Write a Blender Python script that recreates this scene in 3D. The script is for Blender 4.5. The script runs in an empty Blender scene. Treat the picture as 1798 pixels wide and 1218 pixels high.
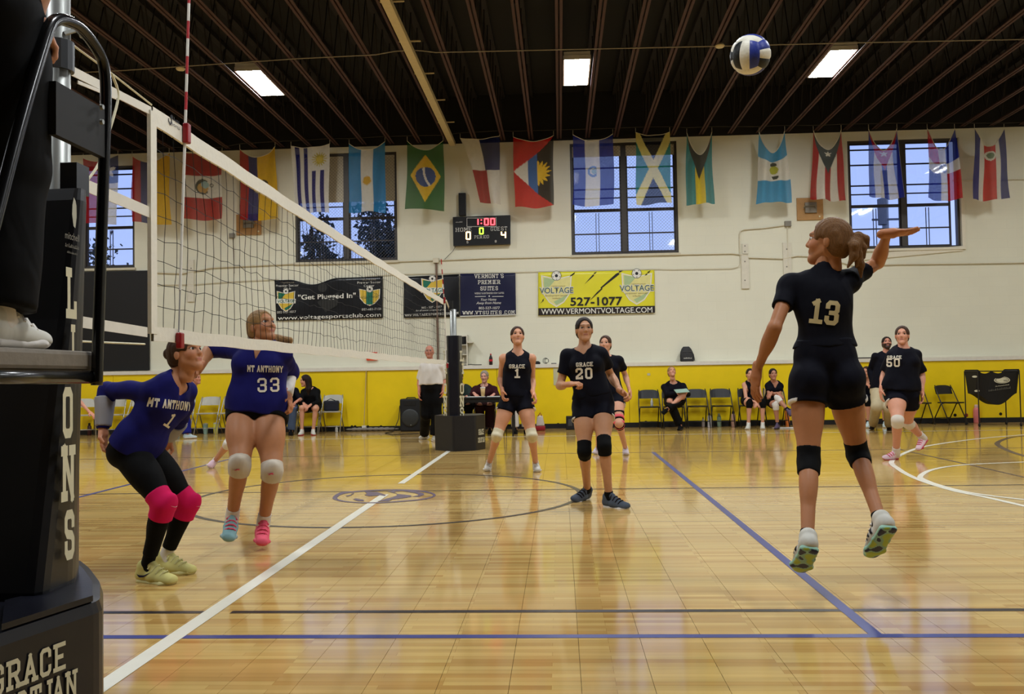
import bpy, math, random
import numpy as np
from mathutils import Vector, Matrix
from mathutils.bvhtree import BVHTree
random.seed(7); rng = np.random.default_rng(7)
S = bpy.context.scene
C = S.collection
# ------------------------------------------------------------------ camera
FPX, YAW, PITCH, ROLL = 1587.0, 0.0523, 0.0326, -0.0166
CAM = np.array([1.68, 0.0, 1.10])
def _axes():
    cy, sy, cp, sp = math.cos(YAW), math.sin(YAW), math.cos(PITCH), math.sin(PITCH)
    f = np.array([-sy*cp, cy*cp, sp]); r = np.array([cy, sy, 0.0]); u = np.cross(r, f)
    cr, sr = math.cos(ROLL), math.sin(ROLL)
    return cr*r+sr*u, -sr*r+cr*u, f
CR, CU, CF = _axes()
cd = bpy.data.cameras.new('camera'); cam = bpy.data.objects.new('camera', cd); C.objects.link(cam)
cd.sensor_width = 36.0; cd.lens = 36.0*FPX/1798.0; cd.clip_end = 300; cd.clip_start = 0.05
m = Matrix.Identity(4)
for i in range(3):
    m[i][0], m[i][1], m[i][2], m[i][3] = CR[i], CU[i], -CF[i], CAM[i]
cam.matrix_world = m
S.camera = cam
# ------------------------------------------------------------------ world and exposure
S.view_settings.view_transform = 'Standard'; S.view_settings.look = 'None'
S.view_settings.gamma = 1.0; S.view_settings.use_curve_mapping = False
S.view_settings.exposure = 0.0
w = bpy.data.worlds.new('dusk_sky'); S.world = w; w.use_nodes = True
wn = w.node_tree; bg = wn.nodes['Background']
tc = wn.nodes.new('ShaderNodeTexCoord'); sx = wn.nodes.new('ShaderNodeSeparateXYZ'); rp = wn.nodes.new('ShaderNodeValToRGB')
wn.links.new(tc.outputs['Generated'], sx.inputs[0]); wn.links.new(sx.outputs['Z'], rp.inputs[0])
rp.color_ramp.elements[0].position = 0.0; rp.color_ramp.elements[0].color = (0.46, 0.58, 1.0, 1)
rp.color_ramp.elements[1].position = 0.6; rp.color_ramp.elements[1].color = (0.30, 0.42, 0.90, 1)
wn.links.new(rp.outputs[0], bg.inputs[0]); bg.inputs[1].default_value = 1.25
S.cycles.max_bounces = 7; S.cycles.diffuse_bounces = 3; S.cycles.glossy_bounces = 3; S.cycles.transparent_max_bounces = 12
LAMP = 97.0     # emission strength of the ceiling lamps
# ------------------------------------------------------------------ pixel helpers (photo 1798 x 1218) -> world metres
def ray(x, y):
    return CF + CR*((x-899.0)/FPX) + CU*((609.0-y)/FPX)
def W(x, y, Y):                      # point seen at pixel (x,y) standing at depth Y
    d = ray(x, y); return CAM + d*((Y-CAM[1])/d[1])
def G(x, y, Z=0.0):                  # point seen at pixel (x,y) lying at height Z
    d = ray(x, y); return CAM + d*((Z-CAM[2])/d[2])
def WX(x, y, X):
    d = ray(x, y); return CAM + d*((X-CAM[0])/d[0])
# ------------------------------------------------------------------ materials
MATS = {}
def lin(c):
    return tuple(((v/12.92) if v <= 0.04045 else ((v+0.055)/1.055)**2.4) for v in (x/255.0 for x in c))
def mat(name, col=(200,200,200), rough=0.6, metal=0.0, spec=0.4, vary=0.06, scale=12.0, bump=0.0, attr=False,
        transl=0.0, transp=0.0, sheen=0.0, coat=0.0, stretch=None, distort=0.0, bdist=0.01, detail=4.0):
    if name in MATS: return MATS[name]
    m = bpy.data.materials.new(name); m.use_nodes = True; t = m.node_tree; N = t.nodes; L = t.links
    b = N['Principled BSDF']; out = N['Material Output']
    b.inputs['Roughness'].default_value = rough; b.inputs['Metallic'].default_value = metal
    b.inputs['Specular IOR Level'].default_value = spec
    if coat: b.inputs['Coat Weight'].default_value = coat; b.inputs['Coat Roughness'].default_value = 0.1
    if sheen: b.inputs['Sheen Weight'].default_value = sheen
    tcn = N.new('ShaderNodeTexCoord'); nz = N.new('ShaderNodeTexNoise'); nz.inputs['Scale'].default_value = scale
    nz.inputs['Detail'].default_value = detail
    nz.inputs['Distortion'].default_value = distort
    if stretch:
        mp = N.new('ShaderNodeMapping'); mp.inputs['Scale'].default_value = stretch; L.new(tcn.outputs['Object'], mp.inputs['Vector']); L.new(mp.outputs[0], nz.inputs['Vector'])
    else: L.new(tcn.outputs['Object'], nz.inputs['Vector'])
    hsv = N.new('ShaderNodeHueSaturation')
    mr = N.new('ShaderNodeMapRange'); mr.inputs['To Min'].default_value = 1-vary*2; mr.inputs['To Max'].default_value = 1+vary*2
    L.new(nz.outputs['Fac'], mr.inputs['Value']); L.new(mr.outputs['Result'], hsv.inputs['Value'])
    if attr:
        a = N.new('ShaderNodeAttribute'); a.attribute_name = 'Col'; L.new(a.outputs['Color'], hsv.inputs['Color'])
    else:
        hsv.inputs['Color'].default_value = (*lin(col), 1)
    L.new(hsv.outputs['Color'], b.inputs['Base Color'])
    if bump:
        bp = N.new('ShaderNodeBump'); bp.inputs['Strength'].default_value = bump; bp.inputs['Distance'].default_value = bdist
        L.new(nz.outputs['Fac'], bp.inputs['Height']); L.new(bp.outputs['Normal'], b.inputs['Normal'])
    last = b.outputs[0]
    if transl:
        tr = N.new('ShaderNodeBsdfTranslucent'); L.new(hsv.outputs['Color'], tr.inputs['Color'])
        mx = N.new('ShaderNodeMixShader'); mx.inputs[0].default_value = transl
        L.new(last, mx.inputs[1]); L.new(tr.outputs[0], mx.inputs[2]); last = mx.outputs[0]
    if transp:
        tp = N.new('ShaderNodeBsdfTransparent'); mx = N.new('ShaderNodeMixShader'); mx.inputs[0].default_value = transp
        L.new(last, mx.inputs[1]); L.new(tp.outputs[0], mx.inputs[2]); last = mx.outputs[0]
    L.new(last, out.inputs['Surface'])
    MATS[name] = m; return m
def emit(name, col, strength):
    if name in MATS: return MATS[name]
    m = bpy.data.materials.new(name); m.use_nodes = True; t = m.node_tree
    b = t.nodes['Principled BSDF']; b.inputs['Base Color'].default_value = (0.05, 0.05, 0.05, 1)
    b.inputs['Emission Color'].default_value = (*lin(col), 1); b.inputs['Emission Strength'].default_value = strength
    MATS[name] = m; return m
# ------------------------------------------------------------------ mesh helpers
WROOT = {}          # things whose parts are given in world metres
def adopt(o, parent):
    o.parent = parent
    if parent is not None and parent.name in WROOT: o.matrix_parent_inverse = WROOT[parent.name]
class MB:
    def __init__(s): s.v = []; s.f = []; s.mi = []
    def face(s, pts, mi=0):
        n = len(s.v); s.v += [tuple(map(float, p)) for p in pts]; s.f.append(tuple(range(n, n+len(pts)))); s.mi.append(mi)
    def box(s, lo, hi, mi=0, M=None):
        x0, y0, z0 = lo; x1, y1, z1 = hi
        P = [(x0,y0,z0),(x1,y0,z0),(x1,y1,z0),(x0,y1,z0),(x0,y0,z1),(x1,y0,z1),(x1,y1,z1),(x0,y1,z1)]
        if M is not None: P = [tuple(M @ Vector(p)) for p in P]
        n = len(s.v); s.v += [tuple(map(float, p)) for p in P]
        for q in ((0,3,2,1),(4,5,6,7),(0,1,5,4),(1,2,6,5),(2,3,7,6),(3,0,4,7)):
            s.f.append(tuple(n+i for i in q)); s.mi.append(mi)
        return s
    def tube(s, pts, r, seg=6, mi=0, cap=True, flat=1.0):
        P = [np.array(p, float) for p in pts]; k = len(P); rr = r if hasattr(r, '__len__') else [r]*k
        n0 = len(s.v); prev = None
        for i, p in enumerate(P):
            t = (P[min(i+1, k-1)]-P[max(i-1, 0)]); t = t/(np.linalg.norm(t)+1e-12)
            if prev is None:
                a = np.array([0,0,1.0]) if abs(t[2]) < 0.9 else np.array([1.0,0,0]); e = np.cross(t, a)
            else: e = prev-t*(prev@t)
            e /= np.linalg.norm(e)+1e-12; prev = e; g = np.cross(t, e)
            for j in range(seg):
                th = 2*math.pi*(j+0.5)/seg
                s.v.append(tuple(p+(e*math.cos(th)+g*math.sin(th)*flat)*rr[i]))
        for i in range(k-1):
            for j in range(seg):
                a = n0+i*seg+j; b = n0+i*seg+(j+1) % seg
                s.f.append((a, b, b+seg, a+seg)); s.mi.append(mi)
        if cap:
            s.f.append(tuple(n0+j for j in reversed(range(seg)))); s.mi.append(mi)
            s.f.append(tuple(n0+(k-1)*seg+j for j in range(seg))); s.mi.append(mi)
        return s
    def lathe(s, prof, seg=20, mi=0, M=None, cap=True):
        n0 = len(s.v)
        for (r, z) in prof:
            for j in range(seg):
                th = 2*math.pi*j/seg; p = (r*math.cos(th), r*math.sin(th), z)
                s.v.append(tuple(M @ Vector(p)) if M is not None else p)
        for i in range(len(prof)-1):
            for j in range(seg):
                a = n0+i*seg+j; b = n0+i*seg+(j+1) % seg
                s.f.append((a, b, b+seg, a+seg)); s.mi.append(mi)
        if cap:
            s.f.append(tuple(n0+j for j in reversed(range(seg)))); s.mi.append(mi)
            s.f.append(tuple(n0+(len(prof)-1)*seg+j for j in range(seg))); s.mi.append(mi)
        return s
    def prism(s, poly, lo, hi, mi=0, axis='z', M=None):    # extruded 2-d outline
        def P(a, b, c):
            p = {'z': (a, b, c), 'y': (a, c, b), 'x': (c, a, b)}[axis]
            return tuple(M @ Vector(p)) if M is not None else p
        k = len(poly); n = len(s.v)
        s.v += [P(a, b, lo) for a, b in poly]+[P(a, b, hi) for a, b in poly]
        s.f.append(tuple(n+i for i in reversed(range(k)))); s.f.append(tuple(n+k+i for i in range(k))); s.mi += [mi, mi]
        for i in range(k):
            j = (i+1) % k; s.f.append((n+i, n+j, n+k+j, n+k+i)); s.mi.append(mi)
        return s
    def build(s, name, mats, parent=None, smooth=False, bevel=0.0):
        me = bpy.data.meshes.new(name); me.from_pydata(s.v, [], s.f)
        for mm in (mats if isinstance(mats, (list, tuple)) else [mats]): me.materials.append(mm)
        if any(s.mi): me.polygons.foreach_set('material_index', s.mi)
        if smooth: me.polygons.foreach_set('use_smooth', [True]*len(s.f))
        me.update()
        o = bpy.data.objects.new(name, me); C.objects.link(o)
        if parent is not None: adopt(o, parent)
        if bevel:
            bv = o.modifiers.new('bevel', 'BEVEL'); bv.width = bevel; bv.segments = 2; bv.limit_method = 'ANGLE'
        return o
def tag(o, label=None, cat=None, group=None, kind=None):
    if label: o['label'] = label
    if cat: o['category'] = cat
    if group: o['group'] = group
    if kind: o['kind'] = kind
    return o
def empty(name, loc=(0,0,0), rz=0.0):
    o = bpy.data.objects.new(name, None); C.objects.link(o); o.location = tuple(map(float, loc)); o.rotation_euler = (0, 0, rz)
    o.empty_display_size = 0.1
    return o
def thing(name, label, cat, loc=(0,0,0), rz=0.0, group=None):
    return tag(empty(name, loc, rz), label, cat, group)
def wthing(name, label, cat, loc=(0,0,0), group=None):
    o = thing(name, label, cat, loc, 0.0, group); WROOT[o.name] = Matrix.Translation(-Vector(o.location)); return o
def kids(o): return [c for c in C.objects if c.parent == o]
def copy_tree(o, parent=None):
    c = o.copy(); C.objects.link(c); c.parent = parent
    for ch in kids(o): copy_tree(ch, c)
    return c
def rect_frame(mb, x0, x1, z0, z1, y0, y1, t, mi=0):
    mb.box((x0,y0,z0),(x1,y1,z0+t),mi); mb.box((x0,y0,z1-t),(x1,y1,z1),mi)
    mb.box((x0,y0,z0+t),(x0+t,y1,z1-t),mi); mb.box((x1-t,y0,z0+t),(x1,y1,z1-t),mi)
# ------------------------------------------------------------------ lettering
_ST = {  # centre-line strokes in a box 0.7 wide, 1 high
 'A': [[(.08,.06),(.35,.92),(.62,.06)],[(.2,.35),(.5,.35)]],
 'B': [[(.1,.06),(.1,.94),(.5,.94),(.6,.84),(.6,.62),(.5,.52),(.1,.52)],[(.5,.52),(.6,.42),(.6,.16),(.5,.06),(.1,.06)]],
 'C': [[(.6,.72),(.6,.84),(.5,.94),(.2,.94),(.1,.84),(.1,.16),(.2,.06),(.5,.06),(.6,.16),(.6,.28)]],
 'D': [[(.1,.06),(.1,.94),(.48,.94),(.6,.82),(.6,.18),(.48,.06),(.1,.06)]],
 'E': [[(.6,.94),(.1,.94),(.1,.06),(.6,.06)],[(.1,.5),(.45,.5)]],
 'F': [[(.6,.94),(.1,.94),(.1,.06)],[(.1,.5),(.45,.5)]],
 'G': [[(.6,.74),(.6,.84),(.5,.94),(.2,.94),(.1,.84),(.1,.16),(.2,.06),(.5,.06),(.6,.16),(.6,.45),(.4,.45)]],
 'H': [[(.1,.06),(.1,.94)],[(.6,.06),(.6,.94)],[(.1,.5),(.6,.5)]],
 'I': [[(.35,.06),(.35,.94)]],
 'L': [[(.15,.94),(.15,.06),(.6,.06),(.6,.24)]],
 'M': [[(.08,.06),(.08,.94),(.35,.4),(.62,.94),(.62,.06)]],
 'N': [[(.1,.06),(.1,.94),(.6,.06),(.6,.94)]],
 'O': [[(.2,.06),(.5,.06),(.6,.16),(.6,.84),(.5,.94),(.2,.94),(.1,.84),(.1,.16),(.2,.06)]],
 'P': [[(.1,.06),(.1,.94),(.5,.94),(.6,.84),(.6,.58),(.5,.48),(.1,.48)]],
 'R': [[(.1,.06),(.1,.94),(.5,.94),(.6,.84),(.6,.6),(.5,.5),(.1,.5)],[(.38,.5),(.62,.06)]],
 'S': [[(.6,.74),(.6,.84),(.5,.94),(.2,.94),(.1,.84),(.1,.62),(.2,.52),(.5,.48),(.6,.38),(.6,.16),(.5,.06),(.2,.06),(.1,.16),(.1,.28)]],
 'T': [[(.35,.06),(.35,.94)],[(.06,.76),(.06,.94),(.64,.94),(.64,.76)]],
 'U': [[(.1,.94),(.1,.16),(.2,.06),(.5,.06),(.6,.16),(.6,.94)]],
 'V': [[(.08,.94),(.35,.06),(.62,.94)]],
 'W': [[(.02,.94),(.18,.06),(.35,.7),(.52,.06),(.68,.94)]],
 'Y': [[(.06,.94),(.35,.48),(.64,.94)],[(.35,.48),(.35,.06)]],
 '0': [[(.2,.06),(.5,.06),(.6,.16),(.6,.84),(.5,.94),(.2,.94),(.1,.84),(.1,.16),(.2,.06)]],
 '1': [[(.2,.86),(.35,.94),(.35,.06)],[(.12,.06),(.58,.06)]],
 '2': [[(.1,.72),(.1,.84),(.2,.94),(.5,.94),(.6,.84),(.6,.6),(.1,.2),(.1,.06),(.6,.06),(.6,.2)]],
 '3': [[(.1,.76),(.1,.84),(.2,.94),(.5,.94),(.6,.84),(.6,.6),(.5,.5),(.3,.5)],[(.5,.5),(.6,.4),(.6,.16),(.5,.06),(.2,.06),(.1,.16),(.1,.26)]],
 '4': [[(.48,.06),(.48,.94),(.06,.32),(.66,.32)]],
 '5': [[(.58,.94),(.12,.94),(.12,.54),(.5,.54),(.6,.44),(.6,.16),(.5,.06),(.2,.06),(.1,.16),(.1,.26)]],
 '7': [[(.1,.8),(.1,.94),(.6,.94),(.32,.06)]],
 '8': [[(.2,.5),(.1,.4),(.1,.16),(.2,.06),(.5,.06),(.6,.16),(.6,.4),(.5,.5),(.2,.5),(.1,.6),(.1,.84),(.2,.94),(.5,.94),(.6,.84),(.6,.6),(.5,.5)]],
 '6': [[(.58,.84),(.5,.94),(.2,.94),(.1,.84),(.1,.16),(.2,.06),(.5,.06),(.6,.16),(.6,.42),(.5,.52),(.1,.52)]],
 '-': [[(.15,.48),(.55,.48)]], '.': [[(.3,.06),(.4,.06)]], "'": [[(.35,.94),(.35,.78)]], ':': [[(.35,.3),(.35,.36)],[(.35,.66),(.35,.72)]],
}
_SERIF = {'A':[(.08,.06),(.62,.06)],'H':[(.1,.06),(.1,.94),(.6,.06),(.6,.94)],'I':[(.35,.06),(.35,.94)],'L':[(.15,.94),(.15,.06)],
 'M':[(.08,.06),(.62,.06),(.08,.94),(.62,.94)],'N':[(.1,.06),(.1,.94),(.6,.94)],'P':[(.1,.06),(.1,.94)],'R':[(.1,.06),(.1,.94),(.62,.06)],
 'T':[(.35,.06)],'U':[(.1,.94),(.6,.94)],'V':[(.08,.94),(.62,.94)],'W':[(.02,.94),(.68,.94)],'Y':[(.06,.94),(.64,.94),(.35,.06)],
 'E':[(.1,.94),(.1,.06)],'D':[(.1,.94),(.1,.06)],'F':[(.1,.94),(.1,.06)]}
def stroke_text(text, height, weight=0.17, serif=True, xs=1.0, adv=0.84, step=0.25):
    """2-d quads (list of 4 points) of a line of block letters, centred at 0,0."""
    Q = []; x = 0.0
    def seg(p, q, ox, e0=None, e1=None):
        p = np.array(p)*[xs, 1]; q = np.array(q)*[xs, 1]; d = q-p; l = np.linalg.norm(d); d = d/(l+1e-9); n = np.array([-d[1], d[0]])
        h = weight/2; p = p-d*(h if e0 is None else e0); q = q+d*(h if e1 is None else e1); k = max(1, int((l+weight)/step))
        for i in range(k):
            a = p+(q-p)*i/k; b = p+(q-p)*(i+1)/k
            Q.append([a-n*h+[ox,0], b-n*h+[ox,0], b+n*h+[ox,0], a+n*h+[ox,0]])
    def joint(a, b, c):
        a, b, c = [np.array(v)*[xs, 1] for v in (a, b, c)]; u = (b-a)/(np.linalg.norm(b-a)+1e-9); v = (c-b)/(np.linalg.norm(c-b)+1e-9)
        th = math.acos(max(-1, min(1, float(u@v)))); return min(weight*.6, weight/2*math.tan(th/2))
    def poly(pl, ox):
        closed = pl[0] == pl[-1]; n = len(pl)
        for i in range(n-1):
            e0 = joint(pl[i-1], pl[i], pl[i+1]) if i > 0 else (joint(pl[-2], pl[0], pl[1]) if closed else None)
            e1 = joint(pl[i], pl[i+1], pl[i+2]) if i < n-2 else (joint(pl[-2], pl[-1], pl[1]) if closed else None)
            seg(pl[i], pl[i+1], ox, e0, e1)
    for ch in text:
        if ch == ' ': x += 0.5*xs; continue
        for pl in _ST.get(ch, []):
            poly(pl, x)
        if serif:
            for (sx_, sz) in _SERIF.get(ch, []): seg((sx_-.11, sz), (sx_+.11, sz), x)
        x += {'I': .5, '.': .45, "'": .4, ':': .5, '1': .72}.get(ch, adv)*xs+weight*0.35
    w_ = x-0.14*xs
    return [[(p-np.array([w_/2, .5]))*height for p in q] for q in Q]
def letters_on_plane(name, text, height, origin, right, up, m_, parent, off=None, slant=0.0, thick=0.0, **kw):
    o3 = np.array(origin, float); r3 = np.array(right, float); u3 = np.array(up, float)
    if off is not None: o3 = o3+np.array(off)
    nrm = np.cross(r3, u3); nrm = nrm/(np.linalg.norm(nrm)+1e-9)
    mb = MB()
    for i, q in enumerate(stroke_text(text, height, **kw)):
        mb.face([o3+r3*(p[0]+slant*p[1])+u3*p[1]+nrm*i*0.00003 for p in q])
    return mb.build(name, m_, parent)
def font_text(name, text, height, origin, right, up, m_, parent, width=None, bold=0.0, align='CENTER', shear=0.0):
    """flat printed lettering in the built-in sans face; height is the capital height"""
    cu = bpy.data.curves.new(name, 'FONT'); cu.body = text; cu.size = 1.0; cu.align_x = 'LEFT'; cu.resolution_u = 3; cu.shear = shear
    cu.offset = bold
    ob = bpy.data.objects.new('tmp', cu); C.objects.link(ob)
    me = bpy.data.meshes.new_from_object(ob.evaluated_get(bpy.context.evaluated_depsgraph_get()))
    C.objects.unlink(ob); bpy.data.objects.remove(ob); bpy.data.curves.remove(cu)
    n = len(me.vertices); co = np.empty(n*3); me.vertices.foreach_get('co', co); co = co.reshape(-1, 3)
    if n == 0: return None
    x0, x1 = co[:, 0].min(), co[:, 0].max()
    s = height/0.7; sxx = s if width is None else width/(x1-x0)
    cx = {'CENTER': (x0+x1)/2, 'LEFT': x0, 'RIGHT': x1}[align]
    o3 = np.array(origin, float); r3 = np.array(right, float); u3 = np.array(up, float)
    P = o3+np.outer((co[:, 0]-cx)*sxx, r3)+np.outer((co[:, 1]-0.35)*s, u3)
    me.vertices.foreach_set('co', P.ravel()); me.name = name; me.materials.clear(); me.materials.append(m_); me.update()
    ob = bpy.data.objects.new(name, me); C.objects.link(ob); adopt(ob, parent)
    return ob
def spline3(pts, per=6):
    P = [np.array(p, float) for p in pts]; n = len(P); out = []
    for i in range(n-1):
        a, b, c, d = P[max(i-1, 0)], P[i], P[i+1], P[min(i+2, n-1)]
        for k in range(per):
            t = k/per; out.append(0.5*((2*b)+(c-a)*t+(2*a-5*b+4*c-d)*t*t+(-a+3*b-3*c+d)*t**3))
    return out+[P[-1]]
XR, ZU = np.array([1.0,0,0]), np.array([0,0,1.0])

def squiggle(name, origin, right, up, width, height, m_, parent, n=14, seed=0, th=None):
    """small print too soft to read in the photo: a run of short uneven strokes"""
    g_ = np.random.default_rng(seed); o3 = np.array(origin, float); r3 = np.array(right, float); u3 = np.array(up, float); mb = MB(); th = th or height*.28
    x = -width/2; st = width/n
    for i in range(n):
        h_ = height*g_.uniform(.5, 1.0); a = o3+r3*(x+st*.1)-u3*height*.5; w_ = st*g_.uniform(.55, .95)
        mb.face([a, a+r3*w_, a+r3*w_+u3*th, a+u3*th]); k = a+r3*w_*g_.uniform(0, .5)
        mb.face([k, k+r3*st*.3, k+r3*st*.38+u3*h_, k+r3*st*.08+u3*h_]); x += st
    return mb.build(name, m_, parent)
# ================================================================== the setting
WALL, LEDGE = 19.2, 18.97
ZL = 1.274
def plain_mats():
    mat('white_paint', (226,219,198), 0.55, bump=0.15, scale=30, vary=0.03)
plain_mats()
# --- painted block wall: shallow block joints as relief
def block_wall(name, col):
    m_ = bpy.data.materials.new(name); m_.use_nodes = True; t = m_.node_tree; N = t.nodes; L = t.links
    b = N['Principled BSDF']; b.inputs['Roughness'].default_value = 0.55; b.inputs['Specular IOR Level'].default_value = 0.3
    g = N.new('ShaderNodeNewGeometry'); sp = N.new('ShaderNodeSeparateXYZ'); cb = N.new('ShaderNodeCombineXYZ')
    ad = N.new('ShaderNodeMath'); ad.operation = 'ADD'
    L.new(g.outputs['Position'], sp.inputs[0]); L.new(sp.outputs['X'], ad.inputs[0]); L.new(sp.outputs['Y'], ad.inputs[1])
    L.new(ad.outputs[0], cb.inputs[0]); L.new(sp.outputs['Z'], cb.inputs[1])
    br = N.new('ShaderNodeTexBrick'); br.inputs['Scale'].default_value = 1.0; br.inputs['Brick Width'].default_value = 0.4; br.inputs['Row Height'].default_value = 0.2
    br.inputs['Mortar Size'].default_value = 0.006; br.inputs['Mortar Smooth'].default_value = 0.6
    c = lin(col); br.inputs['Color1'].default_value = (*c, 1); br.inputs['Color2'].default_value = (*[v*0.985 for v in c], 1)
    br.inputs['Mortar'].default_value = (*[v*0.97 for v in c], 1)
    L.new(cb.outputs[0], br.inputs['Vector'])
    nz = N.new('ShaderNodeTexNoise'); nz.inputs['Scale'].default_value = 0.7; nz.inputs['Detail'].default_value = 6
    L.new(g.outputs['Position'], nz.inputs['Vector'])
    mr = N.new('ShaderNodeMapRange'); mr.inputs['To Min'].default_value = 0.9; mr.inputs['To Max'].default_value = 1.06
    L.new(nz.outputs['Fac'], mr.inputs['Value'])
    h = N.new('ShaderNodeHueSaturation'); L.new(br.outputs['Color'], h.inputs['Color']); L.new(mr.outputs[0], h.inputs['Value'])
    L.new(h.outputs[0], b.inputs['Base Color'])
    bp = N.new('ShaderNodeBump'); bp.inputs['Strength'].default_value = 0.14; bp.inputs['Distance'].default_value = 0.006; bp.invert = True
    L.new(br.outputs['Fac'], bp.inputs['Height']); L.new(bp.outputs[0], b.inputs['Normal'])
    MATS[name] = m_; return m_
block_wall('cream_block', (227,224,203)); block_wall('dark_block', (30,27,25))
# --- floor: printed wood-strip court panels with open seams
def floor_mat():
    m_ = bpy.data.materials.new('wood_strip_court'); m_.use_nodes = True; t = m_.node_tree; N = t.nodes; L = t.links
    b = N['Principled BSDF']; b.inputs['Roughness'].default_value = 0.1; b.inputs['Specular IOR Level'].default_value = 0.75
    g = N.new('ShaderNodeNewGeometry')
    br = N.new('ShaderNodeTexBrick'); br.inputs['Scale'].default_value = 1.0; br.inputs['Brick Width'].default_value = 0.62; br.inputs['Row Height'].default_value = 0.0428
    br.inputs['Mortar Size'].default_value = 0.0012; br.inputs['Mortar Smooth'].default_value = 1.0; br.offset = 0.37; br.offset_frequency = 3
    br.inputs['Color1'].default_value = (*lin((204,170,102)), 1); br.inputs['Color2'].default_value = (*lin((172,126,64)), 1)
    br.inputs['Mortar'].default_value = (*lin((154,114,58)), 1); br.inputs['Bias'].default_value = -0.25
    L.new(g.outputs['Position'], br.inputs['Vector'])
    mp = N.new('ShaderNodeMapping'); mp.inputs['Scale'].default_value = (1.5, 28.0, 1.0); L.new(g.outputs['Position'], mp.inputs['Vector'])
    nz = N.new('ShaderNodeTexNoise'); nz.inputs['Scale'].default_value = 1.0; nz.inputs['Detail'].default_value = 5; L.new(mp.outputs[0], nz.inputs['Vector'])
    mp2 = N.new('ShaderNodeMapping'); mp2.inputs['Scale'].default_value = (0.55, 5.0, 1.0); L.new(g.outputs['Position'], mp2.inputs['Vector'])
    n2 = N.new('ShaderNodeTexNoise'); n2.inputs['Scale'].default_value = 1.0; n2.inputs['Detail'].default_value = 3; L.new(mp2.outputs[0], n2.inputs['Vector'])
    mr = N.new('ShaderNodeMapRange'); mr.inputs['To Min'].default_value = 0.78; mr.inputs['To Max'].default_value = 1.2; L.new(nz.outputs['Fac'], mr.inputs['Value'])
    mr2 = N.new('ShaderNodeMapRange'); mr2.inputs['To Min'].default_value = 0.72; mr2.inputs['To Max'].default_value = 1.25; L.new(n2.outputs['Fac'], mr2.inputs['Value'])
    mu = N.new('ShaderNodeMath'); mu.operation = 'MULTIPLY'; L.new(mr.outputs[0], mu.inputs[0]); L.new(mr2.outputs[0], mu.inputs[1])
    h = N.new('ShaderNodeHueSaturation'); L.new(br.outputs['Color'], h.inputs['Color']); L.new(mu.outputs[0], h.inputs['Value'])
    L.new(h.outputs[0], b.inputs['Base Color'])
    rr = N.new('ShaderNodeMapRange'); rr.inputs['To Min'].default_value = 0.05; rr.inputs['To Max'].default_value = 0.15; L.new(n2.outputs['Fac'], rr.inputs['Value'])
    L.new(rr.outputs[0], b.inputs['Roughness'])
    bp = N.new('ShaderNodeBump'); bp.inputs['Strength'].default_value = 0.03; bp.inputs['Distance'].default_value = 0.004
    L.new(nz.outputs['Fac'], bp.inputs['Height']); L.new(bp.outputs[0], b.inputs['Normal'])
    MATS['court'] = m_; return m_
floor_mat()
XMIN, XMAX, YMIN = -13.0, 14.5, -5.0
fl = MB().box((XMIN, YMIN, -0.12), (XMAX, WALL+0.3, -0.012)).build('floor', mat('seam_dark', (60,42,26), 0.8))
tag(fl, 'glossy wood-strip sports floor with painted court lines', None, None, 'structure')
PW = 0.2566; xs0 = W(1015, 1120, 3.86)[0]
k0 = int(math.floor((XMIN-xs0)/PW))+1; k1 = int((XMAX-xs0)/PW)
pm = None
for k in range(k0, k1):
    if pm is None:
        o = MB().box((0.0008, YMIN, -0.012), (PW-0.0008, LEDGE, 0.0)).build('floor_panel', MATS['court'], fl); pm = o.data
    else:
        o = bpy.data.objects.new('floor_panel', pm); C.objects.link(o); o.parent = fl
    o.location = (xs0+k*PW, 0, 0)
# --- court lines, thin paint on the panels
def ribbon(name, pts, width, m_, z=0.0012, closed=False):
    P = [np.array(p[:2], float) for p in pts]; mb = MB(); n = len(P); L_, R_ = [], []
    for i in range(n):
        a = P[(i-1) % n] if (closed or i > 0) else P[i]; b = P[(i+1) % n] if (closed or i < n-1) else P[i]
        d = b-a; d = d/(np.linalg.norm(d)+1e-9); nn = np.array([-d[1], d[0]])*width/2
        L_.append(P[i]+nn); R_.append(P[i]-nn)
    for i in range(n if closed else n-1):
        j = (i+1) % n
        mb.face([(*R_[i], z), (*R_[j], z), (*L_[j], z), (*L_[i], z)])
    o = mb.build(name, m_, fl); return o
def spline(pts, per=10, closed=False):
    P = [np.array(p[:2], float) for p in pts]; n = len(P); out = []
    for i in range(n if closed else n-1):
        g = lambda j: P[j % n] if closed else P[min(max(j, 0), n-1)]
        a, b, c, d = g(i-1), g(i), g(i+1), g(i+2)
        for k in range(per):
            t = k/per; out.append(0.5*((2*b)+(c-a)*t+(2*a-5*b+4*c-d)*t*t+(-a+3*b-3*c+d)*t**3))
    if not closed: out.append(P[-1])
    return out
lw = mat('line_white', (226,222,205), 0.3, vary=0.03); lb = mat('line_blue', (52,62,128), 0.3, vary=0.04)
lk = mat('line_black', (38,32,36), 0.3, vary=0.05); lbr = mat('line_brown', (84,62,44), 0.35, vary=0.05)
Y0 = 3.86
ribbon('court_line', [(-12.5, Y0), (14, Y0)], 0.05, lb)
ribbon('court_line', [(-12.5, Y0+9), (14, Y0+9)], 0.045, lbr, 0.0010)
ribbon('court_line', [(2.975, Y0-.02), (2.975, Y0+9.03)], 0.055, lb, 0.0014)
ribbon('court_line', [(-3, Y0), (-3, Y0+9)], 0.05, lb, 0.0014)
ribbon('court_line', [(0, -3), (0, 8.55)], 0.078, lw, 0.0018)
ribbon('court_line', [(0, 9.42), (0, 14.0)], 0.07, lw, 0.0018)
yk = G(900, 1073)[1]; xa = W(362, 1069, yk)[0]; xb_ = W(406, 1069, yk)[0]
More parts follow.
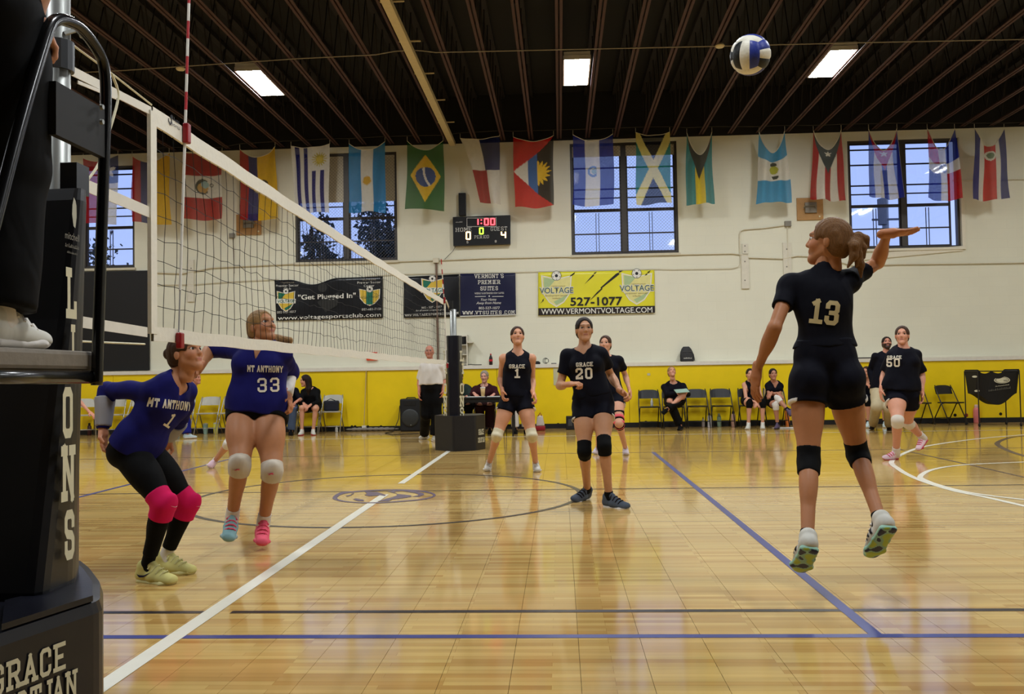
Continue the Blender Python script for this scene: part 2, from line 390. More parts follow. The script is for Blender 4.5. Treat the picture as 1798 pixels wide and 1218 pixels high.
ribbon('court_line', [(-12.5, yk), (xa, yk)], 0.045, lk); ribbon('court_line', [(xb_, yk), (14, yk)], 0.045, lk)
ribbon('court_line', [(-12.5, 8.80), (14, 8.80)], 0.04, lk)
yw = G(1110, 763.5)[1]
ribbon('court_line', [(-12.5, yw), (14, yw)], 0.05, lw)
circ = [(341.6,898.6),(351.7,874),(395,862),(503.5,845),(619,835),(764,833.5),(388,914.5),(492,924.6),(619,927.5),(764,921.7),(850,911.6),(1009,865)]
gp = np.array([G(*p)[:2] for p in circ]); A_ = np.c_[2*gp, np.ones(len(gp))]
sol = np.linalg.lstsq(A_, (gp**2).sum(1), rcond=None)[0]; cc = sol[:2]; crad = math.sqrt(sol[2]+cc@cc)
ribbon('court_circle', [cc+crad*np.array([math.cos(a), math.sin(a)]) for a in np.linspace(0, 2*math.pi, 96, endpoint=False)], 0.05, lk, 0.0015, True)
def pxr(pts): return [G(*p)[:2] for p in pts]
def arc_fit(px, a_pad=0.5):
    g_ = np.array(pxr(px)); A = np.c_[2*g_, np.ones(len(g_))]; s_ = np.linalg.lstsq(A, (g_**2).sum(1), rcond=None)[0]; c_ = s_[:2]; r_ = math.sqrt(s_[2]+c_@c_)
    return c_, r_
outer = [(1850,757),(1798,763),(1728,769),(1657,778),(1607,788),(1567,808),(1579,824),(1614,842),(1674,861),(1728,872),(1798,888),(1880,906)]
inner = [(1880,808),(1798,811),(1692,816),(1639,824),(1616,836),(1627,844),(1660,855),(1710,866),(1798,877),(1880,884)]
ribbon('court_arc', spline(pxr(outer)), 0.06, lw, 0.0016); ribbon('court_arc', spline(pxr(inner)), 0.055, lw, 0.0020)
ribbon('court_line', pxr([(1565,786),(1621,798),(1701,815.5),(1798,837.6),(1900,860)]), 0.04, lbr, 0.0013)
ribbon('court_arc', spline(pxr([(1850,762),(1798,765),(1770,769),(1751,778),(1766,789),(1798,800),(1860,814)])), 0.07, lbr, 0.0014)
# centre logo: ring and the swirling animal head, traced as flat paint
def zl(x, y): return G(560+x/8.173, 820+y/8.173)
lg = mat('logo_purple', (92,78,104), 0.3, vary=0.05)
mb = MB()
o_ = [(195,440),(300,365),(500,345),(800,325),(1100,318),(1400,328),(1600,360),(1675,400),(1620,440),(1450,475),(1100,505),(800,520),(500,512),(280,485)]
i_ = [(262,440),(340,388),(520,362),(800,340),(1100,330),(1380,344),(1560,370),(1640,400),(1590,430),(1430,462),(1100,490),(800,506),(510,500),(320,475)]
oo = spline([zl(*p) for p in o_], 5, True); ii = spline([zl(*p) for p in i_], 5, True)
for i in range(len(oo)):
    j = (i+1) % len(oo); mb.face([(*oo[i], .0022), (*oo[j], .0022), (*ii[j], .0022), (*ii[i], .0022)][::-1])
for poly in ([(660,352),(840,358),(960,400),(945,418),(880,405),(830,410),(720,418),(650,400),(690,385)],
             [(980,350),(1060,332),(1350,335),(1500,375),(1510,400),(1440,425),(1330,425),(1440,400),(1380,372),(1200,345),(1080,352),(1120,380)],
             [(1115,385),(1320,405),(1330,425),(1250,440),(1050,465),(1000,490),(830,495),(960,455),(1060,430),(1120,405)],
             [(490,465),(530,448),(640,470),(650,490),(560,488)], [(380,415),(460,395),(480,402),(420,420)],
             [(460,385),(490,372),(510,378),(480,392)]):
    mb.face([(*zl(*p)[:2], .0024) for p in poly][::-1])
mb.build('floor_logo', lg, fl)
# --- windows: openings measured on the wall plane
def wpx(x, y): p = W(x, y, WALL); return p[0], p[2]
WIN = []
for (a, b, top, bot) in ((54, 236, 292, 472), (518, 697, 268, 459), (1002, 1190, 249, 446), (1490, 1686, 244, 436)):
    x0, x1 = W(a, (top+bot)/2, WALL)[0], W(b, (top+bot)/2, WALL)[0]
    WIN.append([x0, x1, 3.62, 6.02])
for w_, (a, b, top, bot) in zip(WIN, ((54, 236, 292, 472), (518, 697, 268, 459), (1002, 1190, 249, 446), (1490, 1686, 244, 436))):
    w_[2] = W((a+b)/2, bot, WALL)[2]; w_[3] = min(6.1, W((a+b)/2, top, WALL)[2])
ZTOP = 6.12
xsb = sorted([XMIN, XMAX]+[v for w_ in WIN for v in w_[:2]])
mb = MB()
for a, b in zip(xsb[:-1], xsb[1:]):
    wn_ = [w_ for w_ in WIN if abs(w_[0]-a) < 1e-6]
    if wn_:
        mb.box((a, WALL, 0), (b, WALL+0.28, wn_[0][2])); mb.box((a, WALL, wn_[0][3]), (b, WALL+0.28, ZTOP))
    else: mb.box((a, WALL, 0), (b, WALL+0.28, ZTOP))
tag(mb.build('wall_back', MATS['cream_block']), 'cream painted block wall at the far side of the gym', None, None, 'structure')
ROOF = 7.15
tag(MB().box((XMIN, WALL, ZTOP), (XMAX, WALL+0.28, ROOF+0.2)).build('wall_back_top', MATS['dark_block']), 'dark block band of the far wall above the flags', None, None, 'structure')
tag(MB().box((XMIN-0.25, YMIN, 0), (XMIN, WALL+0.28, ROOF+0.2)).build('wall_left', MATS['cream_block']), 'cream block side wall', None, None, 'structure')
tag(MB().box((XMAX, YMIN, 0), (XMAX+0.25, WALL+0.28, ROOF+0.2)).build('wall_right', MATS['cream_block']), 'cream block side wall', None, None, 'structure')
tag(MB().box((XMIN, YMIN-0.25, 0), (XMAX, YMIN, ROOF+0.2)).build('wall_front', MATS['dark_block']), 'unseen wall behind the viewer, coloured dark to throw back less light', None, None, 'structure')  # unseen wall, given a dark colour to cut bounce light from behind
tag(MB().box((XMIN, YMIN, ROOF), (XMAX, WALL+0.28, ROOF+0.2)).build('ceiling', mat('dark_deck', (20,18,16), 0.9)), 'dark roof deck above the open joists', None, None, 'structure')
# yellow wainscot panels, ledge and base strip
yp = mat('yellow_panel', (236,204,16), 0.42, vary=0.05, scale=3.0, spec=0.35)
ws = MB().box((XMIN, LEDGE+0.02, 0), (XMAX, WALL, ZL-0.002)).build('trim_1', mat('seam_ochre', (120,92,18), 0.7))
tag(ws, 'yellow padded wainscot along the far wall', None, None, 'structure')
seam = [W(x, 700, LEDGE)[0] for x in (645, 1105)]; dx = (seam[1]-seam[0])/2
x = seam[0]-6*dx; pmesh = None
while x < XMAX-dx:
    if pmesh is None:
        o = MB().box((0.004, LEDGE, 0.10), (dx-0.004, LEDGE+0.02, ZL-0.002)).build('wainscot_panel', yp, ws); pmesh = o.data
    else: o = bpy.data.objects.new('wainscot_panel', pmesh); C.objects.link(o); o.parent = ws
    o.location.x = x; x += dx
tag(MB().box((XMIN, LEDGE-0.03, ZL), (XMAX, WALL, ZL+0.075)).build('trim_2', mat('ledge_white', (222,216,200), 0.5)), 'white ledge on top of the yellow wainscot', None, None, 'structure')
tag(MB().box((XMIN, LEDGE-0.012, 0), (XMAX, LEDGE+0.02, 0.10)).build('baseboard_back', mat('base_black', (18,17,18), 0.6)), 'black base strip under the yellow wainscot', None, None, 'structure')
hole = mat('hole_black', (22,18,12), 0.9)
for i, (px_, py_) in enumerate(((618,749),(623.5,749),(646,749),(669,749),(980,745),(1677,728.5),(1757,726.5),(1134,741))):
    p = W(px_, py_, LEDGE-0.001)
    MB().lathe([(0.032, 0), (0.030, 0.006)], 10, M=Matrix.Translation(Vector(p)) @ Matrix.Rotation(math.pi/2, 4, 'X')).build('anchor_hole', hole, ws)
# --- window units
fr = mat('window_bronze', (70,66,62), 0.5, metal=0.3); frd = mat('window_dark', (44,38,40), 0.5)
def glass_mat():
    m_ = bpy.data.materials.new('pane_glass'); m_.use_nodes = True; t = m_.node_tree; N = t.nodes; L = t.links
    tp = N.new('ShaderNodeBsdfTransparent'); tp.inputs[0].default_value = (0.93, 0.95, 0.97, 1)
    gl = N.new('ShaderNodeBsdfGlossy'); gl.inputs['Roughness'].default_value = 0.03
    fz = N.new('ShaderNodeFresnel'); fz.inputs['IOR'].default_value = 1.52
    mx = N.new('ShaderNodeMixShader'); L.new(fz.outputs[0], mx.inputs[0]); L.new(tp.outputs[0], mx.inputs[1]); L.new(gl.outputs[0], mx.inputs[2])
    L.new(mx.outputs[0], N['Material Output'].inputs['Surface']); MATS['pane_glass'] = m_; return m_
glass_mat()
wire = mat('wire_mesh', (118,116,112), 0.5, metal=0.6)
shade_m = mat('shade_cloth', (206,196,172), 0.8)
lab = ('steel window behind the leftmost flags, nearest the net post', 'steel window with a tree outside behind the blue and white flags', 'steel window right of the scoreboard', 'steel window with a white frame at the right')
for i, (x0, x1, z0, z1) in enumerate(WIN):
    yf = WALL+0.08
    mb = MB(); rect_frame(mb, x0, x1, z0, z1, yf-0.03, yf+0.09, 0.05)
    xm = (x0+x1)/2; mb.box((xm-0.055, yf-0.045, z0+0.05), (xm+0.055, yf+0.09, z1-0.05))
    wo = mb.build('window_%d' % (i+1), fr); tag(wo, lab[i], None, None, 'structure')
    H = z1-z0
    for (a, b) in ((x0+0.05, xm-0.055), (xm+0.055, x1-0.05)):
        if i == 3 and a > xm: b -= 0.12
        sash = MB(); rect_frame(sash, a, b, z0+0.05, z1-0.05, yf, yf+0.05, 0.028)
        for fz_, th in ((0.08, .012), (0.22, .012), (0.41, .012), (0.49, .010), (0.60, .03), (0.81, .012)):
            zz = z1-fz_*H; sash.box((a+0.02, yf, zz-th), (b-0.02, yf+0.045, zz+th))
        xc = (a+b)/2
        for s_ in (-0.03, 0.03): sash.box((xc+s_-0.006, yf+0.05, z0+0.06), (xc+s_+0.006, yf+0.07, z1-0.62*H))
        sash.build('sash', frd, wo)
        cuts = [z0+0.05]+[z1-f_*H for f_ in (0.81, 0.60, 0.41, 0.22)]+[z1-0.05]
        for c0, c1 in zip(cuts[:-1], cuts[1:]):
            MB().box((a+0.028, yf+0.022, c0+0.012), (b-0.028, yf+0.026, c1-0.012)).build('pane', MATS['pane_glass'], wo)
        if i in (1, 2):
            MB().box((a+0.0, yf-0.012, z1-(0.45 if i == 1 else 0.12)*H), (b-0.0, yf-0.006, z1-0.06)).build('window_shade', shade_m, wo)
    if i in (1, 2):
        mb = MB(); n = 30; Lx, Lz = x1-x0-0.1, z1-z0-0.1; st = 0.07
        k = -int(Lz/st)
        while k*st < Lx:
            for sgn in (1, -1):
                c = k*st; a0 = max(0, -c); a1 = min(Lz, Lx-c)
                if a1 > a0:
                    X = lambda t: (x0+0.05+c+t) if sgn > 0 else (x1-0.05-c-t)
                    mb.tube([(X(a0), yf-0.02, z0+0.05+a0), (X(a1), yf-0.02, z0+0.05+a1)], 0.0022, 3, cap=False)
            k += 1
        mb.build('wire_screen', wire, wo)
    # sloping sill
    mb = MB(); mb.box((x0-0.03, WALL-0.05, z0-0.05), (x1+0.03, yf-0.03, z0)); mb.build('sill', MATS['white_paint'] if i == 3 else mat('sill_cream', (200,192,168), 0.6), wo)
    if i == 3:
        mb = MB(); mb.box((x1-0.0, WALL-0.03, z0-0.05), (x1+0.07, WALL, z1)); mb.build('casing', MATS['white_paint'], wo)
        p0, p1 = W(1500, 458, WALL-0.02), W(1688, 440, WALL-0.02)
        mb = MB(); mb.prism([(p0[0], p0[2]), (p1[0]+0.03, p1[2]), (p1[0]+0.03, p1[2]+0.1), (p0[0], p0[2]+0.12)], WALL-0.03, WALL, axis='y'); mb.build('sloping_board', MATS['white_paint'], wo)
# --- bar joists
jm = mat('joist_oxide', (66,40,36), 0.7, vary=0.1); jw = mat('joist_web', (26,20,18), 0.8)
ZB = 6.16; SPJ = 0.60; xj0 = W(981, 0, 12.25)[0]
jroot = None; JO = []; kfirst = None
for k in range(-25, 24):
    X = xj0+k*SPJ
    if X < XMIN+0.1 or X > XMAX-0.1: continue
    if jroot is None:
        kfirst = k; jroot = thing('ceiling_joist', 'red-brown open-web steel joist of the row under the dark roof', 'joist', (X, 0, ZB), 0, 'steel roof joists')
        for s_ in (-1, 1):
            mb = MB(); mb.box((s_*0.014 if s_ > 0 else -0.052, YMIN, 0), (0.052 if s_ > 0 else -0.014, WALL, 0.006))
            mb.box((s_*0.014-0.003, YMIN, 0), (s_*0.014+0.003, WALL, 0.045)); mb.build('bottom_chord', jm, jroot)
        MB().box((-0.055, YMIN, 0.90), (0.055, WALL, 0.98)).build('top_chord', jw, jroot)
        mb = MB(); y = YMIN
        while y < WALL-0.3:
            mb.tube([(0, y, 0.03), (0, y+0.33, 0.92)], 0.011, 4, cap=False); mb.tube([(0, y+0.33, 0.92), (0, y+0.66, 0.03)], 0.011, 4, cap=False); y += 0.66
        mb.build('web_rod', jw, jroot)
    else:
        o = copy_tree(jroot); o.location = (X, 0, ZB)
    o = jroot if k == kfirst else o
    JO.append((X, o))
# --- ceiling lamps
lampm = emit('lamp_glow', (243,247,250), LAMP)
lroot = None; shell = mat('lamp_housing', (190,186,176), 0.5)
vis = [W(458, 148, 15.2), W(1012, 124, 15.2), W(1460, 114, 15.2)]
vx = [v[0] for v in vis]
LX = [vx[0]-5.3, vx[0], vx[1], vx[2], vx[2]+5.2]
names = {1: 'bright ceiling lamp at the left, above the net', 2: 'bright ceiling lamp in the middle of the ceiling', 3: 'bright ceiling lamp at the right, beside the ball'}
for r_, yy in enumerate((15.2, 9.2, 3.2)):
    for c_, X in enumerate(LX):
        if lroot is None:
            lroot = thing('ceiling_lamp', '', 'lamp', (X, yy, 6.22))
            mb = MB(); hw, hl = 0.215, 0.66
            mb.box((-hw, -hl, 0.07), (hw, hl, 0.13))
            for s_ in (-1, 1):
                mb.box((s_*hw-0.01, -hl, 0.0), (s_*hw+0.01, hl, 0.07)); mb.box((-hw, s_*hl-0.01, 0.0), (hw, s_*hl+0.01, 0.07))
            mb.build('housing', shell, lroot)
            mb = MB(); mb.face([(-hw+.012, -hl+.012, 0.012), (-hw+.012, hl-.012, 0.012), (hw-.012, hl-.012, 0.012), (hw-.012, -hl+.012, 0.012)])
            mb.build('glowing_panel', lampm, lroot)
            o = lroot
        else: o = copy_tree(lroot); o.location = (X, yy, 6.22)
        o['label'] = names[c_] if r_ == 0 and c_ in names else 'ceiling lamp outside the picture, %s row, %s of five' % (('first', 'second', 'third')[r_], ('leftmost', 'second from the left', 'middle', 'second from the right', 'rightmost')[c_])
        o['group'] = 'ceiling lamps'
# --- beige trunking and conduits under the ceiling
tk = mat('trunking_beige', (196,180,140), 0.5)
xt = W(700, 40, 12.6)[0]
def nth(i): return ('nearest', 'second', 'third', 'fourth', 'fifth', 'sixth', 'seventh', 'eighth', 'ninth', 'tenth')[i-1] if i <= 10 else '%d%s' % (i, {1: 'st', 2: 'nd', 3: 'rd'}.get(i % 10 if i > 20 else 0, 'th'))
for side, lst in (('left', sorted([q for q in JO if q[0] < xt], key=lambda q: -q[0])), ('right', sorted([q for q in JO if q[0] >= xt], key=lambda q: q[0]))):
    for i, (X, o) in enumerate(lst): o['label'] = 'red-brown open-web steel joist, %s to the %s of the beige trunking' % (nth(i+1), side)
root = wthing('ceiling_trunking', 'long beige steel trunking running under the joists towards the wall', 'trunking', (xt, WALL, ZB))
MB().box((xt-0.075, YMIN, ZB-0.09), (xt+0.05, WALL-0.02, ZB-0.005)).build('channel', tk, root)
for yy in np.arange(9.0, 19.0, 1.45):
    MB().box((xt-0.13, yy-0.012, ZB-0.005), (xt+0.2, yy+0.012, ZB+0.012)).build('hanger', tk, root)
cm = mat('conduit_grey', (150,142,128), 0.45, metal=0.3)
zc = ZB-0.02
def gz(x, y): return G(x, y, zc)
root = wthing('ceiling_conduit', 'thin pale conduit crossing below the roof joists', 'conduit', gz(1100, 88))
pl = [gz(*p) for p in ((-300,147),(210,124),(520,103),(660,96),(693,90))]+[gz(720,88), gz(740,89), gz(765,92)]+[gz(*p) for p in ((900,89),(1260,81),(1500,75),(1798,69),(2150,62))]
MB().tube([(p[0], p[1], zc) for p in pl], 0.009, 6).build('pipe', cm, root)
lamp_d = mat('detector_cream', (205,190,150), 0.5)
for i, (x, y) in enumerate(((317,123),(1264,83))):
    p = G(x, y, zc-0.02); mb = MB(); mb.lathe([(0.02,0.06),(0.055,0.05),(0.075,0.02),(0.06,0.0)], 14, M=Matrix.Translation(Vector(p)))
    tag(mb.build('smoke_detector', lamp_d), ('small cream ceiling detector just left of the antenna', 'small cream ceiling detector left of the ball')[i], 'detector', 'ceiling detectors')
# ================================================================== flags
def star(u, v, cu, cv, r, n=5, inner=0.4, rot=0.0, asp=1.0):
    x = (u-cu); y = (v-cv)*asp; a = np.arctan2(x, -y)+rot; rr = np.hypot(x, y)
    seg = 2*np.pi/n; t = np.abs(((a+seg/2) % seg)-seg/2)/(seg/2)
    lim = r*(1-t*(1-inner)); return rr < lim
def disc(u, v, cu, cv, r, asp): return np.hypot(u-cu, (v-cv)*asp) < r
RED, WHT, BLU, YEL, GRN, BLK = (160,14,24), (218,213,200), (22,28,96), (214,168,18), (6,92,36), (14,14,16)
ASP = 1.7
def paint(base, layers, u, v):
    col = np.zeros(u.shape+(3,)); col[:] = lin(base)
    for mask, c in layers: col[mask] = lin(c)
    return col
def f_chile(u, v): return paint(WHT, [(u < .5, RED), ((u >= .5) & (v < .4), (30,40,90)), (star(u, v, .75, .2, .2, asp=ASP), WHT)], u, v)
def f_colombia(u, v): return paint(YEL, [(u < .45, BLU), (u < .25, RED)], u, v)
def f_peru(u, v): return paint(WHT, [((v < .34) | (v > .67), RED), (disc(u, v, .5, .5, .19, ASP) & (u < .62), (50,60,44)), (disc(u, v, .5, .52, .13, ASP), (190,150,80)), (disc(u, v, .56, .47, .09, ASP), (150,180,180)), (disc(u, v, .72, .48, .05, ASP), (60,60,50)), (disc(u, v, .72, .48, .028, ASP), WHT)], u, v)
def f_ecuador(u, v): return paint(YEL, [(u < .5, BLU), (u < .25, RED), (disc(u, v, .53, .5, .2, ASP) & (v > .52), (110,90,60)), (disc(u, v, .62, .48, .12, ASP), (70,60,40)), (disc(u, v, .5, .55, .1, ASP), (150,150,140))], u, v)
def f_uruguay(u, v):
    st = ((u > .1) & (u < .21)) | ((u > .31) & (u < .42)); st2 = (((u > .53) & (u < .63)) | ((u > .75) & (u < .86))) & (v > .37)
    return paint(WHT, [(st | st2, (30,34,104)), (star(u, v, .73, .2, .21, 16, .45, asp=ASP), (196,176,70)), (disc(u, v, .73, .2, .08, ASP), (214,190,84))], u, v)
def f_argentina(u, v): return paint((46,128,182), [((u > .33) & (u < .67), WHT), (star(u, v, .5, .53, .14, 20, .7, asp=ASP), (206,160,50))], u, v)
def f_brazil(u, v):
    dm = np.abs(u-.5)/.40+np.abs(v-.5)/.40 < 1; b_ = disc(u, v, .5, .5, .27, ASP)
    arc = b_ & (np.abs(np.hypot(u-1.1, (v-.38)*ASP)-.66) < .03)
    return paint(GRN, [(dm, (220,176,26)), (b_, (30,66,130)), (arc, WHT)], u, v)
def f_panama(u, v): return paint(WHT, [((u > .48) & (v < .5), (24,34,92)), ((u < .52) & (v >= .5), RED)], u, v)
def f_antigua(u, v):
    t = np.abs(v-.5)/.5; tri = u > t*1.0
    L = [(tri, WHT), (tri & (u > .36), (40,96,160)), (tri & (u > .6), BLK)]
    sun = star(u, v, .62, .5, .33, 16, .6, asp=ASP) & (u > .6)
    return paint((190,28,26), L+[(sun, (236,190,40))], u, v)
def f_salvador(u, v): return paint((40,52,140), [((u > .3) & (u < .66), WHT), ((np.abs(np.hypot(u-.48, (v-.5)*ASP)-.11) < .03) & (u < .56), (110,140,190)), (disc(u, v, .5, .5, .06, ASP), (150,180,190))], u, v)
def f_jamaica(u, v):
    d = np.minimum(np.abs(v-u), np.abs(v-1+u)); tb = np.abs(v-.5) > np.abs(u-.5)
    return paint((30,130,120), [(tb, (24,26,40)), (d < .13, (228,214,120))], u, v)
def f_bahamas(u, v): return paint((16,124,128), [((u > .33) & (u < .67), (224,196,20)), (v < .62*(1-np.abs(u-.5)/.5), BLK)], u, v)
def f_guatemala(u, v): return paint((44,140,186), [((v > .33) & (v < .67), WHT), (disc(u, v, .5, .49, .13, ASP), (170,170,40)), (disc(u, v, .5, .4, .1, ASP) & (v < .42), (40,44,40)), (disc(u, v, .53, .6, .09, ASP) & (v > .59), (40,44,40))], u, v)
def f_puerto(u, v):
    s = (np.floor(u*5) % 2 == 0); tri = v < .58*(1-np.abs(u-.5)/.5)
    return paint(WHT, [(s, (168,26,36)), (tri, (40,60,70)), (star(u, v, .5, .19, .14, asp=ASP), WHT)], u, v)
def f_cuba(u, v):
    s = (np.floor(u*5) % 2 == 0); tri = v < .55*(1-np.abs(u-.5)/.5)
    return paint(WHT, [(s, (34,48,150)), (tri, (176,24,46)), (star(u, v, .5, .2, .15, asp=ASP), WHT)], u, v)
def f_dominican(u, v):
    L = [((u < .38) & (v < .42), (186,26,50)), ((u > .6) & (v < .42), (30,44,150)), ((u < .38) & (v > .58), (30,50,160)), ((u > .6) & (v > .58), (186,24,34)),
         ((np.abs(np.hypot(u-.49, (v-.5)*ASP)-.1) < .035), (96,112,160))]
    return paint(WHT, L, u, v)
def f_costa(u, v): return paint(WHT, [((u < .17) | (u > .83), (26,34,110)), ((u > .33) & (u < .67), (190,26,30)), (disc(u, v, .5, .28, .17, ASP), WHT), (disc(u, v, .5, .28, .11, ASP), (96,120,90))], u, v)
FLAGS = [('red, white and blue flag with a single star, partly behind the black rail', f_chile, ((146,278),(207,272),(205,392),(148,393)), .10),
 ('red, blue and yellow flag behind the net side tape', f_colombia, ((232,274),(297,268),(299,393),(232,391)), .16),
 ('red, white and red banded flag with a crest in the middle', f_peru, ((324,268),(390,268),(389,385),(321,385)), .03),
 ('red, blue and yellow flag with a crest, behind the net top tape', f_ecuador, ((421,262),(483,258),(490,386),(421,384)), .18),
 ('white flag with blue stripes and a golden sun', f_uruguay, ((511,257),(579,253),(577,374),(520,374)), .05),
 ('light blue and white flag with a small sun', f_argentina, ((613,253),(676,249),(676,373),(612,372)), .14),
 ('green flag with a yellow diamond and blue disc', f_brazil, ((715,248),(778,247),(781,368),(713,367)), .18),
 ('white, blue and red quartered flag hanging crooked above the scoreboard', f_panama, ((808,243),(877,239),(879,357),(843,357)), .04),
 ('red flag with a rising yellow sun on black and blue', f_antigua, ((901,240),(972,238),(971,361),(903,365)), .10),
 ('dark blue and white flag with a round crest in front of the window', f_salvador, ((1006,237),(1076,235),(1079,360),(1007,360)), .13),
 ('flag with a pale yellow diagonal cross in front of the window', f_jamaica, ((1116,233),(1176,232),(1180,357),(1118,358)), .06),
 ('teal and yellow flag with a black triangle', f_bahamas, ((1206,234),(1250,232),(1254,357),(1204,358)), .42),
 ('sky blue, white and sky blue banded flag with a small crest', f_guatemala, ((1333,232),(1378,230),(1392,353),(1329,357)), .40),
 ('red and white striped flag with a dark triangle and star', f_puerto, ((1428,230),(1477,228),(1486,350),(1423,351)), .38),
 ('blue and white striped flag with a red triangle and star', f_cuba, ((1525,227),(1575,226),(1588,346),(1524,347)), .42),
 ('red, white and blue flag with a white cross in front of the window', f_dominican, ((1628,226),(1676,226),(1690,350),(1629,349)), .40),
 ('blue, white and red flag with a round crest, rightmost in the row', f_costa, ((1711,226),(1763,226),(1773,350),(1708,349)), .34)]
flag_m = mat('flag_cloth', attr=True, rough=0.75, vary=0.05, scale=20, transl=0.3, transp=0.16, spec=0.15)
FY = 18.72
def color_mesh(name, V, F, col, m_, smooth=True, parent=None):
    me = bpy.data.meshes.new(name)
    V = np.asarray(V, np.float32); F = np.asarray(F, np.int32); k = F.shape[1]
    me.vertices.add(len(V)); me.vertices.foreach_set('co', V.ravel())
    me.loops.add(F.size); me.loops.foreach_set('vertex_index', F.ravel())
    me.polygons.add(len(F)); me.polygons.foreach_set('loop_start', np.arange(0, F.size, k, dtype=np.int32))
    me.update(calc_edges=True)
    if smooth: me.polygons.foreach_set('use_smooth', np.ones(len(F), bool))
    if col is not None:
        ca = me.color_attributes.new('Col', 'FLOAT_COLOR', 'POINT')
        ca.data.foreach_set('color', np.c_[col, np.ones(len(col))].astype(np.float32).ravel())
    me.materials.append(m_)
    o = bpy.data.objects.new(name, me); C.objects.link(o)
    if parent is not None: adopt(o, parent)
    return o
def grid_faces(nu, nv):
    i, j = np.meshgrid(np.arange(nu), np.arange(nv)); a = (j*(nu+1)+i).ravel()
    return np.c_[a, a+1, a+nu+2, a+nu+1]
pinm = mat('flag_rope', (200,192,170), 0.7)
for q, (label, fn, (tl, tr, br, bl), sag) in enumerate(FLAGS):
    nu, nv = 56, 90
    u, v = np.meshgrid(np.linspace(0, 1, nu+1), np.linspace(0, 1, nv+1)); u = u.ravel(); v = v.ravel()
    TL, TR, BR, BL = [W(*p, FY) for p in (tl, tr, br, bl)]
    P = (np.outer((1-u)*(1-v), TL)+np.outer(u*(1-v), TR)+np.outer(u*v, BR)+np.outer((1-u)*v, BL))
    Hh = TL[2]-BL[2]; r_ = np.random.default_rng(q)
    P[:, 2] -= Hh*sag*4*u*(1-u)*np.exp(-v*3.2)*0.75
    P[:, 2] += Hh*0.018*np.sin(u*5+q)*v
    amp = 0.02+0.10*sag; ph = r_.uniform(0, 6)
    P[:, 1] += amp*np.sin(u*2*np.pi*(1.2+2.2*sag)+ph+v*0.8)*(0.35+0.65*v)+0.02*np.sin(u*13+v*6+q)*(1-v*.4)
    P[:, 0] += 0.02*np.sin(v*5+q*2)*v
    if q == 7: P[:, 0] += 0.10*np.sin(np.pi*v)*(1-u)*0.6; P[:, 1] += 0.10*np.sin(u*7)*v
    o = color_mesh('hanging_flag', P, grid_faces(nu, nv), fn(u, v), flag_m); tag(o, label, 'flag', 'flags hung along the far wall')
    mb = MB(); mb.tube([P[i]+np.array([0,0,.004]) for i in range(0, nu+1, 4)], 0.008, 4); mb.tube([TL, TL+[0,0,.10]], .004, 4); mb.tube([TR, TR+[0,0,.10]], .004, 4)
    mb.build('hem_rope', pinm, o)
cordp = []
for _, _, (tl, tr, _, _), _ in FLAGS: cordp += [W(*tl, FY)+[0,0,.118], W(*tr, FY)+[0,0,.118]]
cordp = [cordp[0]+[-4,0,0.05]]+cordp+[cordp[-1]+[3,0,0.0]]
tag(MB().tube(cordp, 0.006, 5).build('flag_cord', mat('cord_dark', (60,56,50), 0.8)), 'thin dark cord strung along the wall carrying the flags', 'cord')
# ================================================================== banners
BY = WALL-0.035
PXM = BY/FPX
def banner(name, label, cat, pts, m_, sag=0.0, seed=0, **kw):
    TL, TR, BR, BL = [W(*p, BY) for p in pts]; nu, nv = 40, 14
    u, v = np.meshgrid(np.linspace(0, 1, nu+1), np.linspace(0, 1, nv+1)); u = u.ravel(); v = v.ravel()
    P = (np.outer((1-u)*(1-v), TL)+np.outer(u*(1-v), TR)+np.outer(u*v, BR)+np.outer((1-u)*v, BL))
    P[:, 1] += 0.006*np.sin(u*9+seed)*np.sin(v*5+1)
    if sag: P[:, 2] -= sag*np.maximum(0, np.sin(u*np.pi*2.2-0.9))**2*np.exp(-v*4)*(u < .75)
    o = color_mesh(name, P, grid_faces(nu, nv), None, m_); tag(o, label, cat); so = o.modifiers.new('thick', 'SOLIDIFY'); so.thickness = 0.004; so.offset = 1.0
    d = TR-TL; return o, d/np.linalg.norm(d)
TY = BY-0.014
def btxt(par, rt, s_, cx, cy, wpx_, hpx, m_, name='print', slab=False, weight=0.14, shear=0.0, bold=0.0):
    o3 = W(cx, cy, TY)
    if slab:
        q = stroke_text(s_, 1.0, weight=weight, serif=True); allx = [p[0] for k in q for p in k]; wd = max(allx)-min(allx)
        mb = MB(); sx_, sz_ = wpx_*PXM/wd, hpx*PXM
        for i, k in enumerate(q): mb.face([o3+rt*p[0]*sx_+ZU*p[1]*sz_-np.array([0, i*.00003, 0]) for p in k])
        return mb.build(name, m_, par)
    return font_text(name, s_, hpx*PXM, o3, rt, ZU, m_, par, width=wpx_*PXM, shear=shear, bold=bold)
def bpoly(par, pts, m_, name='print', dy=0.0):
    mb = MB(); mb.face([W(*p, TY+0.005-dy) for p in pts]); return mb.build(name, m_, par)
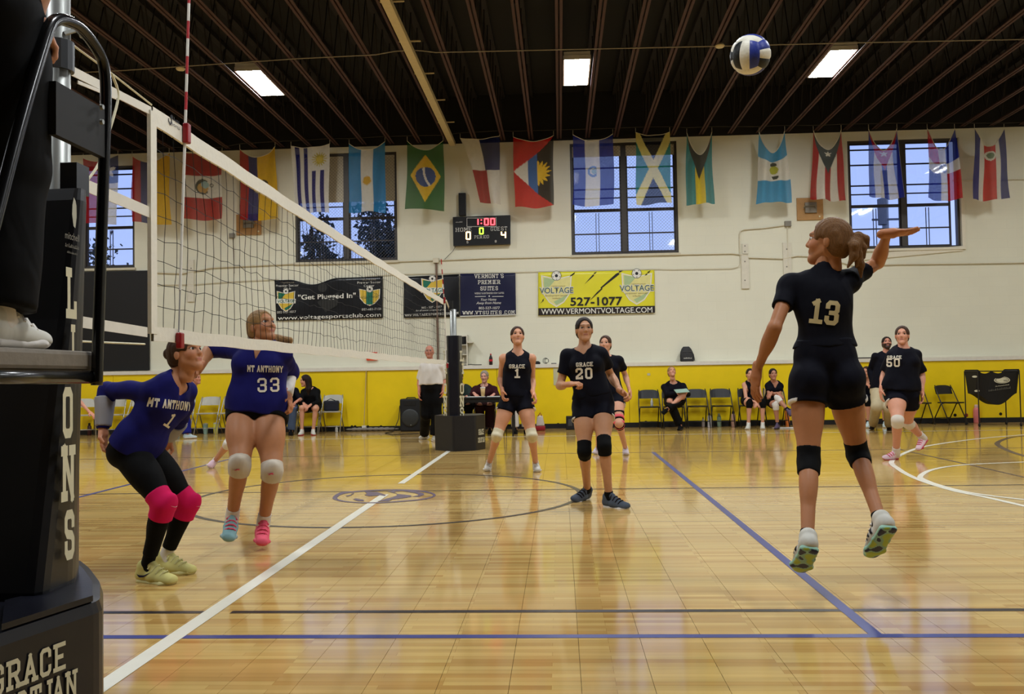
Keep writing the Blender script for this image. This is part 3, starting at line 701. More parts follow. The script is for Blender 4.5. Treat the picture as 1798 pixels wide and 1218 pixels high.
def shield(par, cx, cy, w_, h_, c1, c2, ball=True, band=None, dy=0.0, stripes=False):
    a = [(cx-w_/2, cy-h_*.5), (cx-w_*.15, cy-h_*.42), (cx+w_*.15, cy-h_*.42), (cx+w_/2, cy-h_*.5), (cx+w_*.46, cy+h_*.05), (cx+w_*.25, cy+h_*.35), (cx, cy+h_*.5), (cx-w_*.25, cy+h_*.35), (cx-w_*.46, cy+h_*.05)]
    k = 1.08; edge = [(cx+(x-cx)*k, cy+(y-cy)*k) for x, y in a]
    wm = mat('print_white', (226,224,214), 0.4); bpoly(par, edge, wm, 'crest', dy); bpoly(par, a, c1, 'crest', dy+.001)
    if stripes:
        bpoly(par, [(cx-w_*.16, cy-h_*.44), (cx+w_*.16, cy-h_*.44), (cx+w_*.16, cy+h_*.44), (cx-w_*.16, cy+h_*.44)], c2, 'crest', dy+.002)
    else:
        bpoly(par, [(cx-w_*.45, cy-h_*.46), (cx-w_*.02, cy-h_*.40), (cx-w_*.43, cy+h_*.05)], c2, 'crest', dy+.002)
        bpoly(par, [(cx+w_*.42, cy+h_*.1), (cx+w_*.24, cy+h_*.34), (cx, cy+h_*.47), (cx-w_*.1, cy+h_*.36)], c2, 'crest', dy+.002)
    if ball:
        by_ = cy-h_*.52; r = w_*.16
        for rr, mm, e in ((r*1.1, mat('print_black', (20,20,22), .4), .003), (r, wm, .004), (r*.35, MATS['print_black'], .005)):
            bpoly(par, [(cx+rr*math.cos(t), by_+rr*math.sin(t)) for t in np.linspace(0, 2*math.pi, 14, endpoint=False)], mm, 'crest_ball', dy+e)
        for t in np.linspace(0.3, 0.3+2*math.pi, 5, endpoint=False):
            bpoly(par, [(cx+r*.86*math.cos(t+e_)*f_, by_+r*.86*math.sin(t+e_)*f_) for e_, f_ in ((-.22, 1), (0, .75), (.22, 1))], MATS['print_black'], 'crest_ball', dy+.005)
    if band:
        bpoly(par, [(cx-w_*.58, cy-h_*.13), (cx+w_*.58, cy-h_*.13), (cx+w_*.56, cy+h_*.1), (cx-w_*.56, cy+h_*.1)], band, 'crest', dy+.003)
wm = mat('print_white', (226,224,214), 0.4); km = mat('print_black', (20,20,22), 0.4); gm = mat('print_green', (22,108,84), 0.4); ym = mat('print_gold', (216,182,62), 0.4)
vinb = mat('vinyl_black', (19,19,22), 0.28, vary=0.1, scale=4, bump=0.1); vinn = mat('vinyl_navy', (25,27,58), 0.3, vary=0.06); viny = mat('vinyl_yellow', (222,214,44), 0.35, vary=0.05, scale=3)
b1, rt = banner('sponsor_banner', 'black vinyl banner reading Get Plugged In, behind the net', 'banner', ((482,492),(672,485),(672,558),(485,563)), vinb, 0.12)
btxt(b1, rt, 'Vermont', 505,495.5,25,3.6, mat('print_dull', (150,140,120), .5)); btxt(b1, rt, 'Premier Soccer', 504.5,501,41,4, wm); btxt(b1, rt, 'Club', 504.5,506.5,13,4, wm)
shield(b1, 502, 529, 30, 34, ym, gm, True, wm); btxt(b1, rt, 'VOLTAGE', 502,528.5,31,5, gm, bold=0.02)
btxt(b1, rt, '802-527-1077', 503,547.5,34,4, wm); btxt(b1, rt, '"Get Plugged In"', 574,520,104,8.5, wm, bold=0.02)
btxt(b1, rt, 'Vermont', 648,490.5,25,3.6, MATS['print_dull']); btxt(b1, rt, 'Premier Soccer', 648,495.5,42,4, wm); btxt(b1, rt, 'Center', 648,501.3,19,4, wm)
shield(b1, 649, 522, 35, 28, ym, gm, True, None, stripes=True); btxt(b1, rt, 'VOLTAGE', 649,521,31,3.5, mat('print_darkgreen', (20,60,50), .4)); btxt(b1, rt, '802-681-7151', 652,542.5,34,4, wm)
btxt(b1, rt, 'www.voltagesportsclub.com', 578,555,186,7, wm, bold=0.01)
gh = mat('vinyl_ghost', (46,46,44), 0.3)
bpoly(b1, [(556,530),(596,512),(592,536),(572,548)], gh); bpoly(b1, [(566+8*math.cos(t), 505+8*math.sin(t)) for t in np.linspace(0,6.28,14)], gh)
b2, rt = banner('sponsor_banner', 'black vinyl banner with a green and gold crest behind the far antenna', 'banner', ((709,486),(806,481.5),(807,556),(709,558)), vinb, seed=2)
shield(b2, 759, 510, 36, 40, ym, gm, True, wm); btxt(b2, rt, 'VOLTAGE', 760,509.5,40,7, mat('print_teal', (40,120,110), .4), bold=0.02); btxt(b2, rt, '802 - 527 - 1077', 758,539,36,3.5, wm)
btxt(b2, rt, 'for all soccer programs go to', 756,544,52,2.8, wm, shear=0.2); btxt(b2, rt, 'WWW.VOLTAGESPORTSCLUB.COM', 758,551.5,96,3.8, wm, slab=True, weight=.12)
b3, rt = banner('sponsor_banner', 'navy vinyl banner reading Vermont\'s Premier Suites', 'banner', ((808,480.5),(905,479),(906,553),(808,556)), vinn, seed=4)
for s_, cy, w_, h_ in (("VERMONT'S",484.5,52,7),('PREMIER',495,40,7),('SUITES',506,31,7)): btxt(b3, rt, s_, 859,cy,w_,h_, wm, slab=True, weight=.13)
btxt(b3, rt, 'WEEKLY & EXTENDED STAY SUITES', 859,514.5,52,3, wm); btxt(b3, rt, 'Your Home', 858,525.5,27,4.5, wm, shear=0.4); btxt(b3, rt, 'Away from Home', 858,531.5,44,4.5, wm, shear=0.4)
btxt(b3, rt, '802-527-1077', 859,540.5,37,4.6, wm); btxt(b3, rt, 'WWW.VTSUITES.COM', 858,548.5,93,6, wm, slab=True, weight=.13)
for a, b in ((834,853),(864,884)): bpoly(b3, [(a,520),(b,519.7),(b,520.6),(a,520.9)], wm)
bpoly(b3, [(858,518.6),(860,518.6),(860,520.8),(858,520.8)], wm); bpoly(b3, [(808,554.4),(906,551.6),(906,553),(808,556)], wm, 'white_edge')
b4, rt = banner('sponsor_banner', 'yellow vinyl banner with lightning bolts and a phone number', 'banner', ((945,478),(1149,474),(1150,549),(945,554)), viny, seed=6)
bpoly(b4, [(945.3,541),(1150,536.6),(1150,549),(945.3,553.6)], mat('vinyl_umber', (40,32,30), .35), 'black_band'); btxt(b4, rt, 'WWW.VERMONTVOLTAGE.COM', 1047.5,545.2,194,9.5, wm, bold=0.008)
btxt(b4, rt, '527-1077', 1047,528.5,91,14, km, bold=0.02)
pg, pgr = mat('print_palegold', (222,214,140), .4), mat('print_palegreen', (168,190,140), .4)
for cx, cy in ((977,511),(1118,507)):
    shield(b4, cx, cy, 50, 52, pg, pgr, True, None); btxt(b4, rt, 'VOLTAGE', cx, cy-1.5, 60, 11, wm, bold=0.05); o = btxt(b4, rt, 'VOLTAGE', cx, cy-1.5, 59, 10, mat('print_slate', (70,96,90), .4), bold=0.01); o.location.y -= 0.003
    btxt(b4, rt, 'VERMONT', cx+3, cy-8.5, 26, 2.2, mat('print_tan', (150,130,80), .4)); btxt(b4, rt, 'premier soccer' if cx > 1000 else 'development soccer', cx, cy+7.5, 40, 3, MATS['print_tan']); btxt(b4, rt, 'club' if cx > 1000 else 'academy', cx, cy+12, 14, 3, MATS['print_tan'])
for bolt in ([(1010,477),(1006,480.5),(1008,481),(1001,483.5),(1003,484.5),(988,492),(1000,487),(999,486),(1006,483),(1004,481.5)],
             [(1048,476.5),(1042,479.5),(1044,480.5),(1040,483),(1026,499),(1043,484),(1042.5,482),(1046,479.5)],
             [(1094,475),(1086,475.5),(1088,477.5),(1082,480),(1054,505),(1056,506),(1048,513),(1035,528),(1050,514.5),(1058,507),(1057,505.5),(1088,481),(1086,479.5)],
             [(1143,473.8),(1136,478),(1138,479),(1134,481),(1128,488),(1137,481.5),(1135,480.5),(1140,478)],
             [(956,523),(952,527),(953,527.5),(948,533),(955,527.5),(954,527)]): bpoly(b4, bolt, km)
# ================================================================== scoreboard
sbm = mat('score_black', (14,13,14), 0.4)
SBY = WALL-0.13
root = wthing('scoreboard', 'black electronic scoreboard with red clock digits under the flags', 'scoreboard', W(845, 405, SBY))
TLs, TRs, BRs, BLs = [W(*p, SBY) for p in ((795,381),(896,377.5),(896,428),(796,431.5))]
rt = TRs-TLs; rt = rt/np.linalg.norm(rt)
mb = MB(); mb.face([TLs, BLs, BRs, TRs]); n0 = [p+np.array([0,.12,0]) for p in (TLs, BLs, BRs, TRs)]
fr_ = [TLs, BLs, BRs, TRs]
for i in range(4): mb.face([fr_[i], n0[i], n0[(i+1) % 4], fr_[(i+1) % 4]])
mb.face(n0[::-1]); mb.build('case', sbm, root, bevel=0.03)
def spx(x, y, d=0.006): return W(x, y, SBY-d)
def stext(s_, cx, cy, w_, h_, m_, weight=.1):
    o3 = spx(cx, cy); q = stroke_text(s_, 1.0, weight=weight, serif=True); ax = [p[0] for k in q for p in k]; wd = max(ax)-min(ax); mb = MB()
    for i, k in enumerate(q): mb.face([o3+rt*p[0]*w_*PXM/wd+ZU*p[1]*h_*PXM-np.array([0, i*.00003, 0]) for p in k])
    return mb.build('caption', m_, root)
cap = mat('caption_grey', (214,212,206), 0.5)
stext('HOME', 814.5, 403, 29, 7, cap); stext('GUEST', 876, 401.3, 29, 7, cap); stext('PERIOD', 846, 415.6, 26, 5.5, cap)
SEG = {'0': 'abcdef', '1': 'bc', '4': 'fgbc'}
def seven(ch, cx, cy, w_, h_, m_, t=0.2):
    mb = MB(); x0, x1, yt, ym_, yb = cx-w_/2, cx+w_/2, cy-h_/2, cy, cy+h_/2; T = t*w_
    R_ = {'a': (x0+T*.5, yt, x1-T*.5, yt+T), 'g': (x0+T*.5, ym_-T/2, x1-T*.5, ym_+T/2), 'd': (x0+T*.5, yb-T, x1-T*.5, yb),
          'f': (x0, yt+T*.4, x0+T, ym_), 'b': (x1-T, yt+T*.4, x1, ym_), 'e': (x0, ym_, x0+T, yb-T*.4), 'c': (x1-T, ym_, x1, yb-T*.4)}
    for k in SEG[ch]:
        a, b, c, d = R_[k]; mb.face([spx(a, b), spx(a, d), spx(c, d), spx(c, b)])
    return mb.build('digit', m_, root)
er = emit('led_red', (255,60,70), 5.0); ea = emit('led_amber', (255,200,130), 5.0); eg = emit('led_green', (170,255,50), 4.0)
glow = mat('led_glow_red', (110,8,16), 0.4); halo = MB(); halo.face([spx(852,383,.003), spx(852,396.5,.003), spx(870,396,.003), spx(870,382.5,.003)]); halo.build('clock_glow', glow, root)  # glow around the clock digits, painted as a flat red patch
seven('1', 836.5, 389.5, 8, 12, er, .28); seven('0', 854, 389.2, 8.5, 13, er, .26); seven('0', 865, 389, 8.5, 13, er, .26)
for yy in (386, 392): mb = MB(); mb.face([spx(844,yy-1), spx(844,yy+1), spx(846.4,yy+1), spx(846.4,yy-1)]); mb.build('colon_dot', er, root)
seven('0', 845.2, 405.3, 8, 12, eg, .26); seven('0', 822.3, 413.6, 9, 14.5, ea, .26); seven('4', 884, 412.2, 9.5, 13, ea, .26)
mb = MB()
for (a, b, c, d) in ((819.5,382.3,871.5,383),(819.5,397.3,871.5,398),(819.5,382.3,820.2,398),(870.8,381,871.5,397)): mb.face([spx(a,b,.005), spx(a,d,.005), spx(c,d,.005), spx(c,b,.005)])
mb.build('clock_border', cap, root)
squiggle('maker_mark', spx(806, 389.5), rt, ZU, 12*PXM, 2.2*PXM, cap, root, 9, 3)
stext('5', 821, 425, 3, 4, cap, .15); stext('8', 870.5, 423.5, 3, 4, cap, .15)
p0, p1 = W(806, 381, WALL-0.06), W(818, 339, WALL-0.06)
tag(MB().box((p0[0], WALL-0.1, p0[2]+0.03), (p1[0], WALL-0.005, p1[2])).build('cable_cover', sbm, None, bevel=0.006), 'upright black bar standing above the scoreboard', 'bar')
# ================================================================== conduits, boards and small fittings on the wall
cpm = mat('conduit_cream', (212,204,180), 0.5); CY = WALL-0.03
def wpipe(label, pts, r=0.013, m_=cpm, cat='conduit', name='wall_conduit', y=CY, per=1):
    o = MB().tube([W(*p, y) for p in pts], r, 6).build(name, m_, None, smooth=False); tag(o, label, cat, 'wall conduits'); return o
wpipe('long cream conduit along the wall below the scoreboard', [(697,459),(768,457),(850,453.5),(1003,450.5),(1150,447.5),(1285,445),(1300,446.5),(1313,448)])
wpipe('thin cream conduit just above the yellow banner, ending in a bend', [(640,485),(700,481),(905,477.5),(945,476.3),(1150,472),(1180,472.5),(1285,471),(1296,468),(1300,461),(1300,448)], 0.008)
wpipe('cream conduit rising to the small box beside the wooden plate', [(1299,448),(1298.5,412),(1300,406),(1306,403),(1340,400.5),(1377,395.5)], 0.012)
wpipe('cream conduit dropping from the small box at the right', [(1382.5,397),(1383,430),(1384,470)], 0.010)
wpipe('cream conduit across the right wall behind the jumping player', [(1313,452),(1375,454),(1400,449),(1440,451),(1500,466.5),(1575,464),(1700,462.5),(1798,461),(1900,459)], 0.013)
wpipe('cream conduit behind the near part of the net', [(262,478),(320,480),(352,474),(370,470),(518,463),(600,461.5),(697,459)], 0.016)
wpipe('thin cream pipe behind the net at waist height of the window', [(262,500),(340,499),(408,494),(490,490)], 0.009)
wpipe('grey pipe running down the wall behind the far net post', [(766,462),(767,500),(768,560),(769,600),(769,645)], 0.022, mat('pipe_brown', (120,96,80), .6))
wpipe('thin cable hanging from the scoreboard corner', [(800,432),(795,441),(787,449),(780,456)], 0.005, mat('cable_dark', (70,66,60), .6), 'cable', 'wall_cable')
wpipe('thin red-brown pipe dropping from the small box behind the net', [(409,416),(410.5,440),(411,480)], 0.008, mat('pipe_brown', (120,96,80), .6))
wpipe('thin conduit between the flags at the far right', [(1672,317),(1740,315.5),(1798,314.5),(1900,313)], 0.008)
def wbox(name, label, cat, x0, y0, x1, y1, dep, m_, group=None, bev=0.004):
    a, b = W(x0, y1, WALL), W(x1, y0, WALL)
    return tag(MB().box((a[0], WALL-dep, a[2]), (b[0], WALL-0.001, b[2])).build(name, m_, None, bevel=bev), label, cat, group)
bx = mat('box_grey', (130,124,112), 0.5, metal=0.3)
wbox('junction_box', 'cream junction box on the conduit below the scoreboard', 'box', 761,453,771,462, 0.08, cpm, 'junction boxes')
wbox('junction_box', 'grey junction box left of the jumping player\'s head', 'box', 1377,388.5,1388,398, 0.07, bx, 'junction boxes')
wbox('junction_box', 'grey junction box behind the net below the crested flag', 'box', 404,410,413,418, 0.07, bx, 'junction boxes')
bw = mat('board_white', (214,208,190), 0.5)
for label, r_ in (('white upright board on the wall, left of the jumping player', (1302,447,1314,507)), ('white upright board behind the jumping player\'s shoulder', (1375,426,1388,482)),
                  ('white upright board behind the net, left of two', (264,459,273,531)), ('white upright board behind the net, right of two', (330,456,341,530)), ('short white block above the conduit by the jumping player', (1303,428,1313,446))):
    o = wbox('wall_board', label, 'board', *r_, 0.035, bw, 'white wall boards')
    for f_ in (.2, .75): 
        p = W((r_[0]+r_[2])/2, r_[1]+(r_[3]-r_[1])*f_, WALL-0.036); MB().lathe([(0.016,0),(0.012,.004)], 8, M=Matrix.Translation(Vector(p)) @ Matrix.Rotation(math.pi/2,4,'X')).build('bolt', bx, o)
wd = mat('plywood', (176,134,82), 0.6, vary=0.12, scale=9)
for label, (x0, y0, x1, y1) in (('square wooden plate with a grey fitting below the striped flag at the right', (1399,347,1444,387)), ('square wooden plate with a grey fitting behind the net', (416,376,459,413))):
    o = wbox('fixture_plate', label, 'plate', x0, y0, x1, y1, 0.04, wd, 'wooden fixture plates')
    a, b = W(x0+13, y1-12, WALL), W(x1-12, y0+9, WALL)
    MB().box((a[0], WALL-0.09, a[2]), (b[0], WALL-0.04, b[2])).build('fitting', bx, o, bevel=.006)
    c_ = W((x0+x1)/2, y0+18, WALL-.1); MB().tube([c_+[-.12,0,0], c_+[-.1,-.05,.05], c_+[.1,-.05,.05], c_+[.12,0,0]], .012, 6).build('bracket', bx, o)
    d_ = W(x1-5, y1-7, WALL-.045); MB().lathe([(.02,0),(.014,.012)], 10, M=Matrix.Translation(Vector(d_)) @ Matrix.Rotation(math.pi/2,4,'X')).build('stud', mat('stud_pale', (235,225,190), .4), o)
wbox('alarm_box', 'small orange-red box on the wall behind the net', 'box', 644,618,663,633, 0.05, mat('alarm_red', (214,70,34), .5), None, .012)
wbox('wall_mat', 'large black wall mat behind the near net post', 'mat', 138,475,263,652, 0.06, mat('mat_black', (17,16,17), .6), None, .01)
# pale cabinet behind the far post
root = wthing('wall_cabinet', 'small pale open cabinet on the ledge behind the far net post', 'cabinet', W(820, 648, WALL-.1))
a, b = W(800, 645, WALL-.1), W(821, 588, WALL-.1)
mb = MB(); mb.box((a[0], WALL-.2, ZL+.075), (a[0]+.02, WALL, b[2])); mb.box((b[0]-.02, WALL-.2, ZL+.075), (b[0], WALL, b[2])); mb.box((a[0], WALL-.02, ZL+.075), (b[0], WALL, b[2])); mb.build('carcass', bw, root)
for t in (0.02, .35, .68, 0.98): MB().box((a[0]+.02, WALL-.2, ZL+.08+(b[2]-ZL-.1)*t), (b[0]-.02, WALL-.02, ZL+.095+(b[2]-ZL-.1)*t)).build('shelf', bw, root)
MB().box((a[0]+.04, WALL-.19, b[2]-.18), (b[0]-.05, WALL-.04, b[2]-.02)).build('dark_box', sbm, root)
MB().box((b[0], WALL-.22, ZL+.075+(b[2]-ZL)*.66), (b[0]+.12, WALL, ZL+.1+(b[2]-ZL)*.66)).build('side_shelf', bw, root)
# outside: trees and a pole seen through the windows
def tree(label, base, h, r, n, seed, col):
    g_ = np.random.default_rng(seed); root = wthing('tree', label, 'tree', base, 'trees outside')
    MB().tube([base, base+np.array([0.1,0,h*.5]), base+np.array([0,0,h*.9])], [h*.03, h*.022, h*.01], 8).build('trunk', mat('bark', (40,34,34), .9), root)
    mb = MB(); cl = g_.normal(0, 1, (26, 3)); cl = cl/np.linalg.norm(cl, axis=1)[:, None]*g_.uniform(.2, 1, (26, 1))*np.array([r, r*.8, h*.36])+base+np.array([0,0,h*.66])
    for i in range(n):
        c_ = cl[g_.integers(26)]+g_.normal(0, r*.17, 3); a_ = g_.normal(0, 1, 3); a_ /= np.linalg.norm(a_); b__ = np.cross(a_, g_.normal(0, 1, 3)); b__ /= np.linalg.norm(b__); s_ = g_.uniform(.06, .13)
        mb.face([c_-a_*s_, c_+b__*s_*.5, c_+a_*s_, c_-b__*s_*.5])
    f_ = mb.build('leaves', col, root); f_['kind'] = 'stuff'
tg = mat('leaf_dusk', (44,62,66), 0.8, vary=.2, transl=.2)
tree('dark leafy tree outside the left half of the second window', W(548, 560, 27)*[1,1,0], 6.3, 0.9, 3200, 1, tg)
tree('dark leafy tree outside the right half of the second window', W(684, 560, 33)*[1,1,0], 8.0, 1.5, 5000, 2, tg)
tree('dark leafy tree outside the first window', W(120, 560, 30)*[1,1,0], 6.4, 2.0, 4000, 3, tg)
root = wthing('utility_pole', 'grey utility pole with a transformer outside the right window', 'pole', W(1552, 500, 40)*[1,1,0])
pt = W(1552, 300, 40); MB().tube([pt*[1,1,0], pt], .14, 8).build('pole', mat('pole_grey', (170,170,170), .8), root)
c_ = W(1549, 372, 39.7); MB().lathe([(.0,-.9),(.3,-.9),(.32,.9),(.0,1.0)], 12, M=Matrix.Translation(Vector(c_)) @ Matrix.Scale(.62,4), cap=False).build('transformer', mat('pole_dark', (120,120,122), .7), root)
c_ = W(1556, 385, 39.7); MB().tube([c_+[-.6,0,0], c_+[.6,0,0]], .05, 5).build('cross_arm', MATS['pole_dark'], root)
tag(MB().box((-60, WALL+.3, -.4), (70, 90, -.15)).build('ground_outside', mat('ground_dusk', (60,64,70), .9)), 'dim ground outside the windows', None, None, 'structure')
# ================================================================== net
tape = mat('net_tape', (226,222,208), 0.6, vary=0.04, scale=40, bump=0.2); strg = mat('net_string', (26,25,24), 0.8)
whs = mat('strap_white', (222,218,206), 0.7)
def nx(x, y): return WX(x, y, 0.0)
nT, nB, fT, fB = nx(266, 187), nx(259, 598), nx(781, 527), nx(786, 640)
ya, yb = nT[1], fT[1]
def nz_(t, top):      # height along the net, slight sag
    a, b = (nT[2], fT[2]) if top else (nB[2], fB[2])
    return a+(b-a)*t-0.02*4*t*(1-t)*(1 if top else .3)
net = wthing('volleyball_net', 'black string volleyball net with white tapes across the court', 'net', (0, (ya+yb)/2, 0))
def tape_strip(name, top, w_):
    mb = MB(); n = 60
    for s_ in (-1, 1):
        for i in range(n):
            t0, t1 = i/n, (i+1)/n; P = []
            for t, e in ((t0, 0), (t1, 0), (t1, 1), (t0, 1)):
                z = nz_(t, top)+(-w_*e if top else w_*(1-e))+0.003*math.sin(t*90)
                P.append((s_*0.006, ya+(yb-ya)*t, z))
            mb.face(P if s_ > 0 else P[::-1])
    for i in range(n):
        t0, t1 = i/n, (i+1)/n
        for e in (0, 1):
            z0 = [nz_(t, top)+(-w_*e if top else w_*(1-e))+0.003*math.sin(t*90) for t in (t0, t1)]
            mb.face([(-.006, ya+(yb-ya)*t0, z0[0]), (.006, ya+(yb-ya)*t0, z0[0]), (.006, ya+(yb-ya)*t1, z0[1]), (-.006, ya+(yb-ya)*t1, z0[1])])
    return mb.build(name, tape, net)
tape_strip('top_tape', True, 0.075); tape_strip('bottom_tape', False, 0.06)
for t, y in ((0, ya), (1, yb)):
    mb = MB(); mb.box((-.008, y-.025, nz_(t, False)+.03), (.008, y+.03, nz_(t, True)-.02)); mb.build('side_tape', tape, net)
nr = np.random.default_rng(5)
mb = MB(); ny = 92; nzc = 9; sagm = nr.normal(0, .006, (ny+1, nzc+1)); sagy = nr.normal(0, .006, (ny+1, nzc+1))
def knot(i, j):
    t = i/ny; zt, zb = nz_(t, True)-.07, nz_(t, False)+.055; q = j/nzc
    edge = 0 if j in (0, nzc) or i in (0, ny) else 1
    return np.array([0.02*math.sin(i*.35)*math.sin(q*3.1)*edge, ya+(yb-ya)*t+sagy[i, j]*edge, zt+(zb-zt)*q+sagm[i, j]*edge])
for i in range(1, ny): mb.tube([knot(i, j) for j in range(nzc+1)], 0.0017, 3, cap=False)
for j in range(1, nzc): mb.tube([knot(i, j) for i in range(ny+1)], 0.0017, 3, cap=False)
mb.build('net_mesh', strg, net)
lgo = mat('print_ink', (40,40,46), .6)
p = nx(304, 214); dn_ = np.array([0, .985, -.02]); squiggle('maker_print', p+[.0085,0,.012], dn_, ZU, .10, .018, lgo, net, 6, 1); font_text('maker_print', 'sports', .016, p+[.0085,0,-.014], dn_, ZU, lgo, net, width=.10)
p = nx(295, 209); MB().tube([p+[.0085,.015,.024], p+[.0085,.018,-.012], p+[.0085,.004,-.024], p+[.0085,-.012,-.012], p+[.0085,-.012,.0]], .0035, 4, flat=.3).build('maker_logo', lgo, net)
# straps and cords to the near post
PY = 2.95
def strap(name, a, b, w_, dx=0.0):
    mb = MB(); a = np.array(a); b = np.array(b)
    mb.face([a+[dx,0,w_/2], b+[dx,0,w_/2], b+[dx,0,-w_/2], a+[dx,0,-w_/2]]); mb.face([a+[dx-.004,0,-w_/2], b+[dx-.004,0,-w_/2], b+[dx-.004,0,w_/2], a+[dx-.004,0,w_/2]])
    for e in (w_/2, -w_/2): mb.face([a+[dx,0,e], a+[dx-.004,0,e], b+[dx-.004,0,e], b+[dx,0,e]])
    return mb.build(name, whs, net)
strap('top_strap', nx(266, 195), nx(113, 117), .034); strap('upper_strap', nx(200, 172), nx(132, 144), .012, .01)
strap('middle_strap', nx(262, 372), nx(92, 300), .045); strap('bottom_strap', nx(259, 583), nx(112, 560), .04)
rope = mat('rope_white', (214,208,180), .7)
MB().tube([nx(266, 184), nx(196, 129), nx(115, 70)], .004, 5).build('tension_cord', rope, net)
MB().tube(spline3([nx(197, 131), nx(207, 160), nx(205, 185), nx(190, 236), nx(172, 290), nx(137, 336)]), .005, 6).build('loose_cord', rope, net)
MB().tube([nx(254, 604), nx(112, 598)], .004, 5).build('bottom_cord', rope, net)
MB().tube([nx(783, 527), nx(790, 545), nx(797, 556)], .012, 5).build('far_strap', whs, net); MB().tube([nx(786, 638), nx(800, 636)], .012, 5).build('far_strap', whs, net)
# antennas
ar, aw = mat('antenna_red', (176,18,28), .5), mat('antenna_white', (224,222,214), .5)
def antenna(label, px_top, px_mid, px_bot, n_above, r):
    A, Mi, B = nx(*px_top), nx(*px_mid), nx(*px_bot); root = wthing('net_antenna', label, 'antenna', Mi, 'net antennas')
    off = np.array([.014, 0, 0])
    for i in range(n_above):
        a = Mi+(A-Mi)*i/n_above+off; b = Mi+(A-Mi)*(i+1)/n_above+off; MB().tube([a, b], r, 8).build('red_band' if i % 2 else 'white_band', ar if i % 2 else aw, root)
    MB().tube([Mi+off, Mi+(B-Mi)*.78+off], r, 8).build('sleeve', aw, root); MB().tube([Mi+(B-Mi)*.78+off, B+off], r*.55, 6).build('rod', mat('rod_grey', (150,150,150), .4), root)
    for c_, h in ((Mi, .07), (B, .05)): MB().box((.008, c_[1]-.02, c_[2]-h), (.034, c_[1]+.02, c_[2]+.02)).build('clamp', mat('clamp_red', (140,14,24), .35), root, bevel=.006)
antenna('red and white striped antenna on the near end of the net', (329,-85), (320,225), (308,592), 10, .0062)
antenna('red and white striped antenna on the far end of the net', (773,455), (778,524), (783,640), 8, .0075)
# ================================================================== standards
padk = mat('pad_vinyl', (26,26,29), 0.36, vary=.08, scale=6, bump=.1); padn = mat('pad_vinyl_navy', (18,19,28), 0.3, vary=.08, scale=5, bump=.15)
metal = mat('brushed_metal', (150,152,148), .42, metal=.7); let = mat('pad_letter', (206,200,170), .6); blk = mat('black_gloss', (10,10,11), .22, spec=.5); blkm = mat('black_matte', (16,16,17), .7)
def loft(mb, rings, mi=0, cap=True):
    n0 = len(mb.v); k = len(rings[0])
    for r_ in rings: mb.v += [tuple(map(float, p)) for p in r_]
    for i in range(len(rings)-1):
        for j in range(k):
            a = n0+i*k+j; b = n0+i*k+(j+1) % k; mb.f.append((a, b, b+k, a+k)); mb.mi.append(mi)
    if cap:
        mb.f.append(tuple(n0+j for j in reversed(range(k)))); mb.f.append(tuple(n0+(len(rings)-1)*k+j for j in range(k))); mb.mi += [mi, mi]
def round_poly(P, r, n=4):
    out = []; k = len(P)
    for i in range(k):
        a, b, c_ = [np.array(P[(i+d) % k], float) for d in (-1, 0, 1)]
        u, v = (a-b)/np.linalg.norm(a-b), (c_-b)/np.linalg.norm(c_-b); rr = min(r, .45*np.linalg.norm(a-b), .45*np.linalg.norm(c_-b))
        for t in np.linspace(0, 1, n): out.append((1-t)**2*(b+u*rr)+2*t*(1-t)*b+t*t*(b+v*rr))
    return out
st = wthing('net_standard', 'near net post with a black pad lettered LIONS, at the left edge', 'net post', (0, PY, 0), 'net posts')
MB().tube([(0, PY, 0), (0, PY, 2.45)], .038, 16).build('pole', metal, st, smooth=True)
MB().tube([(0, PY, 2.16), (0, PY, 2.26)], .05, 14).build('collar', mat('collar_dark', (60,62,66), .4, metal=.5), st); MB().box((-.05, PY-.03, 1.74), (.08, PY+.05, 1.84)).build('clamp_block', MATS['collar_dark'], st)
MB().tube([(.03, PY-.02, 2.28), (.06, PY+.02, 2.31), (.05, PY+.06, 2.3)], .008, 6).build('crank', metal, st)
rings = []
for z, yn, s_ in ((.47, 2.545, .97), (.50, 2.54, 1), (.9, 2.62, 1), (1.3, 2.70, 1), (1.68, 2.755, 1), (1.72, 2.77, .97)):
    P = [(.18*s_, yn), (.175*s_, 2.74+.06*(z-.5)), (.05, 2.99), (-.18, 3.0), (-.22, yn+.03)]
    rings.append([(p[0], p[1], z) for p in round_poly(P, .05)])
mb = MB(); loft(mb, rings); pad = mb.build('post_pad', padk, st, smooth=False)
def on_face(px, py, X=.192): return WX(px, py, X)
for ch, cx, cy, hpx in (('L',127,515,85),('I',126,605,68),('O',120,724,85),('N',121,830,92),('S',123,938,82)):
    c_ = on_face(cx, cy, .194+.0015*(1 if cy > 700 else 0)); h = hpx*c_[1]/FPX
    letters_on_plane('letter_print', ch, h, c_, (0, .56 if ch != 'I' else .5, 0), ZU, let, pad, weight=.2, serif=True, xs=1.0)
dc = mat('pad_print_dim', (120,116,104), .6)
c_ = on_face(127, 415, .196); font_text('sponsor_print', 'mitchell', .022, c_, (0,1,0), ZU, dc, pad, width=.08); squiggle('sponsor_print', c_-[0,0,.03], np.array([0,1,0]), ZU, .08, .012, dc, pad, 12, 5); squiggle('sponsor_print', c_-[0,0,.05], np.array([0,1,0]), ZU, .06, .008, dc, pad, 12, 8)
mb = MB(); c_ = on_face(131, 372, .195); mb.face([c_+[0, dy, dz] for dy, dz in ((-.004,.045),(-.012,.02),(-.014,-.01),(-.006,-.045),(.004,-.05),(.012,-.015),(.011,.02),(.006,.035))]); mb.build('leaf_print', mat('pad_print_pale', (170,168,150), .6), pad)
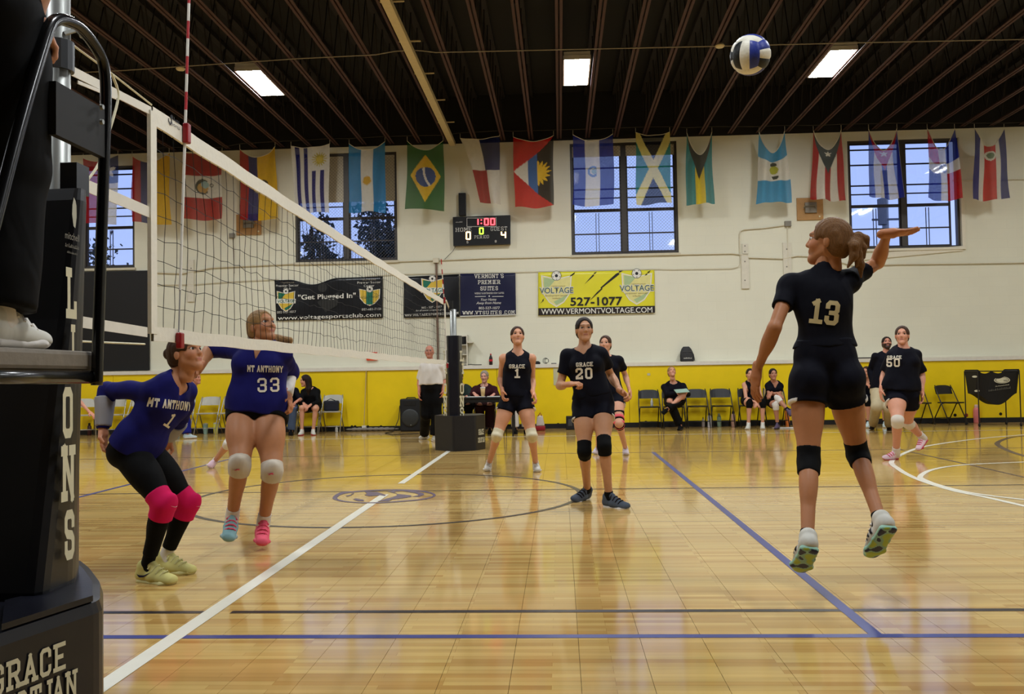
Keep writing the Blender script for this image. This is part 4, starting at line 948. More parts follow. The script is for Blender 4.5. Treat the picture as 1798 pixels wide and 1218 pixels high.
P = [(.345, 2.58), (.22, 2.82), (.06, 3.05), (-.06, 3.2), (-.35, 3.2), (-.55, 2.6), (-.4, 1.85), (.16, 1.85)]
rings = [[(p[0], p[1], z) for p in round_poly([(x*s_, 2.6+(y-2.6)*s_) for x, y in P], .04)] for z, s_ in ((0.0, .97), (.03, 1), (.44, 1), (.47, .97), (.475, .9))]
mb = MB(); loft(mb, rings); base = mb.build('base_pad', padn, st)
A, B = np.array([.345, 2.58, 0]), np.array([.16, 1.85, 0]); rt = (A-B)/np.linalg.norm(A-B); nrm = np.array([rt[1], -rt[0], 0])
def on_base(px, py):
    d = ray(px, py); t = ((A-CAM)@nrm)/(d@nrm); return CAM+d*t+nrm*.003
g0, g1 = on_base(0, 1178), on_base(110, 1160)
o3 = on_base(58, 1173); hh = .115
letters_on_plane('letter_print', 'GRACE', .072, on_base(52, 1172), rt*.78, ZU, let, base, weight=.17)
letters_on_plane('letter_print', 'CHRISTIAN', .072, on_base(36, 1238), rt*.72, ZU, let, base, weight=.16)
mb = MB(); q = [(.25, 2.25), (.33, 2.55), (.20, 2.75), (.1, 2.5)]; mb.prism(q, .476, .492); mb.build('flap', padn, base)
# far standard
FYs = 13.75
st2 = wthing('net_standard', 'far net post with a black lettered pad, beside the scorer\'s table', 'net post', (.05, FYs, 0), 'net posts')
def fx(x): return W(x, 660, FYs)[0]
xp = fx(797)
MB().tube([(xp, FYs, .3), (xp, FYs, W(797, 543, FYs)[2])], .05, 14).build('pole', metal, st2, smooth=True)
MB().tube([(xp-.03, FYs, W(797,545,FYs)[2]), (xp-.03, FYs, W(797,528,FYs)[2])], .035, 10).build('winch_head', blkm, st2)
zt, zb = W(797, 590, FYs)[2], W(797, 730, FYs)[2]
P = [(fx(783), FYs-.05), (fx(790), FYs-.2), (fx(808), FYs-.2), (fx(813), FYs-.05), (fx(808), FYs+.16), (fx(786), FYs+.16)]
rings = [[(p[0], p[1], z) for p in round_poly(P, .03)] for z in (zb, zb+.03, zt-.03, zt)]
mb = MB(); loft(mb, rings); pad2 = mb.build('post_pad', padn, st2)
for x0 in (783.5, 810.5):
    for ch, cy in (('L',625),('I',647),('O',682),('N',704),('S',724)):
        yy = FYs-.14; c_ = W(x0, cy, yy); n_ = np.array([.55 if x0 > 800 else -.55, -.83, 0]); rr = np.array([.83, .55 if x0 > 800 else -.55, 0])
        letters_on_plane('letter_print', ch, .15, c_+n_*.02, rr*.6, ZU, let, pad2, weight=.2)
zb2 = W(797, 729, FYs-.1)[2]
bx0, bxm, bx1, bx2 = fx(762), fx(799), fx(836), fx(850)
P = [(bx0, FYs-.02), (bxm, FYs-.36), (bx1, FYs-.2), (bx2, FYs+.1), (bx2-.1, FYs+.5), (bx0+.06, FYs+.5)]
rings = [[(p[0], p[1], z) for p in round_poly(P, .03)] for z in (0, .03, zb2-.03, zb2)]
mb = MB(); loft(mb, rings); base2 = mb.build('base_pad', padk, st2)
A2, B2 = np.array([bx1, FYs-.2, 0]), np.array([bx2, FYs+.1, 0]); r2 = (B2-A2)/np.linalg.norm(B2-A2); n2 = np.array([r2[1], -r2[0], 0])
c_ = (A2+B2)/2+n2*.008+[0,0,.27]; letters_on_plane('letter_print', 'GRACE', .08, c_, r2*.5, ZU, let, base2, weight=.2); letters_on_plane('letter_print', 'CHRISTIAN', .07, c_-[0,0,.12], r2*.42, ZU, let, base2, weight=.2)
# ================================================================== referee stand at the left edge
RX = .345
rs = wthing('referee_stand', 'black tube referee stand with a grey platform at the left edge', 'stand', (0.0, 2.2, 0))
def rp_(x, y, X=RX): return WX(x, y, X)
hoop = [(170,676),(172,600),(177,450),(182,300),(186,180),(183,120),(170,86),(142,50),(116,36),(97,36),(86,50),(72,92),(40,200),(8,320),(-30,470),(-80,680)]
MB().tube(spline3([rp_(*q) for q in hoop]), .0165, 12).build('rail', blk, rs, smooth=True)
c0, c1 = rp_(92, 236), rp_(178, 192); MB().box((RX-.01, c0[1], c0[2]), (RX+.01, c1[1], c1[2])).build('cross_plate', blkm, rs)
for yy in (188, 214): p = rp_(177, yy, RX+.017); MB().lathe([(.009,0),(.007,.008)], 10, M=Matrix.Translation(Vector(p)) @ Matrix.Rotation(math.pi/2,4,'Y')).build('bolt', metal, rs)
pf = rp_(172, 617, RX-.015); zP = pf[2]; YF = pf[1]
MB().box((-.28, 1.80, zP-.055), (RX-.02, YF, zP)).build('platform', mat('platform_grey', (118,110,98), .75, vary=.1, scale=30, bump=.2), rs, bevel=.012)
MB().tube([(RX-.02, 1.78, zP-.075), (RX-.02, YF-.01, zP-.075)], .019, 12).build('side_rail', blk, rs, smooth=True)
MB().lathe([(.013,0),(.013,.006),(.004,.008)], 12, M=Matrix.Translation((RX-.018, YF-.018, zP-.075)) @ Matrix.Rotation(math.pi/2,4,'Y')).build('bolt', metal, rs)
for xx, yy in ((-.24, 1.9), (.26, 1.9), (-.24, 2.15), (.30, 1.82)): MB().tube([(xx, yy-.06, 0), (xx, yy, zP-.05)], .018, 10).build('leg', blk, rs, smooth=True)
# ================================================================== folding chairs
def make_chair(seatm, framem, name='folding_chair'):
    r_ = empty(name)
    def tb(nm, pts, rad=.011): return MB().tube(pts, rad, 7).build(nm, framem, r_, smooth=True)
    # front faces -y; each side: long front-leg/back upright and shorter rear leg
    for s_ in (-1, 1):
        tb('front_leg', [(s_*.22, -.24, 0), (s_*.215, -.02, .42), (s_*.205, .13, .70), (s_*.19, .17, .78)]); tb('rear_leg', [(s_*.195, .27, 0), (s_*.19, .02, .40), (s_*.19, -.08, .43)])
    tb('front_brace', [(-.213, -.17, .13), (.213, -.17, .13)], .008); tb('rear_brace', [(-.193, .20, .12), (.193, .20, .12)], .008)
    mb = MB(); n = 8; rows = []
    for i in range(n+1):
        x = -.2+.4*i/n; k = 1-(abs(x)/.2)**4
        rows.append((x, k))
    for (xa_, ka), (xb2, kb) in zip(rows[:-1], rows[1:]):
        for q0, q1, zz0, zz1 in ((0, 1, 0, 0),):
            ya0, yb0 = .155-.03*0, .19
            P = [(xa_, .12+.02*ka, .60), (xb2, .12+.02*kb, .60), (xb2, .165+.025*kb, .745+.035*kb), (xa_, .165+.025*ka, .745+.035*ka)]
            mb.face(P); mb.face([(x_, y_+.014, z_) for x_, y_, z_ in P[::-1]])
            mb.face([P[3], P[2], (P[2][0], P[2][1]+.014, P[2][2]), (P[3][0], P[3][1]+.014, P[3][2])]); mb.face([P[1], P[0], (P[0][0], P[0][1]+.014, P[0][2]), (P[1][0], P[1][1]+.014, P[1][2])])
    mb.build('backrest', seatm, r_, smooth=False)
    P = round_poly([(-.2,-.22),(.2,-.22),(.19,.15),(-.19,.15)], .07, 5); mb = MB(); mb.prism([tuple(p) for p in P], .42, .445); mb.build('seat', seatm, r_, bevel=.006)
    return r_
silver = mat('chair_silver', (186,182,168), .4, metal=.25); silf = mat('chair_tube', (170,168,158), .35, metal=.6); ckb = mat('chair_black', (22,21,22), .35); ckf = mat('chair_black_tube', (28,27,28), .4); ctan = mat('chair_tan', (176,150,96), .5)
protos = {}
def chair(kind, x, y, label, rz=0.0, group='folding chairs along the wall'):
    sm, fm = {'s': (silver, silf), 'k': (ckb, ckf), 't': (ctan, ckf)}[kind]
    g = G(x, y)
    if g[1] > 18.62: g = W(x, y, 18.62)
    if kind not in protos: o = protos[kind] = make_chair(sm, fm)
    else: o = copy_tree(protos[kind])
    o.location = (g[0], g[1], 0); o.rotation_euler = (0, 0, rz); tag(o, label, 'chair', group); return o
YC = 757
chair('s', 148, 762, 'silver folding chair beside the near post pad, leftmost', .5)
chair('s', 200, 760, 'silver folding chair behind the crouching player\'s bent elbow', .1)
chair('s', 242, 760, 'silver folding chair framed by the crouching player\'s arm')
chair('s', 322, 760, 'silver folding chair right of the crouching player\'s shirt')
chair('s', 366, 759, 'silver folding chair with a teal bottle in front')
chair('s', 406, 759, 'silver folding chair just left of the player in number 33')
chair('s', 505, 758, 'silver folding chair under the person in jeans')
chair('s', 544, 758, 'silver folding chair under the girl in black')
chair('s', 583, 757, 'silver folding chair with a dark bag on it')
chair('k', 1141, 751, 'black folding chair with a water bottle on its seat')
chair('k', 1183, 751, 'black folding chair under the coach with a clipboard')
chair('k', 1225, 750, 'empty black folding chair right of the seated coach')
chair('k', 1268, 749, 'empty black folding chair beside the tall pale pink bottle')
chair('k', 1317, 749, 'black folding chair under the girl with black knee pads')
chair('t', 1362, 748, 'tan folding chair under the girl with white knee pads')
chair('k', 1528, 746, 'black folding chair under the player partly behind the bearded coach')
chair('k', 1612, 743, 'black folding chair just right of the player in number 50', .15)
chair('k', 1668, 742, 'black folding chair behind the blue and purple bottles', .35)
chair('k', 852, 757, 'black folding chair under the scorer at the table'); chair('k', 905, 757, 'black folding chair behind the player in number 1'); chair('k', 812, 757, 'black folding chair behind the far post pad')
# ================================================================== bottles and bags
def bottle(label, x, y, hpx, wpx_, col, kind='tumbler', Z=None, Y=None, lid=(200,198,190), band=None, cat='bottle'):
    g = G(x, y) if Y is None else np.array(W(x, y, Y)); z = 0 if Z is None else Z
    s_ = g[1]/FPX; h, r = hpx*s_, wpx_*s_/2
    root = thing('drink_bottle' if cat == 'bottle' else 'drink_cup', label, cat, (g[0], g[1], z), 0, 'drink bottles' if cat == 'bottle' else None)
    nm = 'bottle_%d_%d_%d' % col; bm_ = mat(nm, col, .35); lm = mat('lid_%d_%d_%d' % lid, lid, .4)
    if kind == 'tumbler':
        MB().lathe([(r*.78,0),(r*.82,h*.03),(r,h*.5),(r,h*.86),(r*.98,h*.88)], 14).build('body', bm_, root, smooth=True); MB().lathe([(r*1.02,h*.88),(r*1.02,h*.95),(r*.5,h*.97),(r*.3,h)], 14).build('lid', lm, root, smooth=False)
    elif kind == 'flask':
        MB().lathe([(r*.95,0),(r,h*.03),(r,h*.72),(r*.75,h*.8),(r*.55,h*.83)], 14).build('body', bm_, root, smooth=True); MB().lathe([(r*.6,h*.83),(r*.6,h*.95),(r*.4,h)], 12).build('cap', lm, root)
    else:
        MB().lathe([(r*.8,0),(r,h*.06),(r*.95,h*.3),(r,h*.5),(r*.9,h*.66),(r*.4,h*.86),(r*.36,h*.92)], 14).build('body', bm_, root, smooth=True); MB().lathe([(r*.42,h*.91),(r*.42,h)], 10).build('cap', lm, root)
        if band: MB().lathe([(r*1.02,h*.32),(r*1.02,h*.5)], 14, cap=False).build('label_band', mat('band_%d_%d_%d' % band, band, .5), root)
    return root
clear = (196,196,190)
bottle('pale teal tumbler on the floor left of the yellow one', 361, 762, 20, 8.5, (136,168,160)); bottle('yellow tumbler on the floor left of the player in number 33', 379, 762, 21, 8.5, (214,212,78))
bottle('clear water bottle on the floor by the chair with the bag', 591, 759, 12, 5, clear, 'pet', lid=(226,226,226))
bottle('dark red flask on the floor behind the crouching player\'s arm', 157, 764, 22, 7, (60,20,24), 'flask', lid=(30,30,30))
bottle('small clear bottle on the floor right of the seated coach', 1235, 750, 17, 5.5, (150,140,136), 'pet', lid=(90,60,40)); bottle('white patterned bottle on the floor below the chairs', 1246, 750, 25, 7, (206,206,214), 'flask', lid=(60,60,70))
bottle('pale green bottle on the floor below the chairs', 1263, 749, 23, 7.5, (140,164,140), 'flask', lid=(160,170,150)); bottle('tall pale pink bottle on the floor below the chairs', 1288, 749, 27, 8, (212,168,152), 'flask', lid=(60,40,40))
bottle('orange bottle on the floor by the girl with white knee pads', 1383, 747, 30, 8.5, (226,132,64), 'tumbler', lid=(70,66,76)); bottle('light blue bottle on the floor by the right-hand chair', 1655, 741, 23, 8, (140,150,200), 'flask', lid=(190,190,210)); bottle('purple bottle on the floor right of the light blue one', 1665, 741, 22, 8.5, (96,90,150), 'tumbler', lid=(150,150,180))
bottle('pink flask on the floor in front of the ball cart', 1715, 742, 31, 10, (226,128,126), 'flask', lid=(230,190,180))
bottle('cola bottle with a red label standing on the ledge', 862, 646, 20, 6.5, (40,18,14), 'pet', Z=ZL+.075, Y=LEDGE+.1, lid=(190,30,36), band=(196,30,40))
o = bottle('clear water bottle lying upright on the empty black chair', 1148, 717, 14, 5, clear, 'pet', Z=.445, Y=18.2, lid=(226,226,226))
o.location.y = protos['k'].location.y-.05
# drawstring bag on the ledge
def blob(name, rings, m_, parent=None, smooth=True):
    mb = MB(); loft(mb, rings); return mb.build(name, m_, parent, smooth=smooth)
p = W(1207, 640, LEDGE+.1); bgm = mat('bag_charcoal', (48,48,50), .7, vary=.1, bump=.3); zt = ZL+.075
root = wthing('drawstring_bag', 'dark grey drawstring bag with a white print standing on the ledge', 'bag', (p[0], p[1], zt))
rg = []
for t, wx in ((0,.13),(.03,.145),(.12,.145),(.2,.13),(.27,.10),(.3,.075),(.315,.06)): rg.append([(p[0]-.02*t*3+wx*math.cos(a), p[1]+.07*wx/.14*math.sin(a), zt+t) for a in np.linspace(0, 2*math.pi, 18, endpoint=False)])
blob('sack', rg, bgm, root); font_text('white_print', 'adidas', .028, (p[0], p[1]-.08, zt+.075), XR, ZU, wm, root, width=.17)
for s_ in (-1, 1): MB().tube([(p[0]+s_*.06, p[1], zt+.29), (p[0]+s_*.13, p[1]-.02, zt+.15), (p[0]+s_*.15, p[1]-.03, zt+.012)], .006, 5).build('cord', blkm, root)
mb = MB(); rect_frame(mb, p[0]-.10, p[0]+.09, zt+.2, zt+.215, p[1]-.068, p[1]-.062, .004); mb.build('pocket_seam', mat('bag_seam', (90,90,92), .6), root)
# dark bag on the silver chair
g = W(583, 757, 18.62); root = wthing('tote_bag', 'dark navy bag standing on the silver chair', 'bag', (g[0], g[1]-.02, .447))
mb = MB(); mb.box((g[0]-.165, g[1]-.06, .447), (g[0]+.15, g[1]+.075, .66)); mb.build('body', mat('bag_navy', (24,26,38), .7), root, bevel=.03); MB().tube([(g[0]-.1, g[1]-.02, .66), (g[0]-.02, g[1]-.02, .70), (g[0]+.08, g[1]-.02, .66)], .008, 6).build('handle', blkm, root)
# dust mop leaning on the wall
b0 = W(648, 756, LEDGE-.12); root = wthing('dust_mop', 'wide grey dust mop with a thin pole leaning on the yellow wall', 'mop', b0*[1,1,0])
rg = []
for i in range(30):
    t = i/29; xx = W(607, 757, LEDGE-.12)[0]*(1-t)+W(700, 757, LEDGE-.12)[0]*t; rr = .045*(.6+.4*math.sin(i*2.1)**2)*min(1, 4*t+.3, 4*(1-t)+.3)
    rg.append([(xx, b0[1]+1.4*rr*math.cos(a), .045+rr*math.sin(a)*.95) for a in np.linspace(0, 2*math.pi, 10, endpoint=False)])
blob('mop_head', rg, mat('mop_grey', (130,124,116), .95, vary=.2, scale=60, bump=.5), root)
MB().tube([W(639, 755, LEDGE-.1)*[1,1,0]+[0,0,.06], np.array([*W(643, 648, LEDGE-.02)[:2], ZL+.02])], .011, 8).build('pole', mat('mop_pole', (196,170,96), .5), root); MB().box((W(636,755,LEDGE-.1)[0], LEDGE-.13, .06), (W(643,755,LEDGE-.1)[0], LEDGE-.07, .12)).build('bracket', mat('bracket_white', (220,216,206), .5), root)
# ball cart
cy_ = 17.9; X0, X1 = W(1706, 690, cy_)[0], W(1778, 690, cy_)[0]; zt_, zb_ = W(1740, 651, cy_)[2], W(1740, 692, cy_)[2]
root = wthing('ball_cart', 'black fabric ball cart on thin legs against the yellow wall', 'cart', ((X0+X1)/2, cy_, 0))
n = 24; mb = MB(); top_, bot_ = [], []
for i in range(n+1):
    t = i/n; x = X0+(X1-X0)*t; sc = .05*abs(math.sin(t*math.pi*3)); dz = -.35*math.sin(t*math.pi)**1.5*(.75+.5*t)
    top_.append((x, zt_-sc+.03*(t > .95 or t < .05))); bot_.append((x, zb_+.02+dz*.62))
for i in range(n):
    for yy, fl_ in ((cy_-.28, 0), (cy_+.28, 1)):
        q = [(bot_[i][0], yy+(.12 if not fl_ else -.12), bot_[i][1]), (bot_[i+1][0], yy+(.12 if not fl_ else -.12), bot_[i+1][1]), (top_[i+1][0], yy, top_[i+1][1]), (top_[i][0], yy, top_[i][1])]; mb.face(q if not fl_ else q[::-1])
    mb.face([(bot_[i][0], cy_-.16, bot_[i][1]), (bot_[i][0], cy_+.16, bot_[i][1]), (bot_[i+1][0], cy_+.16, bot_[i+1][1]), (bot_[i+1][0], cy_-.16, bot_[i+1][1])])
for i in (0, n): mb.face([(top_[i][0], cy_-.28, top_[i][1]), (top_[i][0], cy_+.28, top_[i][1]), (bot_[i][0], cy_+.16, bot_[i][1]), (bot_[i][0], cy_-.16, bot_[i][1])])
mb.build('fabric_hammock', mat('cart_black', (20,20,21), .75), root)
for x in (X0, X1):
    for yy in (cy_-.28, cy_+.28): MB().tube([(x, yy, .05), (x, yy, zt_)], .011, 7).build('leg', ckf, root); MB().lathe([(.03,-.012),(.03,.012)], 10, M=Matrix.Translation((x, yy, .03)) @ Matrix.Rotation(math.pi/2,4,'Y')).build('wheel', blkm, root)
for yy in (cy_-.28, cy_+.28): MB().tube([(X0, yy, zt_), (X1, yy, zt_-.01)], .010, 7).build('top_rail', ckf, root)
for x in (X0, X1): MB().tube([(x, cy_-.28, zt_), (x, cy_+.28, zt_)], .010, 7).build('end_rail', ckf, root)
cp = W(1759, 667, cy_-.25); mb = MB(); mb.face([cp+[.15*math.cos(a)*(1 if math.sin(a) < .2 else .97), -.01, .065*math.sin(a)] for a in np.linspace(0, 2*math.pi, 20, endpoint=False)]); mb.build('badge_print', let, root)
mb = MB(); ring = lambda k: [cp+[.15*k*math.cos(a), -.014, .065*k*math.sin(a)] for a in np.linspace(0, 2*math.pi, 24, endpoint=False)]
for k in (.84,):
    ra, rb = ring(k), ring(k-.07)
    for i in range(24): mb.face([ra[i], ra[(i+1) % 24], rb[(i+1) % 24], rb[i]])
mb.build('badge_ring', km, root); squiggle('badge_mark', cp+[.06,-.015,.005], XR, ZU, .07, .05, mat('mark_grey', (110,108,96), .6), root, 5, 2)
squiggle('small_print', cp+[0,-.012,-.10], np.array([1,0,.12]), ZU, .26, .022, let, root, 12, 4); squiggle('script_print', cp+[-.05,-.012,-.165], np.array([1,0,.12]), ZU, .42, .04, mat('mark_grey', (110,108,96), .6), root, 16, 6, .008)
for (x, y) in ((1711,661),(1715,686)): c_ = W(x, y, cy_-.26); mb = MB(); mb.face([c_+[.05*math.cos(a), -.01, .02*math.sin(a)] for a in np.linspace(0, 2*math.pi, 12, endpoint=False)]); mb.build('patch_print', let, root)
# loudspeaker
g = G(716, 757); Yp = g[1]-.1; X0, X1 = W(702, 730, Yp)[0], W(738, 730, Yp)[0]; zt_ = W(718, 700, Yp)[2]
root = wthing('loudspeaker', 'black loudspeaker cabinet on the floor beside the official', 'speaker', ((X0+X1)/2, Yp, 0))
mb = MB(); mb.box((X0, Yp, .0), (X1, Yp+.34, zt_)); mb.build('cabinet', blkm, root, bevel=.03); xm = (X0+X1)/2+.0
Mr = Matrix.Translation((xm, Yp-.002, zt_*.42)) @ Matrix.Rotation(math.pi/2, 4, 'X')
MB().lathe([(.185,0),(.18,.012),(.15,.018),(.08,.03),(.0,.034)], 24, M=Mr, cap=False).build('woofer_grille', mat('grille_grey', (44,46,44), .5), root, smooth=True)
mb = MB(); mb.box((xm-.12, Yp-.008, zt_*.80), (xm+.12, Yp-.001, zt_*.93)); mb.build('horn', mat('horn_black', (12,12,12), .5), root)
MB().tube([(xm-.1, Yp+.15, zt_+.0), (xm-.08, Yp+.15, zt_+.02), (xm+.08, Yp+.15, zt_+.02), (xm+.1, Yp+.15, zt_)], .012, 6).build('handle', blkm, root)
MB().lathe([(.012,0),(.008,.006)], 8, M=Matrix.Translation((xm+.02, Yp-.034, zt_*.2)) @ Matrix.Rotation(math.pi/2,4,'X')).build('badge', metal, root)
cbl = [W(702, 712, Yp+.2), W(700, 735, Yp+.1), W(694, 750, Yp)]; c_ = G(694, 757); cbl += [np.array([c_[0], Yp-.05, .012]), G(676, 761)*[1,1,0]+[0,0,.012], G(690, 764)*[1,1,0]+[0,0,.012], G(712, 763)*[1,1,0]+[0,0,.012], G(735, 762)*[1,1,0]+[0,0,.012]]
tag(MB().tube(cbl, .008, 6).build('speaker_cable', blkm), 'black cable trailing from the loudspeaker over the floor', 'cable')
# scorer's table
TYb = 16.6; X0, X1 = W(772, 690, TYb)[0], W(905, 690, TYb)[0]; zt_ = W(850, 697, TYb)[2]
root = wthing('scorer_table', 'black table of the scorer behind the far net post', 'table', ((X0+X1)/2, TYb+.3, 0))
MB().box((X0, TYb, zt_-.03), (X1, TYb+.72, zt_)).build('tabletop', mat('table_top', (26,26,28), .45), root, bevel=.006); MB().box((X0+.03, TYb+.03, zt_-.10), (X1-.03, TYb+.06, zt_-.03)).build('apron', blkm, root)
for x in (X0+.06, X1-.06):
    for yy in (TYb+.06, TYb+.66): MB().tube([(x, yy, 0), (x, yy, zt_-.03)], .016, 8).build('leg', ckf, root)
c_ = W(848, 697, TYb+.15); r_ = thing('drink_cup', 'clear plastic cup of iced coffee on the scorer\'s table', 'cup', (c_[0], TYb+.15, zt_))
MB().lathe([(.03,0),(.045,.16)], 14).build('body', mat('iced_coffee', (196,164,110), .35), r_, smooth=True); MB().lathe([(.047,.16),(.047,.18),(.02,.186)], 14).build('lid', mat('cup_lid', (214,208,196), .4), r_); MB().tube([(0,0,.18),(.012,0,.24)], .004, 6).build('straw', mat('straw_w', (226,222,214), .5), r_)
for i, (x, w_) in enumerate(((836,.34),(876,.42))):
    c_ = W(x, 697, TYb+.2); tag(MB().box((c_[0]-w_/2, TYb+.06, zt_+.001), (c_[0]+w_/2, TYb+.26, zt_+.012)).build('score_sheet', mat('paper', (222,220,212), .6)), ('white score sheet in front of the scorer', 'white papers at the right end of the scorer\'s table')[i], 'paper')
# bags on the floor by the wall
g = G(950, 752); X0 = W(940, 740, 18.3)[0]; X1 = W(957, 740, 18.3)[0]
root = wthing('gym_bag', 'red and white bag on the floor behind the player in number 1', 'bag', ((X0+X1)/2, 18.4, 0))
mb = MB(); mb.box((X0, 18.25, 0), (X1, 18.55, .09)); mb.build('base', mat('bag_red', (150,24,34), .6), root, bevel=.02); mb = MB(); mb.prism([(X0+.01, .09), (X1-.01, .09), (X1-.05, .30), (X0+.04, .29)], 18.28, 18.52, axis='y'); mb.build('body', mat('bag_white', (200,190,180), .6), root, bevel=.02); MB().tube([(X0+.05, 18.3, .28), (X0+.1, 18.3, .36), (X1-.06, 18.3, .28)], .01, 6).build('handle', mat('bag_red', (150,24,34), .6), root)
X0, X1 = W(994, 740, 18.5)[0], W(1010, 740, 18.5)[0]
root = wthing('equipment_case', 'black case on the floor beside the player in number 20', 'case', ((X0+X1)/2, 18.55, 0)); MB().box((X0, 18.4, 0), (X1, 18.75, .27)).build('body', blkm, root, bevel=.015); MB().box((X0+.04, 18.395, .08), (X1-.06, 18.401, .22)).build('vent_panel', mat('case_grey', (60,60,60), .6), root)
# items on the ledge
zt = ZL+.075
def ledge_item(px, Y=LEDGE+.08): p = W(px, 640, Y); return p[0], p[1]
x, y = ledge_item(943); tag(blob('sunglasses_pouch', [[(x+wx*math.cos(a), y+.04*wx/.07*math.sin(a), zt+z) for a in np.linspace(0,2*math.pi,12,endpoint=False)] for z, wx in ((0,.06),(.02,.075),(.05,.06),(.065,.03))], blkm), 'small black pouch on the ledge right of the player in number 1', 'pouch')
x, y = ledge_item(958); mb = MB()
for k in range(4): mb.tube([(x+(.06-.008*k)*math.cos(a)+.01*k, y+.02*math.sin(a*2+k), zt+.07+(.06-.006*k)*math.sin(a)) for a in np.linspace(0, 2*math.pi, 22)], .004, 4)
tag(mb.build('cable_coil', blkm), 'loose coil of black cable on the ledge', 'cable')
x, y = ledge_item(972); tag(MB().box((x-.05, y-.03, zt), (x+.06, y+.03, zt+.02)).build('cable_plug', mat('plug_grey', (70,70,74), .5), None, bevel=.005), 'small flat dark adapter on the ledge', 'adapter')
x, y = ledge_item(829); tag(MB().tube([(x-.12, y, zt+.012), (x-.04, y+.03, zt+.02), (x+.05, y-.02, zt+.012), (x+.2, y+.02, zt+.012)], .009, 5).build('ledge_cable', blkm), 'black cable lying on the ledge beside the pale cabinet', 'cable')
x, y = ledge_item(1517); tag(MB().box((x-.17, y-.02, zt), (x+.17, y+.02, zt+.025)).build('ledge_bar', mat('bar_dark', (50,46,44), .6), None, bevel=.005), 'dark bar lying on the ledge beside the bearded coach', 'bar')
for (x, y, lab_) in ((1139,657,'small pale hook plate on the yellow wall above the first black chair'), (976,661,'pale notice sheet taped to the yellow wall beside the player in number 20')):
    p = W(x, y, LEDGE); w_, h_ = (.06, .05) if x == 1139 else (.10, .36); tag(MB().box((p[0]-w_/2, LEDGE-.006, p[2]-h_/2), (p[0]+w_/2, LEDGE-.0005, p[2]+h_/2)).build('wall_plate', mat('plate_pale', (190,186,150), .6)), lab_, 'plate')
p = W(1440, 757, 18.0); gz0 = G(1372, 752); tag(MB().box((gz0[0]-.16, gz0[1]-.1, 0.001), (gz0[0]+.3, gz0[1]+.12, .018)).build('floor_towel', mat('towel_white', (206,204,200), .8), None, bevel=.006), 'flat white towel on the floor by the girl with white knee pads', 'towel')
g = G(1696, 742); root = wthing('red_pouch', 'small red drink pouch on the floor left of the pink flask', 'pouch', (g[0], g[1], 0))
blob('pouch_body', [[(g[0]+wx*math.cos(a), g[1]+wx*.6*math.sin(a), z) for a in np.linspace(0,2*math.pi,12,endpoint=False)] for z, wx in ((.10,.03),(.13,.055),(.17,.06),(.2,.04))], mat('pouch_red', (150,30,28), .5), root); blob('stem', [[(g[0]+wx*math.cos(a), g[1]+wx*math.sin(a), z) for a in np.linspace(0,2*math.pi,10,endpoint=False)] for z, wx in ((0,.045),(.02,.045),(.03,.02),(.10,.025))], mat('pouch_grey', (130,120,120), .4), root)
# ================================================================== volleyball
c_ = W(1317.5, 96.5, 5.0); R = 35.5*5.0/FPX*.985
vb = wthing('volleyball', 'white, blue and black panelled volleyball flying near the ceiling', 'ball', c_)
vw, vbl, vk = mat('ball_white', (226,222,206), .45, bump=.2, scale=80), mat('ball_blue', (38,54,140), .45, bump=.2, scale=80), mat('ball_black', (14,18,18), .45, bump=.2, scale=80)
Rm = (Matrix.Rotation(math.radians(8), 3, 'Y') @ Matrix.Rotation(math.radians(-28), 3, 'Z') @ Matrix.Rotation(math.radians(20), 3, 'X'))
FACES = [((0,-1,0),(0,0,1)), ((1,0,0),(0,1,0)), ((0,1,0),(0,0,1)), ((-1,0,0),(0,1,0)), ((0,0,1),(1,0,0)), ((0,0,-1),(1,0,0))]
PAL = [(vk, vw, vbl), (vk, vw, vbl), (vk, vw, vbl), (vw, vk, vw), (vw, vbl, vw), (vw, vbl, vw)]
for (nrm, ax), cols in zip(FACES, PAL):
    n_ = np.array(nrm, float); a_ = np.array(ax, float); b_ = np.cross(n_, a_)
    if nrm == (0,-1,0): b_ = -b_*1.0
    for k in range(3):
        mb = MB(); n1, n2 = 14, 6; idx = {}; vs = []
        for i in range(n1+1):
            for j in range(n2+1):
                s_ = -1+2*i/n1; t_ = -1+2*(k+j/n2)/3
                d = n_+a_*math.tan(s_*math.pi/4)+b_*math.tan(t_*math.pi/4); d /= np.linalg.norm(d)
                e = min(min(i, n1-i)/1.2, min(j, n2-j)/1.0, 1.0); rr = R*(0.975+.025*math.sqrt(e))
                idx[i, j] = len(vs); vs.append(tuple(c_+np.array(Rm @ Vector(d*rr))))
        mb.v = vs
        for i in range(n1):
            for j in range(n2): mb.f.append((idx[i,j], idx[i+1,j], idx[i+1,j+1], idx[i,j+1])); mb.mi.append(0)
        mb.build('panel', cols[k], vb, smooth=True)
MB().lathe([(R*.97*math.sin(t), -R*.97*math.cos(t)) for t in np.linspace(.02, math.pi-.02, 20)], 24, M=Matrix.Translation(Vector(c_))).build('seam_core', mat('ball_seam', (70,68,64), .7), vb, smooth=True)
